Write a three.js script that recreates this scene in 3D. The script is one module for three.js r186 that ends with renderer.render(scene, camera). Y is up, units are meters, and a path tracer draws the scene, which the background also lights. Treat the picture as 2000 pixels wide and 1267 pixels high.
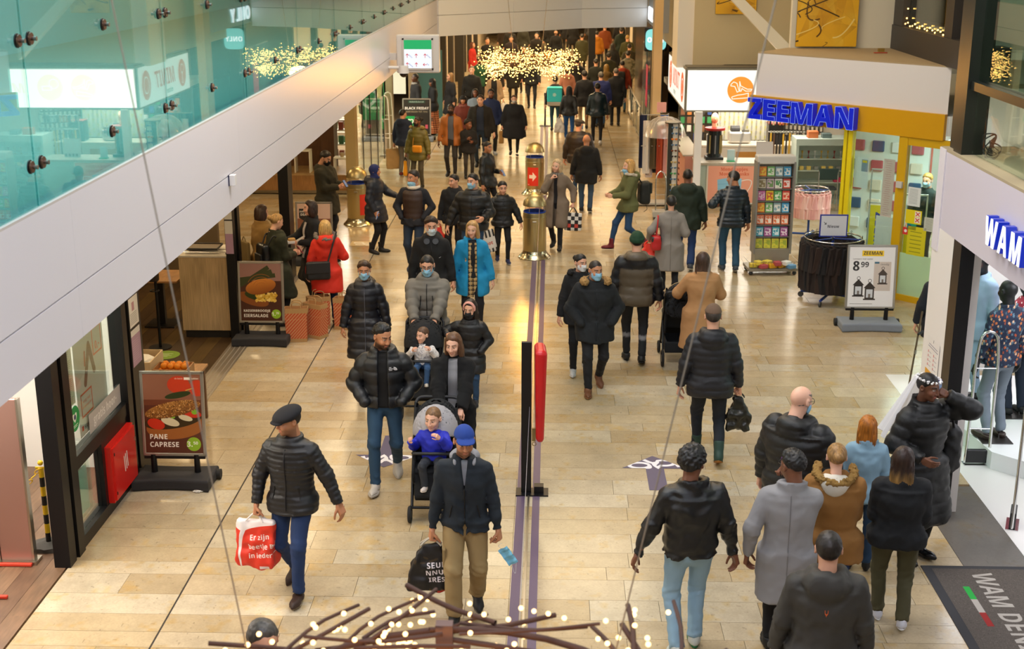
import * as THREE from 'three';
import { RoundedBoxGeometry } from 'three/addons/geometries/RoundedBoxGeometry.js';
import { TextGeometry } from 'three/addons/geometries/TextGeometry.js';
import { FontLoader } from 'three/addons/loaders/FontLoader.js';
import { mergeGeometries, mergeVertices } from 'three/addons/utils/BufferGeometryUtils.js';
import { RectAreaLightUniformsLib } from 'three/addons/lights/RectAreaLightUniformsLib.js';

// ---------------------------------------------------------------- camera, light, exposure
const scene = new THREE.Scene();
scene.background = new THREE.Color(0x000000);
const camera = new THREE.PerspectiveCamera(2 * Math.atan(633.5 / 2560) * 180 / Math.PI, 2000 / 1267, 0.1, 200);
camera.position.set(0, 5.6, 0);
camera.rotation.order = 'YXZ';
camera.rotation.set(-Math.atan(753.5 / 2560), Math.atan(80 / 2668.6), 0);
const renderer = new THREE.WebGLRenderer({ antialias: true });
renderer.toneMapping = THREE.LinearToneMapping;
renderer.toneMappingExposure = 1.3;
camera.focus = 13.5; camera.userData.fStop = 3.4;
renderer.shadowMap.enabled = true;
RectAreaLightUniformsLib.init();

const lamps = [];
// a glowing panel facing down (or along dir) and the area light just in front of it
function panelLight(name, label, w, d, x, y, z, colour, power, glow, group) {
const g = thing(name, label, 'lamp', [x, y, z], 0, group);
mesh('lamp_housing', box(w + .06, .05, d + .06, 0, .03, 0), std(0xdddddd, .6), g);
mesh('lamp_diffuser', box(w, .012, d, 0, 0, 0), glowMat(colour, glow), g);
const l = new THREE.RectAreaLight(colour, power, w, d);
l.position.set(x, y - .02, z); l.rotation.x = -Math.PI / 2; scene.add(l); lamps.push(l);
return g;
}
function spot(x, y, z, tx, ty, tz, colour, power, angle = .7, r = 3) {
const l = new THREE.SpotLight(colour, power, 0, angle, .8, 2);
l.position.set(x, y, z); l.target.position.set(tx, ty, tz); l.castShadow = true; l.shadow.radius = r;
scene.add(l, l.target);
}
function area(w, h, x, y, z, tx, ty, tz, colour, power) {
const l = new THREE.RectAreaLight(colour, power, w, h);
l.position.set(x, y, z); l.lookAt(tx, ty, tz); scene.add(l);
}
const KEY = 5.2, WARM = 0xffdda8, NEUTRAL = 0xfff1dc;
function buildLight() {
// long skylight lamps of the atrium ceiling, high above the floor
for (const [z, c, p] of [[-2.5, 0xe9eeff, 1.3], [-11, 0xfcf8f6, 1.15], [-19.5, 0xffefda, 1.0], [-28, 0xffe2b4, .95]])
panelLight('atrium_ceiling_lamp', 'long glowing ceiling lamp high over the hall', 4.6, 3.2, -.1, 8.9, z, c, KEY * p, 2.2, 'atrium ceiling lamps');
panelLight('gallery_lamp', 'ceiling lamp of the upper left gallery', 1.6, 12, -5.4, 8.9, -12, 0xeaf4ff, 2.2, 1);
// recessed lamps in the balcony underside
for (const z of [-9.5, -12.4, -15.3, -18.2, -21.1, -24, -27, -30, -33]) panelLight('balcony_downlight', 'recessed square lamp under the left balcony', .5, .5, -3.7, 3.13, z, WARM, 15, 3, 'lamps under the balcony');
for (const z of [-23.5, -27]) panelLight('passage_lamp', 'square lamp in the side passage ceiling', .6, .6, -6.6, 3.13, z, WARM, 26, 3, 'side passage lamps');
// strip lamps across the low ceiling beyond the bridge
for (let i = 0; i < 14; i++) panelLight('strip_lamp', 'strip lamp across the low ceiling beyond the bridge', 5.6, .22, -.6, 3.26, -39.6 - i * 2.5, WARM, 22, 6, 'strip lamps beyond the bridge');
}

// ---------------------------------------------------------------- helpers
let seed = 12345;
function rnd(a = 1, b) { seed = (seed + 0x6d2b79f5) | 0; let t = Math.imul(seed ^ (seed >>> 15), 1 | seed); t = (t + Math.imul(t ^ (t >>> 7), 61 | t)) ^ t; const u = ((t ^ (t >>> 14)) >>> 0) / 4294967296; return b === undefined ? u * a : a + u * (b - a); }
const pick = (a) => a[Math.floor(rnd(a.length))];
const V = (x, y, z) => new THREE.Vector3(x, y, z);
const taken = {};
const numbered = (n) => { const k = taken[n] = (taken[n] ?? -1) + 1; return k ? n + '_' + String(k).padStart(3, '0') : n; };
function thing(name, label, category, [x, y, z] = [0, 0, 0], turn = 0, group) {
const o = new THREE.Group(); o.name = numbered(name); scene.add(o);
o.position.set(x, y, z); o.rotation.y = turn; o.userData = { label, category };
if (group) o.userData.group = group;
return o;
}
function mesh(name, geo, mat, parent, label) {
const m = new THREE.Mesh(Array.isArray(geo) ? merge(geo) : geo, mat);
m.name = parent ? name : numbered(name); m.castShadow = m.receiveShadow = true;
if (label) m.userData.label = label;
(parent || scene).add(m); return m;
}
function struct(name, geo, mat, label) { const m = mesh(name, geo, mat, null, label); m.userData.kind = 'structure'; return m; }
function structGroup(name, label) { const g = new THREE.Group(); g.name = numbered(name); g.userData = { kind: 'structure', label }; scene.add(g); return g; }
function merge(list) {
const gs = list.filter(Boolean).map((g) => { const q = g.index ? g.toNonIndexed() : g; for (const k of Object.keys(q.attributes)) if (!['position', 'normal', 'uv', 'color'].includes(k)) q.deleteAttribute(k); return q; });
const col = gs.some((g) => g.attributes.color), uv = gs.every((g) => g.attributes.uv);
for (const g of gs) {
if (!uv) g.deleteAttribute('uv');
if (col && !g.attributes.color) g.setAttribute('color', new THREE.BufferAttribute(new Float32Array(g.attributes.position.count * 3).fill(1), 3));
}
return gs.length === 1 ? gs[0] : mergeGeometries(gs);
}
// box with uv in metres
function box(w, h, d, x = 0, y = 0, z = 0, ry = 0) {
const g = new THREE.BoxGeometry(w, h, d), p = g.attributes.position, n = g.attributes.normal, u = g.attributes.uv;
for (let i = 0; i < p.count; i++) {
const X = p.getX(i) + x, Y = p.getY(i) + y, Z = p.getZ(i) + z;
if (Math.abs(n.getY(i)) > .5) u.setXY(i, X, Z); else if (Math.abs(n.getX(i)) > .5) u.setXY(i, Z, Y); else u.setXY(i, X, Y);
}
if (ry) g.rotateY(ry);
g.translate(x, y, z); return g;
}
const bx = (x0, x1, y0, y1, z0, z1) => box(Math.abs(x1 - x0), Math.abs(y1 - y0), Math.abs(z1 - z0), (x0 + x1) / 2, (y0 + y1) / 2, (z0 + z1) / 2);
const rbox = (w, h, d, r, x = 0, y = 0, z = 0, seg = 2) => { const g = new RoundedBoxGeometry(w, h, d, seg, r); g.translate(x, y, z); return g; };
const cyl = (r0, r1, h, x = 0, y = 0, z = 0, s = 20, open = false) => { const g = new THREE.CylinderGeometry(r0, r1, h, s, 1, open); g.translate(x, y, z); return g; };
const ball = (r, x = 0, y = 0, z = 0, s = 14) => { const g = new THREE.SphereGeometry(r, s, Math.max(6, s * .7 | 0)); g.translate(x, y, z); return g; };
const lathe = (pts, s = 28) => new THREE.LatheGeometry(pts.map((p) => new THREE.Vector2(p[0], p[1])), s);
const ringG = (R, r, x = 0, y = 0, z = 0, flat = true, s = 32, t = 8) => { const g = new THREE.TorusGeometry(R, r, t, s); if (flat) g.rotateX(Math.PI / 2); g.translate(x, y, z); return g; };
function tube(pts, r, seg = 0, rad = 6, closed = false) {
const c = new THREE.CatmullRomCurve3(pts.map((p) => p.isVector3 ? p : V(...p)), closed, 'centripetal');
return new THREE.TubeGeometry(c, seg || Math.max(1, (pts.length - 1) * 4), r, rad, closed);
}
function bar(a, b, r, s = 6, r2 = r) {
const A = V(...a), B = V(...b), g = new THREE.CylinderGeometry(r2, r, A.distanceTo(B), s);
g.applyQuaternion(new THREE.Quaternion().setFromUnitVectors(V(0, 1, 0), B.clone().sub(A).normalize())); g.translate((A.x + B.x) / 2, (A.y + B.y) / 2, (A.z + B.z) / 2); return g;
}
// a polygon in plan [[x,z]...] extruded from y0 to y1
function prism(pts, y0, y1) {
const s = new THREE.Shape(pts.map((p) => new THREE.Vector2(p[0], -p[1])));
const g = new THREE.ExtrudeGeometry(s, { depth: y1 - y0, bevelEnabled: false }); g.rotateX(-Math.PI / 2); g.translate(0, y0, 0); return g;
}
// an upright plate between plan points a and b, y0..y1, thickness t
function plate(a, b, y0, y1, t) {
const dx = b[0] - a[0], dz = b[1] - a[1], L = Math.hypot(dx, dz);
const g = box(L, y1 - y0, t); g.rotateY(-Math.atan2(dz, dx)); g.translate((a[0] + b[0]) / 2, (y0 + y1) / 2, (a[1] + b[1]) / 2); return g;
}
const mats = {};
function std(c, rough = .7, metal = 0, o = {}) {
const k = [c, rough, metal, Object.keys(o).map((q) => q + (o[q]?.uuid ?? o[q])).join()].join('|');
return mats[k] ??= new THREE.MeshStandardMaterial({ color: c, roughness: rough, metalness: metal, ...o });
}
function phys(o) { const k = 'P' + Object.keys(o).map((q) => q + (o[q]?.uuid ?? o[q])).join(); return mats[k] ??= new THREE.MeshPhysicalMaterial(o); }
function glowMat(c, i) { return std(0x222222, .6, 0, { emissive: c, emissiveIntensity: i }); }
function canvasTex(w, h, draw) {
const c = document.createElement('canvas'); c.width = w; c.height = h; const x = c.getContext('2d'); draw(x, w, h);
const t = new THREE.CanvasTexture(c); t.colorSpace = THREE.SRGBColorSpace; t.anisotropy = 8; return t;
}
function print(w, h, draw, rough = .45, o = {}) { return std(0xffffff, rough, 0, { map: canvasTex(w, h, draw), ...o }); }
function glowPrint(w, h, draw, i) { const t = canvasTex(w, h, draw); return std(0x111111, .5, 0, { emissive: 0xffffff, emissiveMap: t, emissiveIntensity: i }); }
const sheet = (w, h, x = 0, y = 0, z = 0, ry = 0, rx = 0) => { const g = new THREE.PlaneGeometry(w, h); if (rx) g.rotateX(rx); if (ry) g.rotateY(ry); g.translate(x, y, z); return g; };
function txt(x, s, px, py, font, fill, align = 'left') { x.font = font; x.fillStyle = fill; x.textAlign = align; x.fillText(s, px, py); }
// tiling value noise in a data texture
function vnoise(n) { const t = new Float32Array(n * n); for (let i = 0; i < t.length; i++) t[i] = rnd(); return (x, y) => { x = ((x % n) + n) % n; y = ((y % n) + n) % n; const i = x | 0, j = y | 0, f = x - i, g = y - j, a = f * f * (3 - 2 * f), b = g * g * (3 - 2 * g), i1 = (i + 1) % n, j1 = (j + 1) % n; return (t[j * n + i] * (1 - a) + t[j * n + i1] * a) * (1 - b) + (t[j1 * n + i] * (1 - a) + t[j1 * n + i1] * a) * b; }; }
function dataTex(n, f, srgb = true) {
const d = new Uint8Array(n * n * 4);
for (let j = 0; j < n; j++) for (let i = 0; i < n; i++) { const c = f(i / n, j / n); const k = (j * n + i) * 4; for (let q = 0; q < 3; q++) d[k + q] = Math.max(0, Math.min(255, (c.length ? c[q] : c) * 255)); d[k + 3] = 255; }
const t = new THREE.DataTexture(d, n, n); t.wrapS = t.wrapT = THREE.RepeatWrapping; t.magFilter = THREE.LinearFilter; t.minFilter = THREE.LinearMipmapLinearFilter; t.generateMipmaps = true;
if (srgb) t.colorSpace = THREE.SRGBColorSpace; t.needsUpdate = true; return t;
}
const rep = (t, u, v = u) => { const c = t.clone(); c.repeat.set(u, v); c.needsUpdate = true; return c; };
const n8 = vnoise(8), n16 = vnoise(16), n32 = vnoise(32), n64 = vnoise(64), n128 = vnoise(128);
const stoneTex = dataTex(512, (u, v) => {
const cloud = n8(u * 8, v * 8) * .5 + n16(u * 16, v * 16) * .3 + n32(u * 32, v * 32) * .2;
const vein = Math.abs(n16(u * 16 + 3, v * 16) - .5) * 2, fine = n128(u * 128, v * 128), st = Math.max(0, n8(u * 8 + 4, v * 8 + 2) * .6 + n32(u * 32, v * 32 + 7) * .4 - .62) * 2.2;
const pit = n64(u * 64, v * 64 + 9) > .93 ? .12 : 0;
const b = .86 + .12 * cloud + .05 * (fine - .5) - (vein < .05 ? .018 : 0) - pit;
return [b, b * (1 - .09 * st), b * (1 - .3 * st)];
});
const grainTex = dataTex(256, (u, v) => .5 + .3 * (n64(u * 64, v * 64) - .5) + .4 * (n128(u * 128, v * 128) - .5), false);
const weaveTex = dataTex(256, (u, v) => .5 + .25 * Math.sin(u * 402) * Math.sin(v * 402) + .35 * (n128(u * 128, v * 128) - .5), false);
const woodTex = dataTex(512, (u, v) => { const g = n8(u * 8, v * 8) * .4 + n64(u * 64, v * 8) * .35 + n128(u * 128, v * 16) * .25; const b = .72 + .28 * g; return [b, b * .97, b * .93]; });
const bumpFine = { bumpMap: rep(grainTex, 6), bumpScale: .0006 };
// names of real materials used in several places
const steel = std(0xb9b4a8, .28, 1), chrome = std(0xd8d8d8, .12, 1), blackMetal = std(0x17171a, .38, .4), white = std(0xe9e6e4, .42), glassPane = phys({ color: 0xf2fbf8, roughness: 0, transmission: 1, thickness: 0, ior: 1.5 });
const wood = std(0xb98d5c, .5, 0, { map: rep(woodTex, 1, 1) }), darkWood = std(0x7a5638, .45, 0, { map: rep(woodTex, 1, 1) });
const font = await new FontLoader().loadAsync('fonts/droid/droid_sans_bold.typeface.json');
function letters(s, size, depth, o = {}) { const g = new TextGeometry(s, { font, size, depth, curveSegments: 5, bevelEnabled: !!o.bevel, bevelThickness: .004, bevelSize: .007, bevelSegments: 1 }); g.computeBoundingBox(); return g; }
buildLight();

// ---------------------------------------------------------------- floor
{
const floor = structGroup('floor', 'polished beige limestone floor laid in rows of long tiles');
mesh('floor_bed', [bx(-9.5, 8, -.2, -.022, 1, -96)], std(0x6a5840, .9), floor);
const tileMat = phys({ color: 0xffffff, vertexColors: true, map: stoneTex, roughness: .2, specularIntensity: .9, bumpMap: rep(grainTex, 1.5), bumpScale: .00025 });
const tones = [[.67, .52, .33], [.69, .545, .36], [.65, .495, .3], [.72, .585, .4], [.62, .455, .26], [.68, .53, .34], [.735, .61, .435], [.66, .51, .32]];
const tileGeo = (x0, x1, z0, z1) => {
const g = bx(x0, x1, -.022, rnd(-.0006, 0), z0, z1), t = pick(tones), k = rnd(.93, 1.05) * .8, u = g.attributes.uv, ou = rnd(), ov = rnd();
for (let i = 0; i < u.count; i++) u.setXY(i, u.getX(i) / 1.7 + ou, u.getY(i) / 1.7 + ov);
const c = new Float32Array(u.count * 3); for (let i = 0; i < u.count; i++) { c[i * 3] = t[0] * k; c[i * 3 + 1] = t[1] * k * 1.03; c[i * 3 + 2] = t[2] * k * 1.04; }
g.setAttribute('color', new THREE.BufferAttribute(c, 3)); return g;
};
const rows = []; let z = -6.0; const near = [.3, .27, .38, .33, .41, .25, .36, .3];
while (z > -92) { const w = pick(near); rows.push([z, z - w]); z -= w; }
const all = [], rest = [];
const G = .0018;
for (const [za, zb] of rows) {
const runs = za > -13.05 ? [[-4.45, -3.275], [-3.262, -.34], [-.34, 3.87]] : za > -31 ? [[-4.45, -3.275], [-3.262, -.1], [-.1, 7.6]] : [[-4.45, -3.275], [-3.262, -.2], [-.2, 1.72], [1.73, 4.2]];
if (za < -21.5 && zb > -29.4) runs.unshift([-9, -4.45]);
for (const [a, b] of runs) { let x = a; while (x < b - .05) { let w = rnd(.55, 1.35); if (b - x - w < .35) w = b - x; const e = Math.min(b, x + w); (all.length < 300 && za < -9.3 ? all : rest).push([x + G, e - G, za - G, zb + G]); x = e; } }
}
for (const t of all) mesh('tile', tileGeo(...t), tileMat, floor);
const far = mesh('far_tiles', merge(rest.map((t) => tileGeo(...t))), tileMat, floor); far.userData.kind = 'stuff';
mesh('expansion_joint', [bx(-3.275, -3.262, -.02, -.003, -4, -60)], std(0x2a2420, .7), floor);
// wooden floors of the two near shops on the left
const pl = [std(0x8a6f58, .45, 0, { map: rep(woodTex, .8, .8) }), std(0x7d6350, .45, 0, { map: rep(woodTex, .7, .9) }), std(0x967a62, .45, 0, { map: rep(woodTex, .9, .7) })];
for (let x = -4.47, i = 0; x > -7.6; x -= .19, i++) mesh('plank', bx(x - .187, x, -.02, 0, -7, -11.3 - (i % 3) * .6), pl[i % 3], floor);
for (let x = -4.47, i = 0; x > -7.6; x -= .19, i++) mesh('plank', bx(x - .187, x, -.02, 0, -11.302 - (i % 3) * .6, -13.4), pl[(i + 1) % 3], floor);
const dp = [std(0x5a4630, .35, 0, { map: rep(woodTex, .8, .8) }), std(0x4e3c29, .35, 0, { map: rep(woodTex, .7, .9) }), std(0x64502f, .35, 0, { map: rep(woodTex, .9, .7) })];
for (let x = -4.6, i = 0; x > -9; x -= .2, i++) for (let k = 0; k < 3; k++) mesh('plank', bx(x - .197, x, -.02, 0, -13.404 - k * 2.7, -13.4 - (k + 1) * 2.7 + (k == 2 ? .1 : 0)), dp[(i + k) % 3], floor);
// studded metal threshold of the bakery
mesh('threshold_strip', bx(-4.6, -4.32, -.02, .004, -14.2, -21.9), std(0xa39a8c, .45, .8), floor);
const stud = []; for (let i = 0; i < 190; i++) for (let k = 0; k < 4; k++) stud.push(cyl(.012, .014, .006, -4.56 + k * .068, .006, -14.25 - i * .04, 6));
const st = mesh('threshold_studs', stud, std(0xb8ae9e, .4, .8), floor); st.userData.kind = 'stuff';
// clothing shop floor on the right: dark entrance band and white floor
mesh('entrance_band', bx(3.872, 4.5, -.02, .001, -4, -13.05), std(0x5f584e, .5, 0, { map: rep(stoneTex, .6) }), floor);
mesh('shop_floor', bx(4.502, 10, -.02, .001, -4, -16.8), std(0xd9d6d2, .3), floor);
// dark purple guide strips either side of the centre line
const pur = std(0x5b4a66, .45);
mesh('guide_strip', bx(-.33, -.245, -.001, .004, -3, -40.8), pur, floor); mesh('guide_strip', bx(-.165, -.09, -.001, .004, -3, -40.8), pur, floor);
}
// ---------------------------------------------------------------- left: balcony with panelled fascia and glass balustrade
const cream = std(0xd9cdb8, .6), paleWall = std(0xe4dfdb, .5), beigeWall = std(0xc9b489, .6), plaster = std(0xd8d2c6, .8);
{
const slab = struct('ceiling_left', [bx(-9.6, -2.99, 3.22, 4.08, 1, -34.2)], plaster, 'underside and slab of the left balcony');
const f = structGroup('trim_1', 'long pale fascia of the left balcony made of two rows of panels');
const pm = std(0xe2dfe6, .33), zs = [1, -3.4, -7.8, -12.2, -16.6, -21, -25.4, -29.8, -34.2];
for (let i = 0; i < zs.length - 1; i++) {
mesh('fascia_panel', bx(-2.99, -2.93, 3.535, 4.1, zs[i] - .001, zs[i + 1] + .001), pm, f);
mesh('fascia_panel', bx(-2.99, -2.93, 3.2, 3.525, zs[i] - .001, zs[i + 1] + .001), pm, f);
}
mesh('top_rail', bx(-3.06, -2.93, 4.1, 4.115, 1, -34.2), std(0xc9c3bf, .4), f);
// glass balustrade: one top-level object per pane
const gm = phys({ color: 0xb6e6e6, roughness: 0, transmission: 1, thickness: 0, ior: 1.6 });
const js = []; for (let z = -4.68; z > -34; z -= 2.69) js.push(z); js.push(-34.15);
const disc = [cyl(.034, .034, .012, 0, 0, 0, 20)]; disc[0].rotateZ(Math.PI / 2);
const discM = std(0x6b4a3a, .35, .7), rim = std(0x1d1a1a, .5, .3), boltM = std(0x8a7d74, .3, .9);
const fix = (g, y, z) => {
const d = new THREE.Group(); d.name = 'glass_fixing'; d.position.set(-2.935, y, z); g.add(d);
const c1 = cyl(.04, .04, .008, 0, 0, 0, 20); c1.rotateZ(Math.PI / 2); c1.translate(-.012, 0, 0); const c2 = cyl(.034, .034, .01, 0, 0, 0, 20); c2.rotateZ(Math.PI / 2); const c3 = cyl(.011, .014, .03, 0, 0, 0, 10); c3.rotateZ(Math.PI / 2); c3.translate(.018, 0, 0);
mesh('fixing_washer', c1, rim, d); mesh('fixing_disc', c2, discM, d); mesh('fixing_bolt', c3, boltM, d);
};
for (let i = 0; i < js.length - 1; i++) {
const g = thing('glass_balustrade_pane', ['second', 'third', 'fourth', 'fifth', 'sixth', 'seventh', 'eighth', 'ninth', 'tenth', 'eleventh'][i - 1] ? ['second', 'third', 'fourth', 'fifth', 'sixth', 'seventh', 'eighth', 'ninth', 'tenth', 'eleventh'][i - 1] + ' teal glass pane from the left along the balcony edge' : 'leftmost teal glass pane of the balcony edge', 'glass pane', [0, 0, 0], 0, 'balcony glass panes');
mesh('pane', bx(-2.966, -2.95, 4.118, 5.45, js[i] - .006, js[i + 1] + .006), gm, g);
for (const y of [4.36, 5.06]) { fix(g, y, js[i] - .085); fix(g, y, (js[i] + js[i + 1]) / 2); fix(g, y, js[i + 1] + .085); }
}
// upper storey behind the glass
struct('wall_left_upper', [bx(-7.6, -7.4, 4.08, 9.2, 1, -34.2)], std(0xd8e4ea, .7), 'wall of the upper storey behind the balcony glass');
}
// ---------------------------------------------------------------- bridge across the hall
{
const b = structGroup('trim_2', 'white fascia of the bridge crossing the hall');
const pm = std(0xeaf0f6, .35), A = [-2.92, -34.18], B = [.81, -37.48], C = [2.67, -38.21], mid = (p, q, t) => [p[0] + (q[0] - p[0]) * t, p[1] + (q[1] - p[1]) * t];
for (const [p, q] of [[A, mid(A, B, .5)], [mid(A, B, .5), B], [B, C]]) {
mesh('fascia_panel', plate(mid(p, q, .002), mid(p, q, .998), 3.2, 3.72, .08), pm, b);
mesh('fascia_panel', plate(mid(p, q, .002), mid(p, q, .998), 3.73, 4.1, .08), pm, b);
const g = thing('bridge_glass_pane', 'teal glass pane on top of the white bridge', 'glass pane', [0, 0, 0], 0, 'bridge glass panes');
mesh('pane', plate(mid(p, q, .005), mid(p, q, .995), 4.12, 5.3, .016), phys({ color: 0x9fdcd2, roughness: 0, transmission: 1, thickness: 0, ior: 1.55 }), g);
}
struct('ceiling_far', [prism([[-9, -34.3], [-2.92, -34.25], [.81, -37.55], [2.67, -38.28], [9, -38.5], [9, -96], [-9, -96]], 3.32, 4.05)], plaster, 'low ceiling beyond the bridge');
}
// ---------------------------------------------------------------- shell
struct('ceiling', [bx(-9.6, 10, 9.2, 9.4, 2, -45)], plaster, 'high ceiling over the hall');
struct('wall_back', [bx(-9, 9, -.2, 9.3, -96, -95.8)], cream, 'end wall far down the hall');
struct('wall_camera', [bx(-9.6, 10, 4.1, 9.3, 1.4, 1.6)], plaster, 'wall behind the viewer');
struct('floor_gallery', [bx(-9.6, 10, 3.9, 4.1, 1.5, .4)], plaster, 'gallery slab under the viewer');
struct('wall_camera_lower', [bx(-9.6, 10, -.2, 4.0, 1.4, 1.6)], plaster, 'ground floor wall behind the viewer');
{ // left ground floor: partitions between the shops
struct('wall_left', [bx(-9.6, -9.4, -.2, 3.25, 1.5, -96)], std(0x8d7f6a, .8), 'back wall of the left shops');
struct('wall_left_partition', [bx(-9.4, -4.5, 0, 3.22, -13.3, -13.42)], std(0xe9e5de, .7), 'partition between the optician and the bakery');
struct('wall_left_passage', [bx(-9.4, -5.6, 0, 3.22, -21.42, -21.54)], std(0x6b5a42, .6), 'wall of the side passage beyond the bakery');
const w = structGroup('wall_left_far', 'cream shop walls far along the left side');
mesh('wall_panel', bx(-4.6, -4.45, 0, 3.3, -42.6, -44.2), cream, w); mesh('wall_panel', bx(-4.6, -3.9, 0, 3.3, -42.4, -42.6), cream, w);
mesh('wall_panel', bx(-4.2, -3.95, 0, 3.3, -44.2, -95), cream, w);
const dk = std(0x2b2620, .5);
for (const z of [-47, -50.5, -54, -58, -62, -67]) mesh('wall_pilaster', bx(-3.96, -3.75, 0, 3.3, z, z - .5), dk, w);
const teal = std(0x2f5a58, .5); mesh('shop_screen', bx(-4.3, -3.5, .05, 2.2, -42.3, -42.36), teal, w);
struct('wall_left_column', [bx(-3.32, -3.1, 0, 3.3, -46.8, -47.1)], std(0x2a2724, .45), 'dark square column far on the left');
}
{ // right upper storey
struct('wall_right_upper', [bx(2.95, 3.6, 3.02, 9.2, -28, -36.2), bx(3.6, 6.3, 3.07, 9.2, -28, -28.3), bx(3.6, 10, 3.3, 3.5, -28.3, -36)], beigeWall, 'tall beige wall above the illuminated kiosk sign');
struct('wall_right_pier', [bx(2.62, 2.95, 3.0, 9.2, -28.05, -29.2)], std(0xe6dccb, .5), 'pale pier edge above the illuminated kiosk sign');
struct('trim_3', [bx(2.42, 2.62, 0, 9.2, -31.8, -32.4)], std(0xc8ab7a, .35, .3), 'brassy corner post behind the kiosk sign');
struct('wall_right_ledge', [bx(4.2, 6.1, 3.75, 9.2, -23.7, -23.85)], std(0xd9ceb4, .6), 'cream panel wall behind the ledge with the golden picture');
struct('trim_4', [bx(5.34, 6.03, 4.68, 4.69, -23.68, -23.7)], std(0x6a604e, .7), 'shadow groove in the cream panel wall');
const s = structGroup('trim_5', 'sloping cream soffit beam above the kiosk');
const q = new THREE.Shape([[3.3, 4.6], [3.55, 4.6], [4.6, 3.62], [4.6, 3.3]].map((p) => new THREE.Vector2(...p)));
const sg = new THREE.ExtrudeGeometry(q, { depth: .25, bevelEnabled: false }); sg.translate(0, 0, -26.2); mesh('soffit_beam', sg, std(0xeadfc6, .5), s);
}

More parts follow.
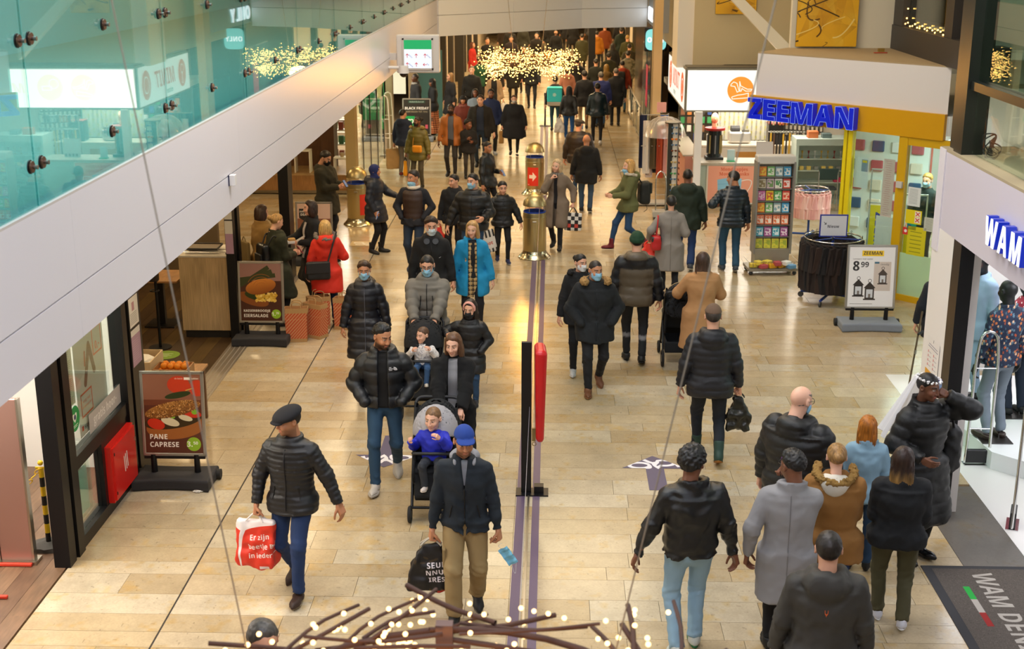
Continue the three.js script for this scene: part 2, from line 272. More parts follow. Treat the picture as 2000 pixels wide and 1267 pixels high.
// ---------------------------------------------------------------- left: optician
const sideSheet = (w, h, x, y, z) => sheet(w, h, x, y, z, Math.PI / 2); // faces +x, reads towards -z
{
const w = structGroup('window_1', 'black framed shop window of the optician');
mesh('frame_post', [bx(-4.57, -4.42, 0, 3.2, -10.9, -11.06), bx(-4.54, -4.44, 0, 3.2, -11.06, -11.12), bx(-4.57, -4.41, 0, 3.2, -11.12, -11.28)], blackMetal, w);
mesh('frame_post', [bx(-4.56, -4.41, 0, 3.2, -12.84, -12.98), bx(-4.53, -4.44, 0, 3.2, -12.98, -13.03), bx(-4.58, -4.4, 0, 3.2, -13.03, -13.42)], blackMetal, w);
mesh('frame_rail', bx(-4.54, -4.43, 0, .12, -11.28, -12.84), blackMetal, w); mesh('frame_rail', bx(-4.54, -4.43, .8, .93, -11.28, -12.84), blackMetal, w);
mesh('frame_panel', bx(-4.53, -4.44, .12, .8, -12.02, -12.84), blackMetal, w);
mesh('pane', bx(-4.49, -4.482, .93, 3.2, -11.28, -12.84), glassPane, w); mesh('pane', bx(-4.49, -4.482, .12, .8, -11.28, -12.02), glassPane, w);
struct('wall_optician', [bx(-6.2, -6.1, 0, 3.22, -6.5, -13.3)], std(0xf1eeea, .6), 'white back wall inside the optician'); struct('baseboard_optician', [bx(-6.1, -6.08, 0, .14, -6.5, -13.3)], std(0x8a8680, .6), 'grey baseboard inside the optician');
panelLight('optician_lamp', 'glowing ceiling panel inside the optician', 1.0, 4.2, -5.4, 3.14, -10.2, 0xfff6ea, 9, 3);
const po = thing('window_poster', 'grey window poster of lipstick and glasses in optician window', 'poster');
mesh('print', sideSheet(.84, 1.6, -4.5, 1.78, -12.08), print(420, 800, (x, W, H) => {
x.fillStyle = '#c2c0c4'; x.fillRect(0, 0, W, H); x.fillStyle = '#d2d0d4'; x.beginPath(); x.moveTo(0, 540); x.lineTo(W, 420); x.lineTo(W, H); x.lineTo(0, H); x.fill();
x.save(); x.translate(20, 240); x.rotate(-.03); txt(x, 'beste prijs', 0, 0, 'bold 72px sans-serif', '#d9512c'); x.restore();
x.strokeStyle = '#e0583a'; x.lineWidth = 9; x.strokeRect(270, 330, 120, 130); txt(x, '0,-', 330, 440, 'bold 56px sans-serif', '#e0583a', 'center'); x.strokeRect(50, 600, 150, 110); txt(x, 'vraag naar', 125, 645, '22px sans-serif', '#e0583a', 'center'); txt(x, 'de voorwaarden', 125, 672, '18px sans-serif', '#e0583a', 'center');
x.strokeStyle = '#6d5148'; x.lineWidth = 40; x.lineCap = 'round'; x.beginPath(); x.moveTo(130, 560); x.lineTo(210, 390); x.stroke(); x.beginPath(); x.moveTo(215, 400); x.lineTo(262, 530); x.stroke(); x.strokeStyle = '#a8442e'; x.lineWidth = 18; x.beginPath(); x.moveTo(140, 470); x.lineTo(150, 410); x.stroke();
x.fillStyle = '#d8332c'; x.fillRect(30, 750, 24, 24); txt(x, 'HANS ANDERS', 64, 774, 'bold 30px sans-serif', '#2c2c30');
}), po);
const n2 = thing('window_notice', 'closely printed paper notice beside the grey window poster', 'notice'); mesh('sheet', sideSheet(.3, .62, -4.5, 1.68, -11.47), print(150, 310, (x) => { x.fillStyle = '#d8d4cc'; x.fillRect(0, 0, 150, 310); x.fillStyle = '#b04a40'; x.fillRect(10, 18, 130, 4); x.fillStyle = '#8b8780'; for (let i = 36; i < 300; i += 9) x.fillRect(10, i, 120 - (i * 7 % 30), 3); }), n2);
const gs = thing('round_sticker', 'round green heart sticker on the optician window', 'sticker'); { const g = new THREE.CircleGeometry(.125, 28); g.rotateY(Math.PI / 2); g.translate(-4.476, 1.25, -11.5); mesh('sticker_face', g, print(128, 128, (x) => { x.fillStyle = '#0f9a55'; x.fillRect(0, 0, 128, 128); x.fillStyle = '#eef5ee'; x.beginPath(); x.moveTo(64, 86); x.bezierCurveTo(20, 54, 34, 24, 64, 44); x.bezierCurveTo(94, 24, 108, 54, 64, 86); x.fill(); x.fillStyle = '#27356a'; x.beginPath(); x.arc(66, 58, 13, 0, 7); x.fill(); x.fillStyle = '#dff0e2'; x.fillRect(30, 96, 68, 4); x.fillRect(40, 104, 48, 4); }), gs); }
const gb = thing('free_hearing_banner', 'clear ledge strip with white lettering inside optician window', 'strip'); mesh('strip', sideSheet(.95, .2, -4.478, 1.05, -12.33), print(380, 80, (x) => { x.fillStyle = '#b9b6b8'; x.fillRect(0, 0, 380, 80); txt(x, 'gratis hoor-', 190, 56, 'bold 50px sans-serif', '#e6e4e6', 'center'); }), gb);
const ft = thing('clear_notice_holder', 'clear acrylic holder with paper in lower optician pane', 'notice'); mesh('paper', sideSheet(.32, .46, -4.52, .46, -11.62), std(0xeceae4, .6), ft); mesh('holder', bx(-4.514, -4.508, .2, .72, -11.42, -11.82), glassPane, ft);
// red fire hose cabinet
const fc = thing('fire_hose_cabinet', 'red fire hose cabinet on the black shop frame', 'cabinet', [-4.43, .12, -12.46]);
const bm = std(0xd3211c, .3); mesh('cabinet_body', bx(-.01, .05, .0, .6, .37, -.35), bm, fc);
const d = mesh('door', bx(.05, .072, .02, .58, .35, -.33), bm, fc); mesh('handle', bx(.072, .09, .42, .46, -.29, -.31), steel, d); mesh('hinge', [bx(.07, .078, .5, .53, .33, .345), bx(.07, .078, .08, .11, .33, .345)], blackMetal, d);
mesh('hose_symbol', [0, 1, 2].map((i) => { const g = box(.002, .17, .016, .0735, 0, 0); g.rotateX(.08); g.translate(0, .3 + i * .012, .05 - i * .045); return g; }), std(0xf0eeea, .5), d);
// papers on the second post
const p1 = thing('notice_sheet', 'white printed notice on black post above pink one', 'notice'); mesh('sheet', sideSheet(.3, .38, -4.396, 1.86, -13.2), print(150, 190, (x) => { x.fillStyle = '#e4e1e2'; x.fillRect(0, 0, 150, 190); x.fillStyle = '#252528'; x.fillRect(0, 14, 150, 18); x.fillStyle = '#b98a9a'; x.fillRect(48, 60, 40, 46); x.fillStyle = '#9a989a'; for (let i = 118; i < 180; i += 9) x.fillRect(14, i, 110, 3); }), p1);
const p2 = thing('notice_sheet', 'pink printed notice on black post', 'notice'); mesh('sheet', sideSheet(.3, .4, -4.396, 1.44, -13.2), print(150, 200, (x) => { x.fillStyle = '#b592ae'; x.fillRect(0, 0, 150, 200); x.fillStyle = '#e4e1e2'; x.fillRect(0, 0, 150, 34); x.fillStyle = '#c9aec4'; for (let i = 60; i < 180; i += 12) x.fillRect(14, i, 100, 3); }), p2);
}
{ // entrance of the optician: security panel, chain post, red floor bars
const sp = thing('security_screen', 'brushed metal security panel at the optician entrance', 'panel', [-4.96, 0, -11.02]);
mesh('panel_face', rbox(.3, 1.6, .05, .01, 0, .82, 0), std(0xb8938a, .35, .75), sp); mesh('panel_edge', [box(.02, 1.6, .07, .16, .82, 0), box(.02, 1.6, .07, -.16, .82, 0)], steel, sp); mesh('foot', box(.4, .03, .16, 0, .015, 0), steel, sp); mesh('bolt', cyl(.012, .012, .06, .1, .2, 0, 10).rotateX(0), steel, sp);
const cp = thing('chain_post', 'yellow and black striped chain post', 'post', [-4.77, 0, -11.3]);
mesh('base', prism([[-.16, -.09], [-.08, -.15], [.1, -.15], [.17, -.07], [.13, .1], [-.12, .12]].map(([a, b]) => [a, b]), 0, .045), std(0x4a4844, .7), cp); mesh('base_top', cyl(.05, .13, .035, 0, .06, 0, 8), std(0x4a4844, .7), cp);
for (let i = 0; i < 8; i++) mesh('stripe', cyl(.024, .024, .095, 0, .12 + i * .095, 0, 16), std(i % 2 ? 0xe8c416 : 0x1a1a1a, .5), cp); mesh('cap', [ball(.026, 0, .88, 0), box(.1, .018, .018, 0, .83, 0)], std(0xe8c416, .5), cp);
const ch = thing('plastic_chain', 'yellow and black plastic chain hanging from striped post', 'chain', [-4.77, 0, -11.3]);
for (let i = 0; i < 20; i++) { const t = i / 19, x = -.03 - t * .62, y = .8 - .38 * Math.sin(t * 2.2) * .9 - t * .1, z = .02 + t * .35; const g = new THREE.TorusGeometry(.02, .005, 5, 10); g.scale(1.5, .8, 1); g.rotateX(i % 2 ? Math.PI / 2 : 0); g.rotateZ(.7 - t * .6); g.translate(x, y, z); mesh('link', g, std(i % 6 < 3 ? 0xe8c416 : 0x1c1c1c, .5), ch); }
tagMesh(mesh('floor_bar', [rbox(.42, .03, .035, .008, -5.0, .018, -10.92)], std(0xd8402a, .5)), 'red floor bar in front of the metal security panel', 'bar'); tagMesh(mesh('floor_bar', [rbox(.3, .03, .035, .008, -4.92, .018, -10.3)], std(0xd8402a, .5)), 'red floor bar nearer the bottom left corner', 'bar');
}
function tagMesh(m, label, category, group) { Object.assign(m.userData, { label, category }); if (group) m.userData.group = group; return m; }
// ---------------------------------------------------------------- poster stands on rubber bases
function posterStand(label, x, z, w, h, y0, baseC, draw, back = .12, turn = 0, cw = 400) {
const g = thing('poster_stand', label, 'poster stand', [x, 0, z], turn), fm = std(0xb5b2ac, .3, .85), t = -.09;
const tilt = new THREE.Group(); tilt.name = 'poster_board'; tilt.position.set(0, y0, 0); tilt.rotation.x = t; g.add(tilt);
mesh('board', box(w - .02, h - .02, .02, 0, h / 2, 0), std(0x3a3a3c, .6), tilt); mesh('print', sheet(w - .07, h - .07, 0, h / 2, .0125), print(cw, Math.round(cw * (h - .07) / (w - .07)), draw, .3), tilt);
mesh('frame', [rbox(.036, h, .034, .008, -w / 2 + .018, h / 2, 0), rbox(.036, h, .034, .008, w / 2 - .018, h / 2, 0), rbox(w, .036, .034, .008, 0, h - .018, 0), rbox(w, .036, .034, .008, 0, .018, 0)], fm, tilt);
const bm = std(baseC, .75), s = new THREE.Shape(), bw = w * .56, bd = .2; s.moveTo(-bw, -bd); s.quadraticCurveTo(0, -bd + .09, bw, -bd); s.lineTo(bw, bd); s.quadraticCurveTo(0, bd - .06, -bw, bd); s.closePath();
const bg = new THREE.ExtrudeGeometry(s, { depth: .07, bevelEnabled: true, bevelSize: .03, bevelThickness: .03, bevelSegments: 3, curveSegments: 10 }); bg.rotateX(-Math.PI / 2); bg.translate(0, .03, .03); mesh('rubber_base', bg, bm, g);
mesh('spring_foot', [cyl(.03, .035, y0 - .08, -w * .34, y0 / 2 + .06, 0, 12), cyl(.03, .035, y0 - .08, w * .34, y0 / 2 + .06, 0, 12), box(w * .96, .03, .04, 0, y0 - .01, 0)], blackMetal, g);
const wg = [-1, 1].map((q) => { const c = cyl(.055, .055, .045, 0, 0, 0, 16); c.rotateZ(Math.PI / 2); c.translate(q * (bw + .045), .06, -.12); return c; }); mesh('wheel', wg, std(0x1a1a1a, .7), g);
return g;
}
const bread = (x, cx, cy, rx, ry, c0, c1, seedy) => { x.save(); x.translate(cx, cy); x.rotate(-.22); const gr = x.createLinearGradient(0, -ry, 0, ry); gr.addColorStop(0, c0); gr.addColorStop(1, c1); x.fillStyle = gr; x.beginPath(); x.ellipse(0, 0, rx, ry, 0, 0, 7); x.fill(); if (seedy) for (let i = 0; i < 420; i++) { const a = rnd(6.28), r = Math.sqrt(rnd()); x.fillStyle = pick(['#6b3c16', '#c08a48', '#8a5524', '#e0b070', '#4a2a10']); x.beginPath(); x.ellipse(Math.cos(a) * r * rx, Math.sin(a) * r * ry, 4, 2.5, rnd(3), 0, 7); x.fill(); } x.restore(); };
const disc = (x, cx, cy, r, c, a, b) => { x.fillStyle = c; x.beginPath(); x.arc(cx, cy, r, 0, 7); x.fill(); txt(x, a, cx - r * .12, cy + r * .36, `bold ${r * 1.05}px sans-serif`, '#f4f6e6', 'right'); txt(x, b, cx - r * .08, cy + r * .06, `bold ${r * .62}px sans-serif`, '#f4f6e6'); };
posterStand('bakery poster stand showing seeded sandwich, pane caprese 3.50', -3.98, -12.9, .68, .93, .31, 0x26262a, (x, W, H) => {
x.fillStyle = '#5a2e20'; x.fillRect(0, 0, W, H); x.fillStyle = '#8a5844'; x.fillRect(0, 0, W, H * .36); x.fillStyle = '#6d3a26'; x.fillRect(0, H * .32, W, 40);
x.fillStyle = '#c23a1e'; x.beginPath(); x.ellipse(W * .62, H * .13, 78, 62, 0, 0, 7); x.fill(); x.beginPath(); x.ellipse(W * .95, H * .17, 60, 58, 0, 0, 7); x.fill(); x.fillStyle = '#2f3a1c'; x.beginPath(); x.ellipse(W * .6, H * .26, 92, 22, -.2, 0, 7); x.fill(); x.strokeStyle = '#c9b04a'; x.lineWidth = 6; x.beginPath(); x.moveTo(W * .74, H * .2); x.lineTo(W * .88, H * .17); x.stroke();
x.fillStyle = '#a0602c'; x.beginPath(); x.ellipse(W * .55, H * .66, 210, 90, -.12, 0, 7); x.fill();
x.fillStyle = '#3a2a14'; x.beginPath(); x.ellipse(W * .5, H * .58, 205, 60, -.16, 0, 7); x.fill(); x.fillStyle = '#c8321a'; x.beginPath(); x.ellipse(W * .2, H * .63, 62, 38, .3, 0, 7); x.fill(); x.beginPath(); x.ellipse(W * .85, H * .5, 60, 26, .1, 0, 7); x.fill(); x.fillStyle = '#d9cba8'; x.beginPath(); x.ellipse(W * .45, H * .6, 66, 28, .3, 0, 7); x.fill(); x.beginPath(); x.ellipse(W * .72, H * .55, 50, 20, .25, 0, 7); x.fill(); x.fillStyle = '#7fae2c'; x.beginPath(); x.ellipse(W * .88, H * .47, 22, 20, 0, 0, 7); x.fill(); x.beginPath(); x.ellipse(W * .5, H * .535, 16, 13, 0, 0, 7); x.fill();
bread(x, W * .5, H * .44, 200, 54, '#b07a3c', '#6e4018', true);
txt(x, 'PANE', 28, H - 100, 'bold 50px sans-serif', '#f2efe6'); txt(x, 'CAPRESE', 28, H - 44, 'bold 50px sans-serif', '#f2efe6'); disc(x, W - 62, H - 66, 50, '#8fb92c', '3.', '50'); txt(x, 'de beste', W - 120, 34, '15px sans-serif', '#e0d2c4', 'right'); x.fillStyle = '#eee6dc'; x.fillRect(W - 112, 20, 44, 18); txt(x, 'bakker', W - 64, 34, 'bold 16px sans-serif', '#e0d2c4');
});
posterStand('bakery poster stand showing egg salad roll, kaiserbroodje 1.70', -4.14, -18.0, .66, .9, .29, 0x26262a, (x, W, H) => {
x.fillStyle = '#4a281c'; x.fillRect(0, 0, W, H); x.fillStyle = '#9a7268'; x.fillRect(0, 0, W, H * .3); x.strokeStyle = '#3a4022'; x.lineWidth = 42; for (let i = 0; i < 3; i++) { x.beginPath(); x.moveTo(0, H * .38 - i * 28); x.lineTo(W * (.7 + i * .08), H * (.06 + i * .07)); x.stroke(); }
x.fillStyle = '#8a4e22'; x.beginPath(); x.ellipse(W * .3, H * .62, 160, 60, .3, 0, 7); x.fill(); x.fillStyle = '#2f3d16'; x.beginPath(); x.ellipse(W * .4, H * .56, 120, 44, .2, 0, 7); x.fill(); x.fillStyle = '#e0b84c'; for (let i = 0; i < 90; i++) { x.fillStyle = pick(['#e0b84c', '#f0d27a', '#c99a30']); x.beginPath(); x.ellipse(W * (.35 + rnd(.52)), H * (.52 + rnd(.13)), 16, 11, rnd(3), 0, 7); x.fill(); }
bread(x, W * .5, H * .4, 150, 74, '#d98a38', '#8a4a18', false); x.strokeStyle = '#b0662a'; x.lineWidth = 4; for (let i = 0; i < 4; i++) { x.beginPath(); x.arc(W * .52, H * .44, 60 + i * 28, 3.6, 5.3); x.stroke(); }
txt(x, 'KAISERBROODJE', 24, H - 88, 'bold 34px sans-serif', '#f2efe6'); txt(x, 'EIERSALADE', 24, H - 36, 'bold 42px sans-serif', '#f2efe6'); disc(x, W - 56, H - 68, 46, '#8fb92c', '1.', '70');
});
posterStand('pale pink poster stand with summer deal badge', -4.22, -22.8, .66, .95, .16, 0x2a2a2c, (x, W, H) => { x.fillStyle = '#cfae9c'; x.fillRect(0, 0, W, H); x.fillStyle = '#8a5a44'; x.fillRect(0, H * .3, W, H * .4); x.fillStyle = '#c9906a'; x.beginPath(); x.ellipse(W * .5, H * .5, 120, 90, 0, 0, 7); x.fill(); x.fillStyle = '#2c2826'; x.beginPath(); x.moveTo(20, 60); x.lineTo(150, 60); x.lineTo(150, 170); x.lineTo(85, 210); x.lineTo(20, 170); x.fill(); txt(x, 'SUMMER', 85, 105, 'bold 28px sans-serif', '#e8dfd6', 'center'); txt(x, 'DEAL', 85, 145, 'bold 40px sans-serif', '#e8dfd6', 'center'); txt(x, 'A', 40, H - 60, 'bold 70px sans-serif', '#3a2c26'); });
posterStand('dark board stand advertising black friday by the glass shop', -3.87, -37.7, .82, 1.05, .16, 0x6a7078, (x, W, H) => { x.fillStyle = '#2b2824'; x.fillRect(0, 0, W, H); x.fillStyle = '#27463a'; x.fillRect(70, 14, W - 140, 40); txt(x, 'Holland & Barrett', W / 2, 44, '28px sans-serif', '#c8d8cc', 'center'); txt(x, 'BLACK FRIDAY', W / 2, 150, 'bold 54px sans-serif', '#f0eeea', 'center'); txt(x, 'KORTINGEN TOT 70%!', W / 2, 196, '34px sans-serif', '#b5aa8c', 'center'); x.fillStyle = '#1c9a52'; x.fillRect(20, 250, 150, 200); x.strokeStyle = '#eef5ee'; x.lineWidth = 14; x.beginPath(); x.moveTo(100, 380); x.bezierCurveTo(30, 330, 60, 280, 100, 310); x.bezierCurveTo(140, 280, 170, 330, 100, 380); x.stroke(); x.fillStyle = '#c9536a'; x.fillRect(W - 70, 380, 40, 60); });
posterStand('white poster stand of lanterns priced 8.99 on grey base', 4.77, -19.0, .74, .96, .3, 0x7d848c, (x, W, H) => {
x.fillStyle = '#eceae8'; x.fillRect(0, 0, W, H); x.fillStyle = '#f0c92a'; x.fillRect(110, 30, 190, 50); txt(x, 'ZEEMAN', 205, 68, 'bold 42px sans-serif', '#2a2c3a', 'center'); txt(x, 'Lantaarn met water', 30, 112, '20px sans-serif', '#6a6866'); txt(x, '8', 30, 210, 'bold 118px sans-serif', '#2c2a2a'); txt(x, '99', 102, 178, 'bold 66px sans-serif', '#2c2a2a');
x.fillStyle = '#cfc2b6'; x.fillRect(220, 130, 150, 260); x.fillStyle = '#3d6a80'; x.fillRect(224, 130, 40, 16); txt(x, 'Gezellig', 350, 160, 'italic 20px serif', '#5a5450', 'right');
const lantern = (cx, by, s, c) => { x.fillStyle = c; x.fillRect(cx - 34 * s, by - 90 * s, 68 * s, 90 * s); x.fillRect(cx - 44 * s, by - 8 * s, 88 * s, 10 * s); x.beginPath(); x.moveTo(cx - 44 * s, by - 88 * s); x.lineTo(cx, by - 135 * s); x.lineTo(cx + 44 * s, by - 88 * s); x.fill(); x.strokeStyle = c; x.lineWidth = 4; x.beginPath(); x.arc(cx, by - 142 * s, 12 * s, 0, 7); x.stroke(); x.fillStyle = '#cfd2d4'; x.fillRect(cx - 24 * s, by - 78 * s, 48 * s, 62 * s); x.fillStyle = '#7a7068'; x.fillRect(cx - 8 * s, by - 44 * s, 16 * s, 28 * s); };
lantern(90, H - 90, 1.15, '#332c28'); lantern(190, H - 60, 1.2, '#3a322c'); lantern(300, 330, 1.0, '#4a4038'); x.fillStyle = '#9a9692'; x.fillRect(20, H - 26, 200, 5);
});
// ---------------------------------------------------------------- bakery
{
const ct = thing('bakery_counter', 'pale wood bakery counter block with dark plinth', 'counter', [-5, 0, -18.55]);
mesh('counter_body', rbox(.7, 1.1, .7, .006, 0, .66, 0), std(0xdcc49c, .5, 0, { map: rep(woodTex, 1, .6) }), ct); mesh('plinth', box(.64, .12, .64, 0, .06, 0), std(0x171412, .6), ct); mesh('worktop', rbox(.73, .03, .73, .005, 0, 1.22, 0), std(0xc9c2b6, .35), ct);
mesh('tray_rail', [bar([-.33, 1.27, .3], [.33, 1.27, .3], .008), bar([-.33, 1.27, .12], [.33, 1.27, .12], .008), bar([.33, 1.235, .3], [.33, 1.27, .3], .008), bar([-.33, 1.235, .3], [-.33, 1.27, .3], .008)], chrome, ct);
const tr = thing('serving_tray', 'dark serving tray on the bakery counter', 'tray', [-5.05, 1.28, -18.5]); mesh('tray_base', rbox(.46, .012, .36, .005, 0, .01, 0), std(0x6b5c4a, .5), tr); mesh('tray_rim', [rbox(.48, .03, .015, .005, 0, .018, .18), rbox(.48, .03, .015, .005, 0, .018, -.18), rbox(.015, .03, .36, .005, .235, .018, 0), rbox(.015, .03, .36, .005, -.235, .018, 0)], std(0x241f1c, .5), tr);
struct('trim_6', [bx(-4.6, -4.48, 0, 3.2, -18.0, -18.14), bx(-4.62, -4.46, 0, 3.2, -18.2, -18.34)], blackMetal, 'black door post beside the bakery counter'); struct('trim_7', [bx(-4.55, -4.38, 0, 3.2, -21.5, -21.6), bx(-4.53, -4.4, 0, 3.2, -21.62, -21.95)], blackMetal, 'black door post at the side passage');
const n = thing('notice_sheet', 'white and pink notice on the door post by the counter', 'notice'); mesh('sheet', sheet(.11, .62, -4.54, 1.62, -17.995), print(60, 300, (x) => { x.fillStyle = '#dedbd6'; x.fillRect(0, 0, 60, 160); x.fillStyle = '#2a2a2c'; x.fillRect(0, 60, 60, 10); x.fillStyle = '#b592ae'; x.fillRect(0, 160, 60, 140); }), n);
const tb = thing('bakery_table', 'small wooden cafe table with black pedestal', 'table', [-5.85, 0, -18.9]); mesh('tabletop', rbox(.7, .035, .7, .008, 0, .74, 0), wood, tb); mesh('pedestal', box(.09, .72, .09, 0, .36, 0), blackMetal, tb); mesh('base_plate', rbox(.45, .02, .45, .005, 0, .01, 0), blackMetal, tb);
const sd = thing('sanitiser_stand', 'black hand sanitiser dispenser on a thin pole', 'dispenser', [-5.55, 0, -17.7]); mesh('pole', cyl(.02, .02, 1.2, 0, .6, 0, 10), blackMetal, sd); mesh('foot', cyl(.16, .16, .012, 0, .006, 0, 20), blackMetal, sd); mesh('dispenser', rbox(.12, .26, .12, .02, 0, 1.12, .05), std(0x241b16, .4), sd); mesh('drip_tray', ringG(.06, .008, 0, .86, .07), blackMetal, sd);
{ const g = new THREE.CircleGeometry(.2, 32); g.rotateX(-Math.PI / 2); g.translate(-5.38, .003, -17.35); tagMesh(mesh('floor_sticker', g, print(128, 128, (x) => { x.fillStyle = '#86ac30'; x.fillRect(0, 0, 128, 128); x.fillStyle = '#d8e6b0'; for (let i = 0; i < 4; i++) x.fillRect(34, 40 + i * 14, 60 - (i % 2) * 14, 6); })), 'round green floor sticker on the dark bakery floor', 'sticker'); }
struct('wall_bakery', [bx(-9.2, -9.1, 0, 3.22, -13.4, -21.5)], std(0x6e5836, .6), 'dark tiled back wall of the bakery');
for (const z of [-15, -18.2, -20.6]) panelLight('bakery_lamp', 'small warm ceiling lamp inside the bakery', .5, .5, -6.0, 3.14, z, WARM, 26, 3, 'bakery ceiling lamps');
const st = thing('fruit_stand', 'wooden stand holding the fruit crates', 'stand', [-4.55, 0, -14.55]); mesh('stand_top', rbox(.85, .03, .8, .006, 0, .66, 0), wood, st); for (const [a, b] of [[-1, -1], [1, -1], [-1, 1], [1, 1]]) mesh('leg', box(.05, .65, .05, a * .37, .325, b * .34), darkWood, st);
const crate = (label, x, z, w, d, h, m) => { const g = thing('fruit_crate', label, 'crate', [x, .676, z]); mesh('crate_bottom', box(w, .012, d, 0, .006, 0), m, g); for (const [a, b, c, e] of [[0, d / 2, w, .014], [0, -d / 2, w, .014], [w / 2, 0, .014, d], [-w / 2, 0, .014, d]]) mesh('crate_side', box(c, h, e, a, h / 2, b), m, g); };
crate('wooden crate filled with oranges', -4.4, -14.45, .4, .3, .13, wood); crate('pale cardboard crate with paper beside the oranges', -4.82, -14.6, .36, .5, .2, std(0xcdb48c, .7));
const og = ball(.04, 0, 0, 0, 14), om = std(0xe88a12, .5, 0, { bumpMap: rep(grainTex, 8), bumpScale: .001 });
for (let i = 0; i < 22; i++) { const o = mesh('orange', og, om); const lay = i < 14; o.position.set(-4.55 + (lay ? (i % 5) * .076 : .04 + (i % 4) * .08), .73 + (lay ? 0 : .065) + rnd(.01), -14.55 + (lay ? Math.floor(i / 5) * .085 : .02 + Math.floor((i - 14) / 4) * .08)); tagMesh(o, 'orange heaped in the wooden crate behind the poster', 'orange', 'oranges in the crate'); mesh('stem', cyl(.005, .006, .006, 0, .039, 0, 6), std(0x4a5a20, .8), o); }
const pp = new THREE.IcosahedronGeometry(.16, 2); { const p = pp.attributes.position; for (let i = 0; i < p.count; i++) { const k = 1 + .3 * (n8(p.getX(i) * 30 + 9, p.getZ(i) * 30 + p.getY(i) * 20) - .5); p.setXYZ(i, p.getX(i) * k, p.getY(i) * k * .4, p.getZ(i) * k * 1.2); } pp.computeVertexNormals(); pp.translate(-4.82, .82, -14.58); } tagMesh(mesh('wrapping_paper', pp, std(0xece8e0, .8)), 'crumpled white paper in the cardboard crate', 'paper');
// striped paper shopping bags on the floor
const strp = (() => { const t = canvasTex(128, 128, (x) => { x.fillStyle = '#c39a68'; x.fillRect(0, 0, 128, 128); x.strokeStyle = '#b8502e'; x.lineWidth = 9; for (let i = -128; i < 256; i += 18.3) { x.beginPath(); x.moveTo(i, 128); x.lineTo(i + 128, 0); x.stroke(); } }); t.wrapS = t.wrapT = THREE.RepeatWrapping; t.repeat.set(3, 3); return t; })();
const bm = std(0xffffff, .8, 0, { map: strp }), kraft = std(0xb08a58, .85);
for (const [x, z, h, r, label] of [[-3.66, -18.12, .5, .1, 'striped paper bag beside the egg salad poster'], [-3.42, -18.3, .52, -.5, 'striped paper bag left of the red coat'], [-3.45, -18.75, .5, .4, 'striped paper bag behind the red coat'], [-3.05, -18.75, .48, -.2, 'striped paper bag right of the red coat']]) {
const g = thing('paper_bag', label, 'bag', [x, 0, z], r, 'striped paper bags'); const b = box(.33, h - .06, .2, 0, h / 2 - .03, 0); const p = b.attributes.position; for (let i = 0; i < p.count; i++) { const k = p.getY(i) > h / 2 ? 1 : .86; p.setX(i, p.getX(i) * k + (p.getY(i) > h / 2 ? rnd(-.012, .012) : 0)); p.setZ(i, p.getZ(i) * (p.getY(i) > h / 2 ? .8 : 1)); } b.computeVertexNormals(); mesh('bag_body', b, bm, g); mesh('bag_rim', [box(.335, .07, .006, 0, h - .04, .08), box(.335, .07, .006, 0, h - .04, -.08), box(.006, .07, .16, .165, h - .04, 0), box(.006, .07, .16, -.165, h - .04, 0)], kraft, g); mesh('bag_bottom', box(.29, .05, .205, 0, .025, 0), kraft, g);
for (const q of [1, -1]) mesh('handle', tube([[-.07, h - .03, q * .082], [-.06, h + .07, q * .06], [.06, h + .07, q * .06], [.07, h - .03, q * .082]], .007, 12, 5), kraft, g);
}
const tis = new THREE.IcosahedronGeometry(.05, 1); { const p = tis.attributes.position; for (let i = 0; i < p.count; i++) p.setXYZ(i, p.getX(i) * rnd(.8, 1.3), p.getY(i) * .25 + .012, p.getZ(i) * rnd(.5, .8)); tis.computeVertexNormals(); tis.translate(-3.69, 0, -12.66); } tagMesh(mesh('crumpled_tissue', tis, std(0xeae6de, .9)), 'crumpled white tissue lying on the stone floor', 'litter');
}
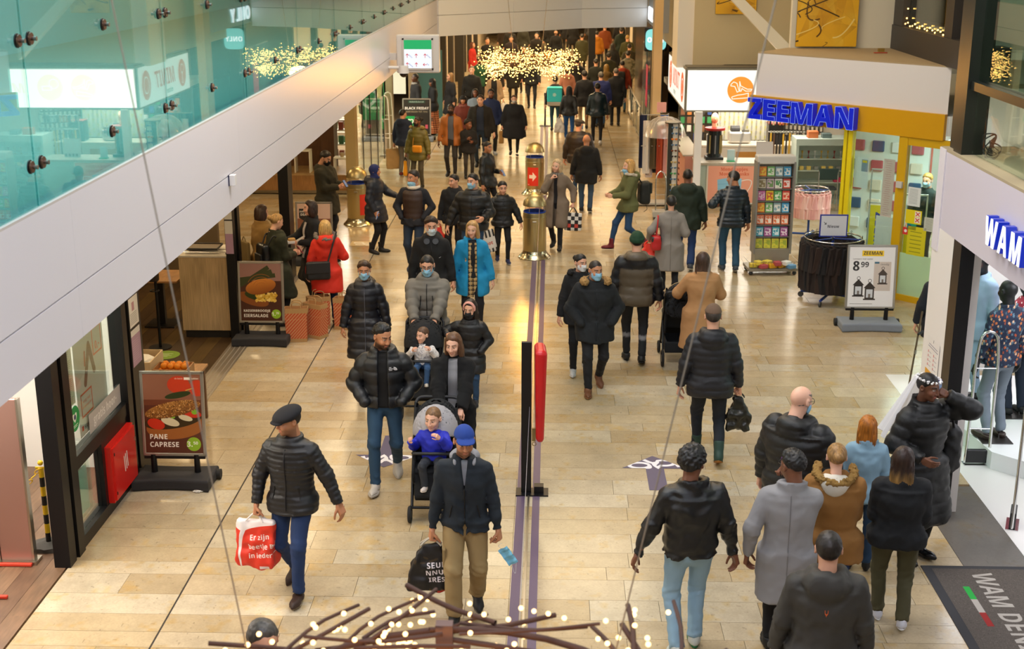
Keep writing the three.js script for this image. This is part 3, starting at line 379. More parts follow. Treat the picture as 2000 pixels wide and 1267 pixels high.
// ---------------------------------------------------------------- shops beyond the side passage on the left
{
const pf = thing('display_plinth', 'long wooden display plinth with steel kick strip', 'plinth', [-5.9, 0, -30.1]); mesh('plinth_front', box(2.8, .34, 1.3, 0, .25, 0), wood, pf); mesh('kick_strip', box(2.8, .08, 1.28, 0, .04, 0), steel, pf); mesh('plinth_top', box(2.82, .02, 1.32, 0, .43, 0), std(0xc9a878, .4, 0, { map: rep(woodTex, 1, 1) }), pf);
struct('wall_wood_shop', [bx(-9, -5.05, .4, 2.6, -30.7, -30.8)], darkWood, 'dark wooden panel wall behind the plinth'); struct('wall_wood_end', [bx(-5.35, -5.05, .4, 3.2, -30.3, -30.75)], std(0x5d3d24, .45, 0, { map: rep(woodTex, 1, .5) }), 'wooden end panel of the display wall');
for (const [x, h, c, l] of [[-5.7, .5, 0xe8e6e0, 'white lit display card on the wooden plinth'], [-4.8, .34, 0xeceae4, 'white display stool with a cup on the plinth']]) { const g = thing('display_stand', l, 'display', [x, .44, -29.85]); mesh('stand_top', box(.36, .025, .3, 0, h, 0), std(c, .5), g); mesh('stand_side', [box(.02, h, .3, -.17, h / 2, 0), box(.02, h, .3, .17, h / 2, 0)], std(c, .5), g); mesh('sample', cyl(.05, .04, .09, 0, h + .06, 0, 14), std(0xb09a78, .6), g); }
struct('trim_8', [bx(-4.52, -4.3, 0, 3.2, -28.6, -29.0)], std(0xa08d60, .45), 'beige square column beside the bin'); struct('trim_9', [bx(-4.52, -4.34, 0, 3.2, -35.9, -36.2)], std(0x8d8064, .45), 'beige post at the end of the glass front');
const gf = structGroup('window_2', 'frameless glass shop front in narrow panes on the left'); const zs = [-29, -30.6, -31.9, -33.2, -34.5]; for (let i = 0; i < zs.length - 1; i++) { mesh('pane', bx(-4.42, -4.408, .05, 3.1, zs[i] - .02, zs[i + 1] + .02), glassPane, gf); mesh('pane_edge', bx(-4.43, -4.4, 0, 3.15, zs[i + 1] + .02, zs[i + 1] - .02), std(0x2a2c26, .3), gf); }
struct('wall_green_shop', [bx(-8.9, -8.8, 0, 3.2, -30.9, -42.3)], std(0xe0e4da, .6), 'pale back wall of the glass fronted shop'); panelLight('glass_shop_lamp', 'bright ceiling panel inside the glass fronted shop', 2.2, 6, -6.6, 3.14, -36, 0xfff4e0, 9, 3);
struct('wall_lit_panel', [bx(-5.2, -4.6, .9, 2.4, -41.6, -41.66)], std(0xe6f0e8, .5), 'bright white panel in the shop by the black friday board');
for (let k = 0; k < 3; k++) { const g = thing('shop_shelf', ['nearest white shelf tower behind the glass front', 'middle white shelf tower behind the glass front', 'farthest white shelf tower behind the glass front'][k], 'shelf', [-5.3 - k * .25, 0, -33 - k * 2.4]); mesh('upright', [box(.04, 2.1, .04, -.4, 1.05, 0), box(.04, 2.1, .04, .4, 1.05, 0)], std(0xd8d4c8, .5), g); for (let j = 0; j < 6; j++) mesh('shelf_board', box(.84, .025, .34, 0, .25 + j * .36, 0), std(0xdfdcd2, .5), g);
for (let j = 0; j < 5; j++) for (let i = 0; i < 5; i++) { const c = mesh('product_box', box(.11, .16 + rnd(.08), .14, -.3 + i * .15, .36 + j * .36, .05), std(pick([0x2c8a50, 0xd9d4c6, 0x3a6a4a, 0xb9b4a0, 0x8a4030]), .6), g); } }
const gp = thing('green_heart_poster', 'green heart poster inside the glass fronted shop', 'poster'); mesh('print', sheet(1.0, 1.1, -5.0, 1.45, -35.4), print(200, 220, (x) => { x.fillStyle = '#1fa05a'; x.fillRect(0, 0, 200, 220); x.strokeStyle = '#e6f2e8'; x.lineWidth = 16; x.beginPath(); x.moveTo(110, 150); x.bezierCurveTo(30, 100, 60, 40, 110, 76); x.bezierCurveTo(160, 40, 190, 100, 110, 150); x.stroke(); }), gp);
for (const [z, l] of [[-34.8, 'first pale security gate at the glass shop entrance'], [-35.6, 'second pale security gate at the glass shop entrance']]) { const g = thing('security_gate', l, 'gate', [-4.42, 0, z]); mesh('gate_loop', tube([[-.13, .02, 0], [-.11, 1.2, 0], [-.06, 1.6, 0], [.06, 1.6, 0], [.11, 1.2, 0], [.13, .02, 0]], .022, 40, 8), std(0xcfc8b6, .4), g); mesh('gate_bar', [bar([-.12, .5, 0], [.12, .5, 0], .012), bar([-.12, 1.0, 0], [.12, 1.0, 0], .012)], std(0xcfc8b6, .4), g); mesh('gate_foot', rbox(.34, .06, .12, .01, 0, .03, 0), std(0x9a9484, .5), g); }
}
// ---------------------------------------------------------------- bins
function bin(label, x, z, turn, sticker) {
const g = thing('litter_bin', label, 'bin', [x, 0, z], turn), gold = std(0xb3a477, .3, .9);
mesh('bin_body', lathe([[.0, .02], [.212, .02], [.212, .74], [.218, .75], [.218, .76], [.212, .77], [.212, .84], [.205, .845], [.2, .84], [.2, .5]], 40), gold, g);
mesh('flared_base', lathe([[.0, .0], [.3, .0], [.3, .012], [.285, .03], [.27, .034], [.258, .06], [.245, .066], [.235, .09], [.225, .1], [.214, .14]], 40), std(0xc9c0a2, .22, 1), g);
mesh('dome', lathe([[.0, 1.185], [.06, 1.178], [.12, 1.15], [.168, 1.105], [.2, 1.045], [.215, .98], [.214, .968], [.2, .966]], 40), std(0xb8a87a, .36, .9), g);
mesh('dome_support', [0, 1, 2, 3].map((i) => { const a = i * Math.PI / 2 + .5; return bar([Math.cos(a) * .195, .8, Math.sin(a) * .195], [Math.cos(a) * .195, 1.0, Math.sin(a) * .195], .005, 6); }), steel, g);
const bag = lathe([[.2, .845], [.207, .862], [.2, .868], [.188, .85], [.18, .7], [.0, .62]], 40); const p = bag.attributes.position; for (let i = 0; i < p.count; i++) { const k = 1 + .02 * Math.sin(i * 1.7); p.setX(i, p.getX(i) * k); p.setZ(i, p.getZ(i) * k); } bag.computeVertexNormals(); mesh('bin_liner', bag, std(0x1540a8, .45), g);
mesh('bracket', [rbox(.07, .025, .03, .006, 0, .7, .22)], steel, g);
if (sticker) { const c = new THREE.CylinderGeometry(.2145, .2145, .42, 24, 1, true, sticker.a0, 1.25); c.translate(0, .43, 0); mesh('sticker', c, print(256, 256, (q) => { q.fillStyle = '#d8331e'; q.fillRect(0, 0, 256, 256); if (sticker.arrow) { q.fillStyle = '#f0e8e0'; q.fillRect(50, 104, 90, 48); q.beginPath(); q.moveTo(130, 64); q.lineTo(214, 128); q.lineTo(130, 192); q.fill(); q.fillRect(14, 236, 40, 5); } }), g); }
}
bin('metal litter bin by the left wall behind the headscarf woman', -3.93, -26.2, 0, { a0: .35 }); bin('farther centre litter bin with red arrow sticker', -.37, -29.6, 0, { a0: -.85, arrow: 1 }); bin('nearer centre litter bin with domed lid', -.29, -23.4, 0);
{ // covered barrier post, belts, stanchion
const g = thing('covered_barrier_post', 'black upright post with red fabric cover on centre line', 'post', [-.23, 0, -12.75]);
mesh('post', [rbox(.105, 1.65, .05, .006, -.003, .84, 0), box(.02, 1.6, .12, -.045, .83, -.04)], std(0x0f0f10, .45, .2), g); mesh('post_foot', [box(.34, .015, .2, .06, .008, 0), box(.1, .08, .1, .13, .05, 0)], blackMetal, g);
const cov = new RoundedBoxGeometry(.12, 1.0, .34, 6, .05), p = cov.attributes.position; for (let i = 0; i < p.count; i++) { const y = p.getY(i), k = y < -.1 ? 1 + (y + .1) * .9 : 1; p.setX(i, p.getX(i) * k + .012 * Math.sin(y * 14 + p.getZ(i) * 20) + (y < 0 ? y * .02 : 0)); p.setZ(i, p.getZ(i) * (y < 0 ? 1 + y * .5 : 1) + .01 * Math.sin(y * 9)); } cov.computeVertexNormals(); cov.translate(.14, 1.12, .02); mesh('red_cover', cov, std(0xc5161c, .32), g);
mesh('cover_buckle', [box(.04, .14, .03, .075, .68, .06), ringG(.02, .004, .08, .58, .07, false, 12, 5)], std(0x8a7a50, .4, .6), g);
const belt = (label, z0, z1, y0, y1) => { const t = thing('barrier_belt', label, 'belt'); mesh('belt_strap', plate([-.19, z0], [-.2, z1], y0, y1, .003), std(0x8b8a98, .35), t); };
belt('grey barrier belt from the red covered post towards the viewer', -3, -12.7, .93, .98); belt('grey barrier belt from nearer bin to red covered post', -12.82, -23.15, .93, .98); belt('grey barrier belt beyond the farther centre bin', -29.9, -40.88, .93, .98);
const rail = thing('floor_rail', 'thin steel rail along the centre line', 'rail'); mesh('rail', bx(-.215, -.195, .0, .012, -3, -40.8), steel, rail);
const s = thing('barrier_stanchion', 'slim black belt stanchion far along the centre line', 'stanchion', [-.2, 0, -40.93]); mesh('pole', cyl(.03, .03, 1.0, 0, .5, 0, 14), blackMetal, s); mesh('base', lathe([[0, .04], [.06, .035], [.18, .02], [.18, 0]], 24), blackMetal, s); mesh('belt_head', rbox(.07, .09, .07, .01, 0, .98, 0), blackMetal, s);
}
// ---------------------------------------------------------------- floor stickers
const arrowTex = canvasTex(256, 256, (x) => { x.fillStyle = '#57506a'; x.fillRect(0, 0, 256, 256); x.strokeStyle = '#e6e4ea'; x.lineWidth = 17; for (const [a, b] of [[70, 96], [168, 70]]) { x.beginPath(); x.ellipse(a, b, 40, 26, 0, 0, 7); x.stroke(); } x.beginPath(); x.moveTo(90, 40); x.lineTo(110, 62); x.lineTo(150, 62); x.stroke(); x.beginPath(); x.moveTo(226, 108); x.lineTo(220, 90); x.lineTo(256, 90); x.stroke(); });
function floorArrow(label, x, z, turn) {
const s = new THREE.Shape([[-.36, 0], [0, .36], [.36, 0], [.1, 0], [.1, -.6], [-.1, -.6], [-.1, 0]].map((q) => new THREE.Vector2(...q))); const g = new THREE.ShapeGeometry(s), u = g.attributes.uv, p = g.attributes.position; for (let i = 0; i < u.count; i++) u.setXY(i, (p.getX(i) + .36) / .72, p.getY(i) < -.01 ? .02 : .52 + p.getY(i) / .75); g.rotateX(-Math.PI / 2); g.rotateY(turn); g.translate(x, .0025, z);
tagMesh(mesh('floor_arrow_sticker', g, std(0xffffff, .45, 0, { map: arrowTex })), label, 'sticker');
}
floorArrow('purple floor arrow pointing away in right lane', 1.17, -13.45, 0); floorArrow('purple floor arrow pointing nearer in left lane', -1.82, -13.75, Math.PI);
tagMesh(mesh('floor_logo_sticker', (() => { const g = sheet(.55, .4); g.rotateX(-Math.PI / 2); g.translate(-3.55, .0025, -24.4); return g; })(), print(220, 160, (x) => { x.fillStyle = '#c9b184'; x.fillRect(0, 0, 220, 160); x.strokeStyle = '#efece4'; x.lineWidth = 14; for (const [a, b] of [[60, 50], [130, 70], [80, 110], [160, 120]]) { x.beginPath(); x.ellipse(a, b, 34, 18, -.2, 0, 7); x.stroke(); } })), 'pale looped floor sticker beside the headscarf woman', 'sticker');
// ---------------------------------------------------------------- hanging sign, camera, sensor on the fascia
{
const g = thing('wayfinding_sign', 'lit wayfinding sign with green header and red arrows', 'sign', [-2.42, 3.6, -24.05]);
mesh('sign_box', rbox(.78, .68, .2, .03, 0, 0, -.06), std(0xd6d0cc, .4), g); mesh('screen', sheet(.5, .5, 0, .0, .045), glowPrint(300, 300, (x) => {
x.fillStyle = '#eef2fa'; x.fillRect(0, 0, 300, 300); x.fillStyle = '#12a860'; x.fillRect(0, 0, 300, 98); x.strokeStyle = '#c92a3a'; x.lineWidth = 6; const ar = (cx, cy, left) => { x.beginPath(); if (left) { x.moveTo(cx + 20, cy); x.lineTo(cx - 20, cy); x.moveTo(cx - 4, cy - 14); x.lineTo(cx - 20, cy); x.lineTo(cx - 4, cy + 14); } else { x.moveTo(cx, cy + 22); x.lineTo(cx, cy - 20); x.moveTo(cx - 15, cy - 4); x.lineTo(cx, cy - 20); x.lineTo(cx + 15, cy - 4); } x.stroke(); };
[[34, 168], [132, 168], [228, 168], [34, 262], [132, 262]].forEach((p) => ar(...p)); ar(226, 262, 1); for (const [s, cx, cy] of [['Action', 56, 150], ['Bazaar', 252, 150], ['Market', 56, 244], ['Exit', 252, 244]]) { x.save(); x.translate(cx, cy); x.rotate(.7); txt(x, s, 0, 14, '18px sans-serif', '#4a5a9a'); x.restore(); }
}, .85), g); mesh('screen_bezel', [box(.56, .03, .02, 0, .265, .05), box(.56, .03, .02, 0, -.265, .05), box(.03, .56, .02, .265, 0, .05), box(.03, .56, .02, -.265, 0, .05)], std(0xc6c0bc, .4), g); mesh('mount', box(.2, .12, .12, -.45, -.05, -.06), std(0xd0cac6, .4), g);
const c = thing('dome_camera', 'white dome security camera below the wayfinding sign', 'camera', [-2.66, 3.3, -23.8]); mesh('arm', [bar([-.27, .08, 0], [-.02, .08, 0], .03, 10)], white, c); mesh('housing', cyl(.085, .095, .13, 0, .045, 0, 20), white, c); mesh('dome', (() => { const d = new THREE.SphereGeometry(.075, 18, 10, 0, 6.3, Math.PI / 2, Math.PI / 2); d.translate(0, -.02, 0); return d; })(), std(0x2a1c18, .15), c);
const s = thing('fascia_sensor', 'small white sensor box on the fascia seam', 'sensor', [-2.9, 3.49, -11.75]); mesh('sensor_body', rbox(.06, .1, .07, .006, 0, 0, 0), white, s); mesh('sensor_back', box(.012, .1, .08, -.026, 0, .004), std(0x2a2a4a, .4), s);
}
// ---------------------------------------------------------------- light wreaths
function wreath(label, cx, cy, cz, R, nb, ntw, thick, near, wires) {
const g = thing('light_wreath', label, 'light wreath', [cx, cy, cz]), tw = std(0x4a3024, .8), bulbs = [];
const hoop = mesh('hoop', [ringG(R, .014, 0, 0, 0), ringG(R * .86, .012, 0, -.05, 0)], tw, g);
for (let i = 0; i < ntw; i++) {
const a = rnd(Math.PI * 2), r = R * rnd(.85, 1.08), A = V(Math.cos(a) * r, rnd(-thick, thick), Math.sin(a) * r), tang = V(-Math.sin(a), 0, Math.cos(a)).multiplyScalar(rnd() < .5 ? 1 : -1), out = V(Math.cos(a), 0, Math.sin(a)), L = rnd(.35, .75) * (near ? 1 : 1);
const B = A.clone().addScaledVector(tang, L * .85).addScaledVector(out, rnd(-.1, .28)).add(V(0, rnd(-.12, .12), 0)), M = A.clone().lerp(B, .5).add(V(rnd(-.03, .03), rnd(-.03, .04), rnd(-.03, .03)));
mesh('branch', tube([A, M, B], near ? rnd(.006, .013) : .008, 5, near ? 6 : 4), tw, g);
for (let k = 0; k < Math.ceil(nb / ntw); k++) { const t = rnd(), q = A.clone().lerp(B, t).add(V(rnd(-.05, .05), rnd(-.09, .06), rnd(-.05, .05))); if (!near) q.add(V(rnd(-.12, .12), rnd(-.2, .16), rnd(-.12, .12))); bulbs.push(q); }
}
const gm = glowMat(near ? 0xffc983 : 0xffc468, near ? 4 : 4.5), bg = new THREE.IcosahedronGeometry(near ? .0105 : .011, 1);
bulbs.sort((p, q) => q.z - p.z); // nearest first
const keep = near ? bulbs : bulbs.slice(0, 300), rest = near ? [] : bulbs.slice(300);
if (near) bulbs.sort((p, q) => p.z - q.z);
keep.slice(0, 300).forEach((b) => { const m = mesh('light_bulb', bg, gm, g); m.position.copy(b); });
if (rest.length) { const im = new THREE.InstancedMesh(bg, gm, rest.length), m4 = new THREE.Matrix4(); rest.forEach((b, i) => im.setMatrixAt(i, m4.makeTranslation(b.x, b.y, b.z))); im.name = 'light_bulbs'; im.userData.kind = 'stuff'; g.add(im); }
const l = new THREE.PointLight(0xffb050, near ? 2 : 8, 0, 2); l.position.set(cx, cy - .3, cz); l.castShadow = true; l.shadow.radius = 10; scene.add(l);
if (near) mesh('hanging_block', [box(.07, .2, .05, -.09, -.06, -R + .02)], std(0x6a5048, .7), g);
for (const [a, b] of wires) mesh('suspension_wire', bar(a, b, near ? .003 : .005, 5), std(0x8f8676, .5, .3), g);
}
wreath('near twig wreath of warm lights hanging at bottom edge', -.33, 2.88, -3.95, .85, 300, 60, .05, true, [[[-.76, 0, -.35], [-1.55, 6.1, -.35]], [[.58, .1, -.45], [1.75, 6.1, -.45]]]);
wreath('far wreath thick with warm lights hanging before the bridge', -.53, 3.12, -28.1, .72, 1700, 110, .1, false, [[[-.3, .1, -.6], [-.9, 6, -.6]], [[.3, .1, -.6], [.9, 6, -.6]]]);

// ---------------------------------------------------------------- right: clothing shop
{
const f = structGroup('trim_10', 'pale lilac fascia above the clothing shop entrance'); const fm = std(0xd6cfda, .22);
mesh('fascia_panel', bx(3.87, 4.02, 2.84, 3.6, -2, -12.9), fm, f); mesh('fascia_end', bx(3.86, 4.02, 2.6, 3.62, -12.905, -13.1), std(0xe0dae0, .35), f); mesh('ledge', bx(3.87, 4.6, 3.6, 3.625, -2, -13.1), std(0xa8987a, .7), f);
const p = structGroup('trim_11', 'white square pillar at the corner of the clothing shop'); mesh('pillar', bx(3.87, 4.15, 0, 2.84, -12.4, -13.1), std(0xe8e2dc, .4), p); mesh('black_edge', bx(3.868, 4.0, 0, 2.84, -12.16, -12.4), std(0x111113, .3), p);
const n = thing('house_rules_notice', 'small rules notice with orange strip on white pillar', 'notice'); mesh('sheet', (() => { const g = sheet(.42, .42, 0, 0, 0, -Math.PI / 2); g.translate(3.864, 1.52, -12.72); return g; })(), print(200, 200, (x) => { x.fillStyle = '#e6e0da'; x.fillRect(0, 0, 200, 200); x.fillStyle = '#26262a'; x.fillRect(96, 4, 6, 14); x.fillStyle = '#9a96a0'; x.fillRect(30, 34, 140, 5); x.fillRect(20, 46, 160, 5); x.fillStyle = '#c96a6a'; for (let j = 0; j < 4; j++) for (const i of [24, 112]) { x.fillRect(i, 70 + j * 22, 12, 12); } x.fillStyle = '#b0aab0'; for (let j = 0; j < 4; j++) for (const i of [42, 130]) { x.fillRect(i, 74 + j * 22, 36, 4); } x.fillStyle = '#e0a030'; x.fillRect(0, 166, 200, 28); }), n);
const wl = thing('shop_lettering', 'white and blue 3D shop letters on lilac fascia', 'sign', [3.86, 3.06, -11.26], -Math.PI / 2); let ox = 0;
const lm = glowMat(0xffffff, 1.0), sm = std(0x1a2f9a, .35, 0, { emissive: 0x1030c0, emissiveIntensity: .35 });
for (const ch of 'WAM DENIM') { if (ch === ' ') { ox += .12; continue; } const g = letters(ch, .25, .09); const w = g.boundingBox.max.x; const s = mesh('letter', g, sm, wl); s.position.set(ox, 0, 0); const g2 = letters(ch, .25, .006); const fc = mesh('letter_face', g2, lm, s); fc.position.set(.006, .004, .091); fc.scale.set(.95, .97, 1); ox += w + .035; }
struct('wall_shop_right', [bx(9.6, 9.8, 0, 3.4, -2, -17), bx(5.5, 9.8, 0, 2.95, -17, -17.2)], std(0xe6e2de, .6), 'white inner walls of the clothing shop'); struct('ceiling_shop_right', [prism([[4.03, -2], [9.8, -2], [9.8, -17], [5.45, -17], [4.25, -13.05]], 2.95, 3.55)], std(0xe6e2de, .7), 'ceiling of the clothing shop');
for (const z of [-10, -13, -15.4]) panelLight('clothing_shop_lamp', 'white ceiling panel inside the clothing shop', 1.6, .8, 5.9, 2.88, z, 0xf4f6ff, 8, 2.5, 'clothing shop lamps');
// glass return wall beside the pillar
const w = structGroup('window_3', 'glass side window of the clothing shop behind the pillar'); mesh('pane', plate([4.02, -12.6], [5.0, -15.9], .02, 2.84, .012), phys({ color: 0xe0f4ec, roughness: 0, transmission: 1, thickness: 0, ior: 1.5 }), w); mesh('pane_base', plate([4.02, -12.6], [5.0, -15.9], 0, .03, .03), blackMetal, w);
// white display platform
const pl = thing('display_platform', 'white display platform under the mannequins', 'platform'); mesh('platform', prism([[4.72, -14.6], [4.86, -13.55], [5.2, -13.2], [7.5, -13.2], [7.5, -16.2], [5.4, -16.2]], 0, .2), std(0xe8e8e8, .35), pl);
for (const [x, z, l] of [[4.75, -13.68, 'chrome security gate in front of the floral shirt mannequin'], [4.62, -12.1, 'chrome security gate at the right picture edge']]) { const g = thing('security_gate', l, 'gate', [x, 0, z], l.includes('edge') ? 1.2 : .0); mesh('gate_loop', tube([[-.13, .02, 0], [-.12, .7, 0], [-.11, 1.3, 0], [-.07, 1.5, 0], [0, 1.54, 0], [.07, 1.5, 0], [.11, 1.3, 0], [.12, .7, 0], [.13, .02, 0]], .016, 60, 10), chrome, g); mesh('gate_bar', [bar([-.115, 1.12, 0], [.115, 1.12, 0], .008), bar([-.125, .42, 0], [.125, .42, 0], .008)], chrome, g); mesh('gate_box', rbox(.25, .15, .06, .008, 0, .1, 0), std(0x1a1a1c, .4), g); mesh('gate_foot', box(.3, .012, .12, 0, .006, 0), chrome, g); }
// entrance mat
const mt = thing('entrance_mat', 'dark grey entrance mat with pale lettering and tricolour bar', 'mat'); mesh('mat_edge', bx(3.47, 5.6, .001, .006, -11.18, -8.2), std(0x2a2a2e, .8), mt);
mesh('mat_pile', (() => { const g = sheet(2.03, 2.9); g.rotateX(-Math.PI / 2); g.translate(4.57, .0075, -9.67); return g; })(), print(700, 1000, (x, W, H) => {
x.fillStyle = '#4f4842'; x.fillRect(0, 0, W, H); for (let i = 0; i < 26000; i++) { x.fillStyle = pick(['#3b3530', '#5c544d', '#463f3a', '#6b635a', '#332e2a']); x.fillRect(rnd(W), rnd(H), 2, 2); }
const X = (v) => (v - 3.555) / 2.03 * W, Z = (v) => (v + 11.12) / 2.9 * H; x.save(); x.translate(X(3.885), Z(-11.04)); x.rotate(Math.PI / 2); x.scale(1, 1); txt(x, 'WAM DENIM', 0, 0, 'bold 92px sans-serif', '#a49e96'); x.restore();
x.fillStyle = '#1f9a3c'; x.fillRect(X(3.735), Z(-10.77), 20, 82); x.fillStyle = '#a49e96'; x.fillRect(X(3.735), Z(-10.77) + 82, 20, 82); x.fillStyle = '#8a1f1c'; x.fillRect(X(3.735), Z(-10.77) + 164, 20, 82); x.fillStyle = '#a49e96'; x.beginPath(); x.arc(X(4.35), Z(-10.62), 22, 0, 7); x.fill();
}, .95, {}), mt);
}
// ---------------------------------------------------------------- right: upper glazing, steel column, golden pictures
{
const dk = std(0x2a2c28, .3, .5); struct('wall_right_column', [bx(3.9, 4.12, 3.62, 9.2, -12.55, -12.8), bx(3.94, 4.1, 3.62, 9.2, -12.8, -13.05)], dk, 'dark steel column above the white pillar');
const w = structGroup('window_4', 'tall upper glazing with dark transom above the lilac fascia'); mesh('pane', bx(4.0, 4.012, 3.64, 4.24, -3, -12.55), glassPane, w); mesh('pane', bx(4.0, 4.012, 4.32, 9, -3, -12.55), phys({ color: 0xcfe4dc, roughness: 0, transmission: 1, thickness: 0, ior: 1.52 }), w); mesh('transom', bx(3.93, 4.06, 4.24, 4.32, -3, -12.55), dk, w);
struct('wall_right_inner', [bx(7.8, 8, 3.6, 9.2, -2, -19), bx(6.1, 8, 3.63, 9.2, -18.9, -19)], std(0xb9b4a4, .7), 'upper storey wall behind the right glazing'); struct('floor_right_upper', [prism([[4.61, -2], [7.8, -2], [7.8, -18.4], [5.9, -18.4], [4.61, -13.5]], 3.56, 3.62)], std(0xcfcabc, .6), 'upper storey floor behind the right glazing');
panelLight('upper_shop_lamp', 'ceiling panel in the upper shop on the right', 1.2, 4, 6.2, 6.5, -9, NEUTRAL, 5, 2);
const cb = thing('cable_coil', 'tangled coil of black cable on the right ledge', 'cable', [4.1, 3.63, -12.4]); mesh('cable', tube(Array.from({ length: 26 }, (_, i) => { const a = i * 1.15; return [.02 + Math.sin(i * 2.1) * .05, .1 + Math.sin(a) * (.09 + .03 * Math.sin(i)), Math.cos(a) * .1 + i * .006 - .05]; }), .007, 150, 5), std(0x2a2826, .5), cb);
const lp = thing('floodlight', 'small black floodlight on the right ledge', 'lamp', [4.2, 3.63, -11.1]); mesh('lamp_body', [rbox(.2, .12, .26, .015, 0, .1, 0)], std(0x26262a, .45), lp); mesh('lamp_hood', (() => { const g = box(.26, .015, .34, 0, 0, 0); g.rotateZ(-.25); g.translate(-.02, .19, 0); return g; })(), std(0x3a3a38, .5), lp); mesh('bracket', box(.04, .08, .04, 0, .02, 0), blackMetal, lp);
const gold = (label, w, h, x, y, z, sd) => { const g = thing('golden_picture', label, 'picture', [x, y, z]); mesh('panel', box(w, h, .03, 0, 0, -.02), std(0x8a6414, .5), g); mesh('print', sheet(w - .004, h - .004, 0, 0, .0), print(300, Math.round(300 * h / w), (c, W, H) => { c.fillStyle = '#e6ac1c'; c.fillRect(0, 0, W, H); for (let i = 0; i < 60; i++) { const gr = c.createRadialGradient(rnd(W), rnd(H), 2, rnd(W), rnd(H), 90); gr.addColorStop(0, pick(['rgba(250,220,110,.35)', 'rgba(240,180,40,.3)', 'rgba(120,70,5,.3)'])); gr.addColorStop(1, 'rgba(200,140,20,0)'); c.fillStyle = gr; c.fillRect(0, 0, W, H); } c.lineCap = 'round'; for (let i = 0; i < 26; i++) { c.strokeStyle = pick(['#2a1a08', '#3a2408', '#f0d27a', '#5a3a0a']); c.lineWidth = rnd(2, 8); c.beginPath(); const a = rnd(W), b = rnd(H); c.moveTo(a, b); c.quadraticCurveTo(a + rnd(-90, 90), b + rnd(-40, 40), a + rnd(-150, 150), b + rnd(-90, 90)); c.stroke(); } }, .3), g); };
gold('large golden picture of twigs on the cream panel wall', 1.06, 1.9, 4.8, 4.73, -23.6); gold('smaller golden picture at the top over the kiosk', .84, 1.2, 3.79, 4.7, -27.95);
// dark window box above the discount shop
const dw = structGroup('window_5', 'dark framed upper window with a string of small lights'); const dm = std(0x332e2a, .5); mesh('sill_box', bx(5.95, 6.3, 3.75, 4.16, -18.5, -23.7), dm, dw); mesh('frame_post', bx(5.97, 6.2, 4.16, 8, -23.1, -23.7), dm, dw); mesh('frame_post', bx(5.97, 6.2, 4.16, 8, -20.2, -20.6), dm, dw); mesh('pane', bx(6.08, 6.092, 4.16, 8, -20.6, -23.1), glassPane, dw);
struct('wall_right_window_back', [bx(8.4, 8.5, 4, 9, -18.5, -24)], std(0xeae4d8, .6), 'pale room behind the dark framed window'); struct('floor_window_room', [bx(6.3, 8.5, 4.0, 4.1, -18.5, -24)], std(0xd8d0c0, .6), 'sill floor behind the dark framed window');
const ls = thing('string_lights', 'string of tiny lights along the dark window sill', 'string lights'); const wire = []; for (let i = 0; i < 16; i++) { const z = -23 + i * .15, y = 4.2 + .03 * Math.sin(i * 2); wire.push([6.0, y, z]); mesh('light_bulb', ball(.014, 6.0, y + .01, z, 8), glowMat(0xffc060, 6), ls); } for (let i = 0; i < 7; i++) { mesh('light_bulb', ball(.014, 6.03, 4.3 + i * .16, -23.05 + .03 * Math.sin(i), 8), glowMat(0xffc060, 6), ls); } mesh('wire', tube(wire, .004, 40, 4), std(0x3a3a30, .6), ls);
}
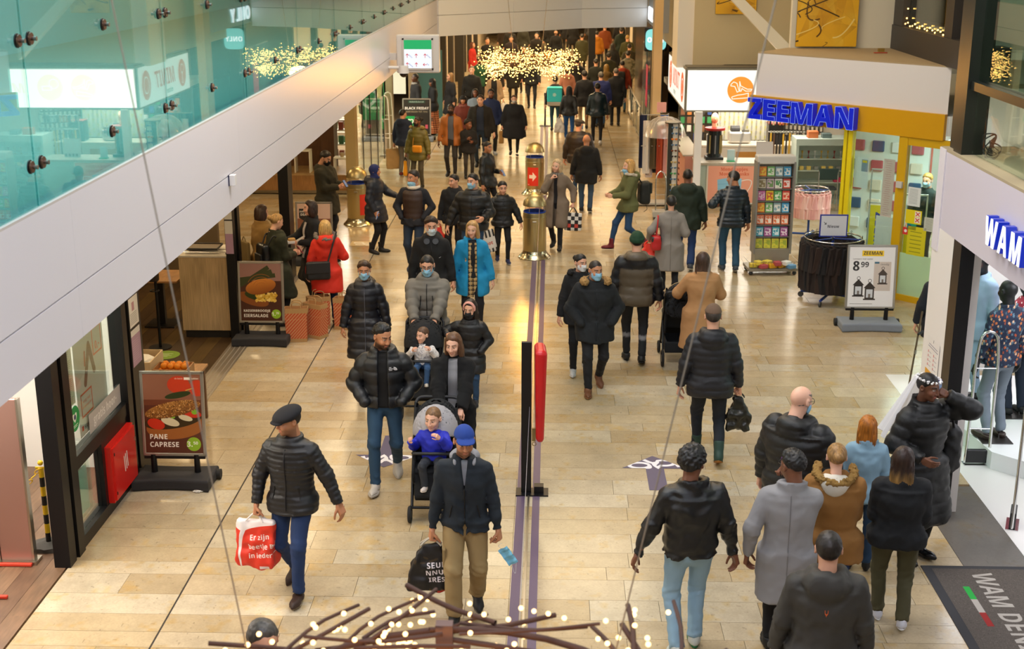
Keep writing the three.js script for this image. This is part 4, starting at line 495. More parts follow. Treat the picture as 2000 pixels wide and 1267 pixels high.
// ---------------------------------------------------------------- right: discount shop with yellow band on the diagonal
const DG = (s, off = 0) => [3.45 + s * .70711 + off * .70711, -22.83 + s * .70711 - off * .70711]; // s along the front, off behind it
{
const b = structGroup('wall_right_canopy', 'white canopy box over the yellow shop front'); mesh('canopy', prism([DG(.07), DG(3.65), [6.03, -23.7], [4.3, -23.95]], 3.03, 3.73), std(0xddd6d2, .4), b); mesh('canopy_top', prism([DG(.07), DG(3.65), [6.03, -23.7], [4.3, -23.95]], 3.73, 3.75), std(0xa8906a, .8), b); mesh('yellow_band', plate(DG(0, -.03), DG(3.65, -.03), 2.63, 3.03, .08), std(0xd29a08, .35), b);
tagMesh(mesh('ledge_clutter', [box(.1, .06, .08, 5.6, 3.78, -22.9)], std(0x8a6a20, .6)), 'small ochre box lying on the canopy ledge', 'box'); tagMesh(mesh('ledge_strap', [box(.22, .015, .04, 5.52, 3.76, -22.6)], std(0xb04020, .6)), 'red strap lying on the canopy ledge', 'strap');
const z = thing('shop_lettering', 'big blue 3D shop letters on the yellow band', 'sign', [DG(.06, -.08)[0], 2.66, DG(.06, -.08)[1]], -Math.PI / 4), bl = std(0x1226c8, .3, 0, { emissive: 0x0818b0, emissiveIntensity: .25 }), edge = glowMat(0xa8c4ff, .75);
let ox = 0; for (const ch of 'ZEEMAN') { const g = letters(ch, .34, .13, { bevel: 1 }); const w = g.boundingBox.max.x - g.boundingBox.min.x, x0 = g.boundingBox.min.x, want = { Z: .29, E: .25, M: .42, A: .36, N: .35 }[ch]; g.translate(-x0, 0, 0); g.scale(want / w, 1, 1); const m = mesh('letter', g, bl, z); m.position.set(ox, 0, 0); const e = new THREE.EdgesGeometry(g, 60), p = e.attributes.position, seg = []; for (let i = 0; i < p.count; i += 2) if (p.getZ(i) > .125 && p.getZ(i + 1) > .125) { const a = [p.getX(i), p.getY(i), .135], c = [p.getX(i + 1), p.getY(i + 1), .135]; if (Math.hypot(a[0] - c[0], a[1] - c[1]) > .002) seg.push(bar(a, c, .0024, 4)); } if (seg.length) mesh('letter_trim', seg, edge, m); ox += want + .034; }
const yl = std(0xe8d010, .4), ym = std(0xd2a408, .4), fr = structGroup('window_6', 'yellow framed glass front of the discount shop');
mesh('frame_post', [plate(DG(1.9), DG(1.96), 0, 2.63, .12), plate(DG(1.98), DG(2.06), 0, 2.63, .1)], yl, fr); mesh('frame_post', plate(DG(2.9), DG(3.05), 0, 2.63, .1), ym, fr); mesh('frame_rail', plate(DG(3.05), DG(3.65), 0, .1, .08), ym, fr); mesh('frame_rail', plate(DG(3.05), DG(3.65), 2.5, 2.63, .08), ym, fr); mesh('frame_post', plate(DG(3.65), DG(3.8), 0, 2.63, .1), ym, fr);
mesh('pane', plate(DG(2.06), DG(2.9), .02, 2.63, .01), glassPane, fr); mesh('pane', plate(DG(3.05), DG(3.65), .1, 2.5, .01), glassPane, fr); mesh('frosted_film', plate(DG(3.05, -.008), DG(3.65, -.008), .1, .78, .002), phys({ color: 0xd8e8cc, roughness: .6, transmission: .6, thickness: 0 }), fr);
mesh('door_lock', [plate(DG(2.93, -.07), DG(3.03, -.07), 1.82, 1.92, .05)], std(0xc9c6c0, .4), fr);
struct('wall_discount', [bx(9.8, 10, 0, 3.3, -17, -27), bx(6.6, 10, 0, 3.3, -26.9, -27)], std(0xe4e6e0, .6), 'white inner walls of the discount shop'); struct('ceiling_discount', [prism([DG(.1), DG(3.7), [9.9, -20.1], [9.9, -27], [6.6, -27], [6.2, -23.9], [4.4, -23.9]], 2.7, 3.0)], std(0xe4e6e0, .7), 'ceiling of the discount shop'); for (const [x, zz] of [[6.6, -22.2], [8.2, -22.2], [7.2, -24.8]]) panelLight('discount_shop_lamp', 'white ceiling panel inside the discount shop', 1.2, .5, x, 2.63, zz, 0xf2fff6, 22, 4, 'discount shop lamps');
// security banner posts with shop name
for (const [s, off, l, h] of [[2.45, .3, 'yellow security post with blue lettering left of white paper', 2.0], [2.95, .55, 'yellow security post with blue lettering behind the door frame', 1.62]]) { const [x, zz] = DG(s, off), g = thing('security_post', l, 'security post', [x, 0, zz], -.25); mesh('post_frame', [box(.025, h, .04, -.17, h / 2, 0), box(.025, h, .04, .17, h / 2, 0), box(.36, .025, .04, 0, h, 0), box(.36, .02, .04, 0, h - .55, 0)], std(0xc9cec8, .35, .4), g); mesh('panel', box(.31, h - .75, .02, 0, (h - .75) / 2 + .16, 0), std(0xe8d414, .5), g); mesh('lettering', sheet(.3, h - .76, 0, (h - .75) / 2 + .16, .012), print(120, 480, (x2, W, H) => { x2.fillStyle = '#ecd818'; x2.fillRect(0, 0, W, H); x2.save(); x2.translate(34, 40); x2.rotate(Math.PI / 2); txt(x2, 'ZEEMAN', 0, 0, 'bold 88px sans-serif', '#1c38a8'); x2.restore(); }), g); mesh('foot', box(.4, .1, .16, 0, .05, 0), std(0x9aa09a, .5), g); }
const pap = (label, s, y, w, h, draw, off = -.012) => { const [x, zz] = DG(s, off), g = thing('door_notice', label, 'notice', [x, y, zz], -Math.PI / 4); mesh('sheet', sheet(w, h), print(80, Math.round(80 * h / w), draw), g); };
pap('white printed notice on the discount shop door', 3.22, 1.7, .22, .3, (x, W, H) => { x.fillStyle = '#dfe4e2'; x.fillRect(0, 0, W, H); x.fillStyle = '#8a9090'; for (let i = 12; i < H - 14; i += 8) x.fillRect(10, i, 52, 2); }); pap('yellow price list sheet low on the shop door', 3.32, 1.0, .32, .46, (x, W, H) => { x.fillStyle = '#d8cc20'; x.fillRect(0, 0, W, H); x.fillStyle = '#8a8a20'; for (let i = 20; i < H - 10; i += 16) x.fillRect(12, i, 50, 3); }); pap('yellow strip with two red crosses on the shop door', 3.24, 1.38, .28, .22, (x, W, H) => { x.fillStyle = '#e8d214'; x.fillRect(0, 0, W, H); x.strokeStyle = '#d03a2a'; x.lineWidth = 4; for (const q of [4, H / 2]) { x.fillStyle = '#f4ead8'; x.fillRect(46, q, 28, H / 2 - 6); x.beginPath(); x.moveTo(50, q + 4); x.lineTo(70, q + H / 2 - 10); x.moveTo(70, q + 4); x.lineTo(50, q + H / 2 - 10); x.stroke(); } }); pap('small red pictogram sticker on the shop door', 3.12, 1.14, .1, .12, (x, W, H) => { x.fillStyle = '#d83a30'; x.fillRect(0, 0, W, H); x.fillStyle = '#f4e8e4'; x.beginPath(); x.arc(W / 2, H / 2, 20, 0, 7); x.fill(); }); pap('small green pay sticker on the shop door', 3.22, 1.22, .16, .1, (x, W, H) => { x.fillStyle = '#1f9a70'; x.fillRect(0, 0, W, H); x.fillStyle = '#1a4a8a'; x.fillRect(6, 10, 30, 26); }); pap('grey notice beside the pillar on the shop door', 3.52, 1.3, .18, .22, (x, W, H) => { x.fillStyle = '#c6cabc'; x.fillRect(0, 0, W, H); x.fillStyle = '#7a8078'; for (let i = 12; i < H - 8; i += 9) x.fillRect(12, i, 50, 2); });
pap('pink receipt paper strip hanging in the shop window', 2.7, 1.75, .2, .95, (x, W, H) => { x.fillStyle = '#e8c8c4'; x.fillRect(0, 0, W, H); x.fillStyle = '#d89a9a'; for (let i = 12; i < H - 10; i += 14) x.fillRect(12 + (i % 3) * 4, i, 40, 3); }, .06); pap('large plain white sheet low in the shop window', 2.72, 1.05, .34, .5, (x, W, H) => { x.fillStyle = '#ece6e0'; x.fillRect(0, 0, W, H); }, .03); pap('white price card cluster on the shop window', 2.2, 1.95, .26, .5, (x, W, H) => { x.fillStyle = '#dfe2e4'; x.fillRect(0, 0, W, H); x.fillStyle = '#8a9aac'; x.fillRect(40, 10, 36, 60); x.fillStyle = '#e0c030'; x.fillRect(44, 14, 26, 12); }, .05);
// white product wall inside
const wp = thing('product_wall', 'white panel wall of hanging goods inside the discount shop', 'shelf', [6.2, 0, -24.2], -.5); mesh('back_panel', rbox(1.5, 2.2, .04, .02, 0, 1.25, 0), std(0xdfe8e4, .5), wp); mesh('panel_frame', [rbox(1.56, .03, .06, .01, 0, 2.36, 0), rbox(.03, 2.3, .06, .01, -.78, 1.2, 0), rbox(.03, 2.3, .06, .01, .78, 1.2, 0)], std(0xc86a5a, .5), wp); for (let j = 0; j < 5; j++) for (let i = 0; i < 4; i++) mesh('hanging_pack', rbox(.22, .2, .05, .02, -.54 + i * .36, .5 + j * .36, .06), std(pick([0x5a8a80, 0x35557a, 0xd8d0c0, 0xb05a60, 0xe0e4e4]), .5), wp);
const s2 = thing('glass_shelves', 'rows of clear boxes on shelves behind the masked shopper', 'shelf', [7.9, 0, -23.6], -.6); for (let j = 0; j < 6; j++) { mesh('shelf_board', box(1.8, .02, .35, 0, .5 + j * .35, 0), std(0xdfe6e6, .4), s2); for (let i = 0; i < 6; i++) mesh('clear_box', rbox(.24, .16, .26, .03, -.72 + i * .29, .6 + j * .35, 0), std(0xcfdcdc, .2), s2); }
}
// round clothes racks
function roundRack(label, x, z, r, h, baseC, gLabel, gGroup, garment, n, a0, a1, alt, alt2) {
const g = thing('clothes_rack', label, 'rack', [x, 0, z]); mesh('hoop', ringG(r, .012, 0, h, 0), chrome, g); mesh('spoke', [0, 1, 2].map((i) => { const a = i * 2.094 + .4; return bar([0, h - .02, 0], [Math.cos(a) * r, h, Math.sin(a) * r], .014, 8); }), std(baseC, .4), g); mesh('column', cyl(.022, .022, h - .1, 0, h / 2 + .05, 0, 12), std(baseC, .4), g);
mesh('base_leg', [0, 1, 2, 3].map((i) => { const a = i * 1.571 + .5; return bar([0, .12, 0], [Math.cos(a) * r * 1.05, .1, Math.sin(a) * r * 1.05], .022, 8); }), std(baseC, .4), g); for (let i = 0; i < 4; i++) { const a = i * 1.571 + .5, c = cyl(.045, .045, .028, 0, 0, 0, 14); c.rotateX(Math.PI / 2); c.rotateY(-a); c.translate(Math.cos(a) * r * 1.05, .046, Math.sin(a) * r * 1.05); mesh('caster', c, std(0x3a3a3a, .5), g); }
for (let i = 0; i < n; i++) { const a = a0 + (a1 - a0) * i / (n - 1), o = garment.clone(); o.name = numbered('hanging_garment'); scene.add(o); o.position.set(x + Math.cos(a) * r, h, z + Math.sin(a) * r); o.rotation.y = -a + rnd(-.08, .08) + Math.PI / 2; if (i % 3 === 1) o.children[0].material = cloth0(alt); else if (i % 5 === 3) o.children[0].material = cloth0(alt2); o.userData = { label: gLabel, category: 'garment', group: gGroup }; }
}
function garmentProto(w, len, c, puff, hangC) {
const g = new THREE.Group(), p = [], K = 10; const s = new THREE.Shape(); s.moveTo(-.05, -.05); s.lineTo(.05, -.05); s.lineTo(w * .5, -.1); s.lineTo(w * .62, -.1 - len * .55); s.lineTo(w * .48, -.1 - len * .55); s.lineTo(w * .45, -.1 - len); s.lineTo(-w * .45, -.1 - len); s.lineTo(-w * .48, -.1 - len * .55); s.lineTo(-w * .62, -.1 - len * .55); s.lineTo(-w * .5, -.1); s.closePath();
const e = new THREE.ExtrudeGeometry(s, { depth: puff, bevelEnabled: true, bevelSize: .012, bevelThickness: .014, bevelSegments: 2 }); e.translate(0, 0, -puff / 2); const q = e.attributes.position; for (let i = 0; i < q.count; i++) q.setZ(i, q.getZ(i) + .018 * Math.sin(q.getX(i) * 30 + q.getY(i) * 6)); e.computeVertexNormals(); mesh('garment', e, cloth0(c), g);
mesh('hanger', [tube([[-w * .4, -.1, 0], [0, -.03, 0], [w * .4, -.1, 0]], .007, 10, 5), tube([[0, -.03, 0], [0, .01, 0], [.018, .03, 0], [.0, .045, 0], [-.018, .025, 0]], .004, 12, 5)], std(hangC, .5), g); return g;
}
function cloth0(c) { return std(c, .9, 0, { bumpMap: grainTex, bumpScale: .001 }); }
roundRack('round rack of dark garments in front of the yellow shop', 4.5, -20.55, .45, 1.04, 0x1c3a8a, 'dark garment hanging on the near round rack', 'dark garments on the round rack', garmentProto(.34, .72, 0x241a17, .03, 0x17171a), 26, .2, 5.6, 0x151417, 0x33241d);
roundRack('round rack of pink baby clothes behind the card rack', 4.98, -25.0, .34, 1.0, 0x1c4a9a, 'pale pink baby top hanging on the far round rack', 'pink baby clothes on the round rack', garmentProto(.26, .42, 0xe0a8a0, .03, 0x2a2022), 18, -.3, 4.2, 0xe8bcb4, 0xd89c98);
{
const s = thing('rack_sign', 'white card sign Nieuw on the round rack', 'sign', [4.47, 1.05, -20.45]); mesh('frame', box(.44, .36, .02, 0, .2, 0), std(0x2a3a9a, .4), s); mesh('card', sheet(.4, .32, 0, .2, .0115), print(200, 160, (x) => { x.fillStyle = '#dcdde2'; x.fillRect(0, 0, 200, 160); txt(x, 'Nieuw', 50, 96, 'bold 30px sans-serif', '#2a2c38'); x.strokeStyle = '#2a2c38'; x.lineWidth = 4; x.beginPath(); x.moveTo(22, 50); x.lineTo(40, 68); x.moveTo(40, 54); x.lineTo(40, 68); x.lineTo(26, 68); x.stroke(); }), s); mesh('stem', cyl(.012, .012, .08, 0, .0, 0, 8), steel, s);
// greeting card rack
const r = thing('card_rack', 'tall wheeled rack of greeting cards', 'rack', [3.84, 0, -22.45], .06), gm = std(0x8a8780, .5, .3); mesh('rack_back', box(.6, 1.55, .03, 0, 1.15, -.1), std(0xb9b6b0, .5), r); mesh('rack_side', [box(.03, 1.6, .3, -.315, 1.15, 0), box(.03, 1.6, .3, .315, 1.15, 0)], gm, r); mesh('rack_header', rbox(.66, .14, .26, .02, 0, 1.98, 0), std(0xc6c2ba, .5), r);
mesh('wheeled_base', [box(.86, .05, .5, 0, .1, .06), box(.6, .3, .28, 0, .28, 0)], std(0x9a9488, .45, .4), r); for (const [a, b] of [[-.38, .26], [.38, .26], [-.38, -.14], [.38, -.14]]) { const c = cyl(.04, .04, .03, a, .04, b, 12); mesh('caster', ball(.038, a, .038, b, 10), std(0x2a2a2a, .5), r); } mesh('wire_tray', [...Array(14)].map((_, i) => bar([-.42 + i * .065, .13, .3], [-.42 + i * .065, .24, .3], .004, 4)).concat([bar([-.43, .24, .3], [.43, .24, .3], .005), bar([-.43, .24, -.16], [-.43, .24, .3], .005), bar([.43, .24, -.16], [.43, .24, .3], .005)]), steel, r);
const cc = [['#e88a2c', '#f0d048'], ['#7ab86a', '#e8e4d8'], ['#8aaab0', '#e8e8e0'], ['#3a9ac8', '#e0e4e0'], ['#c9c0a8', '#8a7a50'], ['#c9b0b8', '#6a8a50'], ['#e0dcd0', '#4a8a50'], ['#c8452c', '#e8d8d0'], ['#d070a8', '#f0d0e0'], ['#ecc81c', '#c85a2c'], ['#5aa85a', '#e0e8d0'], ['#d8402a', '#f0c0a0'], ['#e87a4a', '#f8e8d8'], ['#48a8c0', '#e0f0f4'], ['#a85a9a', '#f0e0ea'], ['#e0d848', '#a8b840']];
const cm = cc.map(([a, b]) => print(48, 64, (x) => { x.fillStyle = a; x.fillRect(0, 0, 48, 64); x.fillStyle = b; x.fillRect(5, 12, 38, 44); x.fillStyle = a; for (let i = 0; i < 7; i++) { x.beginPath(); x.arc(rnd(8, 40), rnd(18, 52), rnd(3, 8), 0, 7); x.fill(); } })); const cg = box(.125, .165, .004); { const u = cg.attributes.uv, p = cg.attributes.position; for (let i = 0; i < u.count; i++) u.setXY(i, (p.getX(i) + .0625) / .125, (p.getY(i) + .0825) / .165); }
const rows = ['top row', 'second row', 'third row', 'fourth row', 'fifth row', 'sixth row', 'bottom row']; for (let j = 0; j < 7; j++) { mesh('card_shelf', box(.6, .012, .1, 0, 1.68 - j * .21, .02), gm, r); for (let i = 0; i < 4; i++) { const o = mesh('greeting_card', cg, cm[j === 4 ? 12 : j === 5 ? 13 + (i % 2) : j === 6 ? 15 : (j * 4 + i) % 12]); o.position.set(3.84 - .21 + i * .14, 1.775 - j * .21, -22.41 + .02 * 0); o.rotation.x = -.15; tagMesh(o, ['leftmost', 'second', 'third', 'rightmost'][i] + ' greeting card in the ' + rows[j] + ' of the card rack', 'card', 'greeting cards in the ' + rows[j]); } }
for (let i = 0; i < 9; i++) { const o = mesh('boxed_trinket', rbox(.11 + rnd(.05), .07, .12, .01, 0, 0, 0), std(pick([0xd8a020, 0xd8d4cc, 0x5a8ab0, 0xb04a50, 0xe0c84a]), .5)); o.position.set(3.52 + i * .08, .17 + (i % 2) * .05, -22.22 + (i % 3) * .04); o.rotation.y = rnd(1); tagMesh(o, 'small packaged trinket in the tray under the card rack', 'package', 'trinkets in the rack tray'); }
}
// ---------------------------------------------------------------- right: heel and key kiosk
{
const sg = thing('illuminated_sign', 'long illuminated white sign box with orange shoe roundel', 'sign', [0, 0, 0]); const SW = 3.6;
mesh('sign_frame', [bx(2.76, 2.76 + SW, 3.0, 3.04, -27.48, -31.5), bx(2.76, 2.76 + SW, 2.14, 2.18, -27.48, -31.5), bx(2.755, 2.8, 2.14, 3.04, -27.46, -27.54)], std(0x8f8a78, .4, .4), sg);
const shoes = (x, cx, cy, r) => { x.fillStyle = '#ee9030'; x.beginPath(); x.arc(cx, cy, r, 0, 7); x.fill(); x.strokeStyle = '#fbf3e4'; x.lineWidth = r * .06; const L = (pts) => { x.beginPath(); pts.forEach(([a, b], i) => i ? x.lineTo(cx + a * r, cy + b * r) : x.moveTo(cx + a * r, cy + b * r)); x.stroke(); }; L([[-.75, -.4], [-.55, -.6], [-.3, -.5], [-.2, -.2], [-.1, .1], [-.25, .18], [-.45, -.25], [-.75, -.3], [-.75, -.4]]); L([[-.1, -.65], [0, -.3], [.5, -.05], [.85, -.05], [.8, .08], [.4, .1], [.1, -.1], [.05, .1], [-.05, .1], [-.1, -.65]]); L([[-.65, .55], [-.2, .4], [.2, .35], [.6, .25], [.6, .6], [0, .65], [-.6, .7], [-.65, .55]]); };
mesh('sign_face', (() => { const g = sheet(SW - .04, .82); g.translate(2.78 + SW / 2, 2.59, -27.47); return g; })(), glowPrint(1100, 256, (x) => { x.fillStyle = '#fff7e8'; x.fillRect(0, 0, 1100, 256); shoes(x, 340, 124, 84); x.fillStyle = '#ee9030'; x.beginPath(); x.arc(560, 124, 84, 0, 7); x.fill(); x.strokeStyle = '#fbf3e4'; x.lineWidth = 6; x.beginPath(); x.arc(535, 100, 30, 0, 7); x.stroke(); x.strokeRect(552, 116, 60, 26); txt(x, 'Mister Minit', 720, 160, 'bold italic 90px sans-serif', '#e0562c'); }, .95), sg);
mesh('sign_side', (() => { const g = sheet(3.95, .82, 0, 0, 0, -Math.PI / 2); g.translate(2.755, 2.59, -29.5); return g; })(), glowPrint(1000, 210, (x) => { x.fillStyle = '#fff4e2'; x.fillRect(0, 0, 1000, 210); x.fillStyle = '#e8642c'; x.beginPath(); x.arc(150, 105, 80, 0, 7); x.fill(); x.strokeStyle = '#fbf3e4'; x.lineWidth = 7; x.beginPath(); x.arc(150, 80, 26, 0, 7); x.stroke(); x.strokeRect(142, 104, 16, 60); txt(x, 'MINIT', 290, 140, 'bold italic 130px sans-serif', '#e0562c'); txt(x, 'mister', 360, 190, 'bold 40px sans-serif', '#3a6a4a'); x.fillStyle = '#e8642c'; x.beginPath(); x.arc(860, 105, 80, 0, 7); x.fill(); x.strokeStyle = '#fbf3e4'; x.beginPath(); x.arc(860, 105, 44, 0, 7); x.stroke(); }, .85), sg);
area(3.4, .8, 4.5, 2.59, -27.4, 4.5, 2.0, -20, 0xfff0d8, 2.2);
mesh('sign_top', bx(2.8, 2.76 + SW, 3.04, 3.06, -27.5, -31.5), std(0x6a6252, .7), sg);
struct('trim_12', [bx(2.98, 3.13, 0, 2.16, -27.35, -27.5)], white, 'white corner post of the kiosk'); struct('wall_kiosk', [bx(3.2, 9, 0, 3.0, -33.2, -33.3), bx(6.5, 6.6, 0, 3.0, -27, -33.2)], std(0x8a8272, .7), 'back wall of the key kiosk'); struct('ceiling_kiosk', [bx(2.8, 6.5, 2.18, 2.3, -27.6, -33.2)], std(0xe2dccf, .7), 'ceiling of the key kiosk');
for (const z of [-28.6, -30.2, -31.2]) panelLight('kiosk_lamp', 'ceiling lamp inside the key kiosk', 2.6, .3, 4.6, 2.11, z, 0xfff6e6, 9, 4, 'kiosk ceiling lamps');
const ct = thing('kiosk_counter', 'pale green kiosk counter with grey worktop', 'counter', [0, 0, 0]); mesh('counter_front', bx(3.15, 5.2, .1, .94, -28.1, -28.6), std(0xa9b8ac, .5), ct); mesh('counter_top', bx(3.1, 5.22, .94, .985, -28.04, -28.8), std(0xb5aa98, .35), ct); mesh('plinth', bx(3.2, 5.2, 0, .1, -28.16, -28.6), std(0xb9ae94, .5), ct); const c2 = thing('kiosk_side_counter', 'salmon panelled side counter of the kiosk', 'counter'); mesh('side_front', bx(2.95, 3.25, .1, 1.0, -28.85, -32), std(0xc98a78, .5), c2); mesh('side_top', bx(2.9, 3.3, 1.0, 1.03, -28.85, -32), std(0xb5aa98, .35), c2);
const po = thing('mask_poster', 'salmon poster Mondkapjes Mouth masks on kiosk counter', 'poster', [3.92, .52, -28.08]); mesh('poster_frame', box(1.14, .86, .02, 0, 0, 0), std(0xe0d8c8, .5), po); mesh('print', sheet(1.08, .8, 0, 0, .012), print(432, 320, (x, W, H) => { x.fillStyle = '#f0a58a'; x.fillRect(0, 0, W, H); txt(x, 'Mondkapjes', 222, 42, 'bold 38px serif', '#d8572e', 'center'); txt(x, 'Mouth masks', 222, 82, 'bold 38px serif', '#d8572e', 'center'); x.fillStyle = '#8cc4e0'; x.beginPath(); x.moveTo(80, 120); x.quadraticCurveTo(200, 90, 290, 110); x.lineTo(280, 270); x.quadraticCurveTo(180, 320, 90, 250); x.fill(); x.strokeStyle = '#6aa8cc'; x.lineWidth = 3; for (const y of [160, 200]) { x.beginPath(); x.moveTo(84, y); x.lineTo(284, y - 12); x.stroke(); } x.strokeStyle = '#f4ece4'; x.lineWidth = 7; x.beginPath(); x.moveTo(286, 130); x.quadraticCurveTo(410, 90, 360, 190); x.quadraticCurveTo(330, 250, 282, 250); x.stroke(); }), po);
// key wall
const kw = thing('key_wall', 'wall panel hung with hundreds of blank keys', 'display', [4.75, 1.5, -31.7]); mesh('panel', box(1.5, 1.1, .03, 0, 0, 0), std(0xcac6b0, .5), kw); const kg = merge([box(.035, .05, .004, 0, 0, 0), box(.012, .06, .004, 0, -.05, 0)]), N = 14 * 9, km = [std(0xd8d27a, .35, .6), std(0xd2d0cc, .3, .7)]; for (const q of [0, 1]) { const im = new THREE.InstancedMesh(kg, km[q], N / 2), m4 = new THREE.Matrix4(); let c = 0; for (let j = 0; j < 9; j++) for (let i = 0; i < 14; i++) if ((i + j * 7) % 2 === q && c < N / 2) im.setMatrixAt(c++, m4.makeTranslation(-.7 + i * .108, .47 - j * .118, .03)); im.name = 'keys'; im.userData.kind = 'stuff'; kw.add(im); }
const hw = thing('accessory_wall', 'dark grid wall of hanging repair accessories', 'display', [5.95, 1.4, -31.9], -.5); mesh('grid', [...Array(12)].map((_, i) => box(2.2, .012, .02, 0, -.8 + i * .14, 0)), std(0x2a2622, .5), hw); mesh('grid_back', box(2.2, 1.8, .02, 0, -.02, -.03), std(0x5a5248, .7), hw); { const im = new THREE.InstancedMesh(box(.05, .1, .02), std(0xc2b8a4, .4, .4), 220), m4 = new THREE.Matrix4(); for (let i = 0; i < 220; i++) im.setMatrixAt(i, m4.makeTranslation(-1.02 + (i % 20) * .107, .66 - Math.floor(i / 20) * .14, .02)); im.name = 'hanging_accessories'; im.userData.kind = 'stuff'; hw.add(im); }
const cols = [0xd87a30, 0xe0d8c8, 0x35508a, 0x2a2624, 0xc9b04a, 0x3a8a50, 0xb03a30, 0xd8d4cc, 0x8a5a3a]; const fw = thing('insole_wall', 'rack of coloured insole packets behind the counter', 'display', [3.7, 1.4, -31.75]); mesh('rack_grid', [...Array(8)].map((_, i) => box(1.3, .014, .03, 0, -.7 + i * .2, 0)).concat([...Array(6)].map((_, i) => box(.014, 1.5, .03, -.62 + i * .25, 0, 0))), std(0x2a2622, .5), fw); for (let j = 0; j < 7; j++) for (let i = 0; i < 8; i++) mesh('packet', box(.1, .15, .03, -.55 + i * .16, .62 - j * .2, .03), std(pick(cols), .5), fw);
const pr = (name, label, cat, x, y, z, fn) => { const g = thing(name, label, cat, [x, y, z]); fn(g); return g; };
pr('hat_bust', 'beige hat bust on the kiosk counter display', 'bust', 3.55, 1.66, -28.7, (g) => { mesh('head', (() => { const q = new THREE.SphereGeometry(.095, 18, 14); q.scale(.85, 1.25, 1); q.translate(0, .2, 0); return q; })(), std(0xd8ad88, .5), g); mesh('neck', cyl(.05, .06, .12, 0, .06, 0, 14), std(0xd8ad88, .5), g); mesh('nose', (() => { const q = new THREE.ConeGeometry(.02, .05, 8); q.rotateX(Math.PI / 2); q.translate(0, .19, .1); return q; })(), std(0xd8ad88, .5), g); });
pr('watch_display', 'dark glass display tower with red ring top', 'display', 3.55, .985, -28.6, (g) => { mesh('tower', cyl(.15, .15, .6, 0, .33, 0, 8), std(0x22282c, .2, .3), g); mesh('tower_base', rbox(.38, .06, .34, .01, 0, .03, 0), std(0x1d2022, .4), g); mesh('ring_top', cyl(.22, .22, .05, 0, .66, 0, 24), std(0xb01c1c, .35), g); for (let i = 0; i < 8; i++) { const a = i * .785; mesh('watch', rbox(.03, .4, .02, .008, Math.cos(a) * .155, .33, Math.sin(a) * .155), std(pick([0x8a8a8c, 0x3a2a22, 0xb09a60]), .35, .4), g); } });
pr('green_card_stand', 'pale leaflet stand on the kiosk counter', 'leaflet stand', 3.88, .985, -28.3, (g) => { mesh('leaflet', box(.16, .24, .02, 0, .13, 0), std(0xbcd4d8, .5), g); mesh('foot', box(.18, .02, .12, 0, .01, .03), std(0x2fae70, .5), g); });
pr('engraving_machine', 'chrome key cutting machine on the back bench', 'machine', 4.35, 1.06, -30.5, (g) => { mesh('machine_body', rbox(.5, .26, .34, .05, 0, .14, 0), std(0xd2cec6, .3, .5), g); mesh('motor', (() => { const c = cyl(.1, .1, .2, 0, 0, 0, 16); c.rotateZ(Math.PI / 2); c.translate(-.1, .3, 0); return c; })(), std(0x3a3836, .4), g); mesh('clamp', box(.16, .08, .1, .12, .28, .1), steel, g); });
const bench = thing('kiosk_bench', 'pale work bench behind the kiosk counter', 'bench', [4.5, 0, -30.5]); mesh('bench_top', rbox(2.3, .05, .7, .01, 0, 1.03, 0), std(0xd2c6b2, .4), bench); mesh('bench_front', box(2.3, .95, .05, 0, .53, .3), std(0xc8beae, .5), bench); mesh('till_opening', box(.6, .2, .06, .05, .8, .31), std(0xb07a30, .5), bench);
pr('black_cabinet_box', 'black box machine on the kiosk bench', 'machine', 5.15, 1.06, -30.4, (g) => { mesh('box', rbox(.34, .46, .34, .02, 0, .23, 0), std(0x1c1c1e, .4), g); mesh('red_lid', rbox(.36, .03, .36, .01, 0, .47, 0), std(0x9a2a24, .4), g); });
pr('sample_board', 'grey sample board leaning on the counter', 'display', 4.62, .985, -28.4, (g) => { mesh('board', (() => { const b = box(.36, .42, .02, 0, .2, 0); b.rotateX(-.2); return b; })(), std(0xc2bab6, .5), g); for (let i = 0; i < 4; i++) mesh('sample', box(.03, .06, .02, -.12 + i * .08, .06, .05), std(0x2c2a2a, .4), g); });
// belts on a rail
const br = thing('belt_rail', 'rail hung with watch straps and belts', 'rail', [5.3, 0, -29.6]); mesh('rail', [bar([-.45, 1.75, 0], [.45, 1.75, 0], .014), bar([-.45, 1.45, .06], [.45, 1.45, .06], .014), bar([-.45, 0, 0], [-.45, 1.8, 0], .016), bar([.45, 0, 0], [.45, 1.8, 0], .016)], chrome, br); for (let i = 0; i < 12; i++) { const b = mesh('belt', box(.035, .75 - (i % 3) * .08, .008), std(pick([0x241a16, 0x5a3a22, 0x17171a, 0x8a5a2a, 0xc89a1c]), .5)); b.position.set(4.92 + i * .07, 1.07, -29.53); tagMesh(b, 'leather belt hanging on the kiosk rail', 'belt', 'belts on the kiosk rail'); mesh('buckle', box(.045, .05, .014, 0, .38, 0), steel, b); } for (let i = 0; i < 12; i++) mesh('strap', rbox(.045, .16, .02, .008, -.4 + i * .072, 1.67, .02), std(pick([0x8a8a8a, 0xb06a30, 0x2a2a2c, 0xc9b48a]), .35, .5), br);
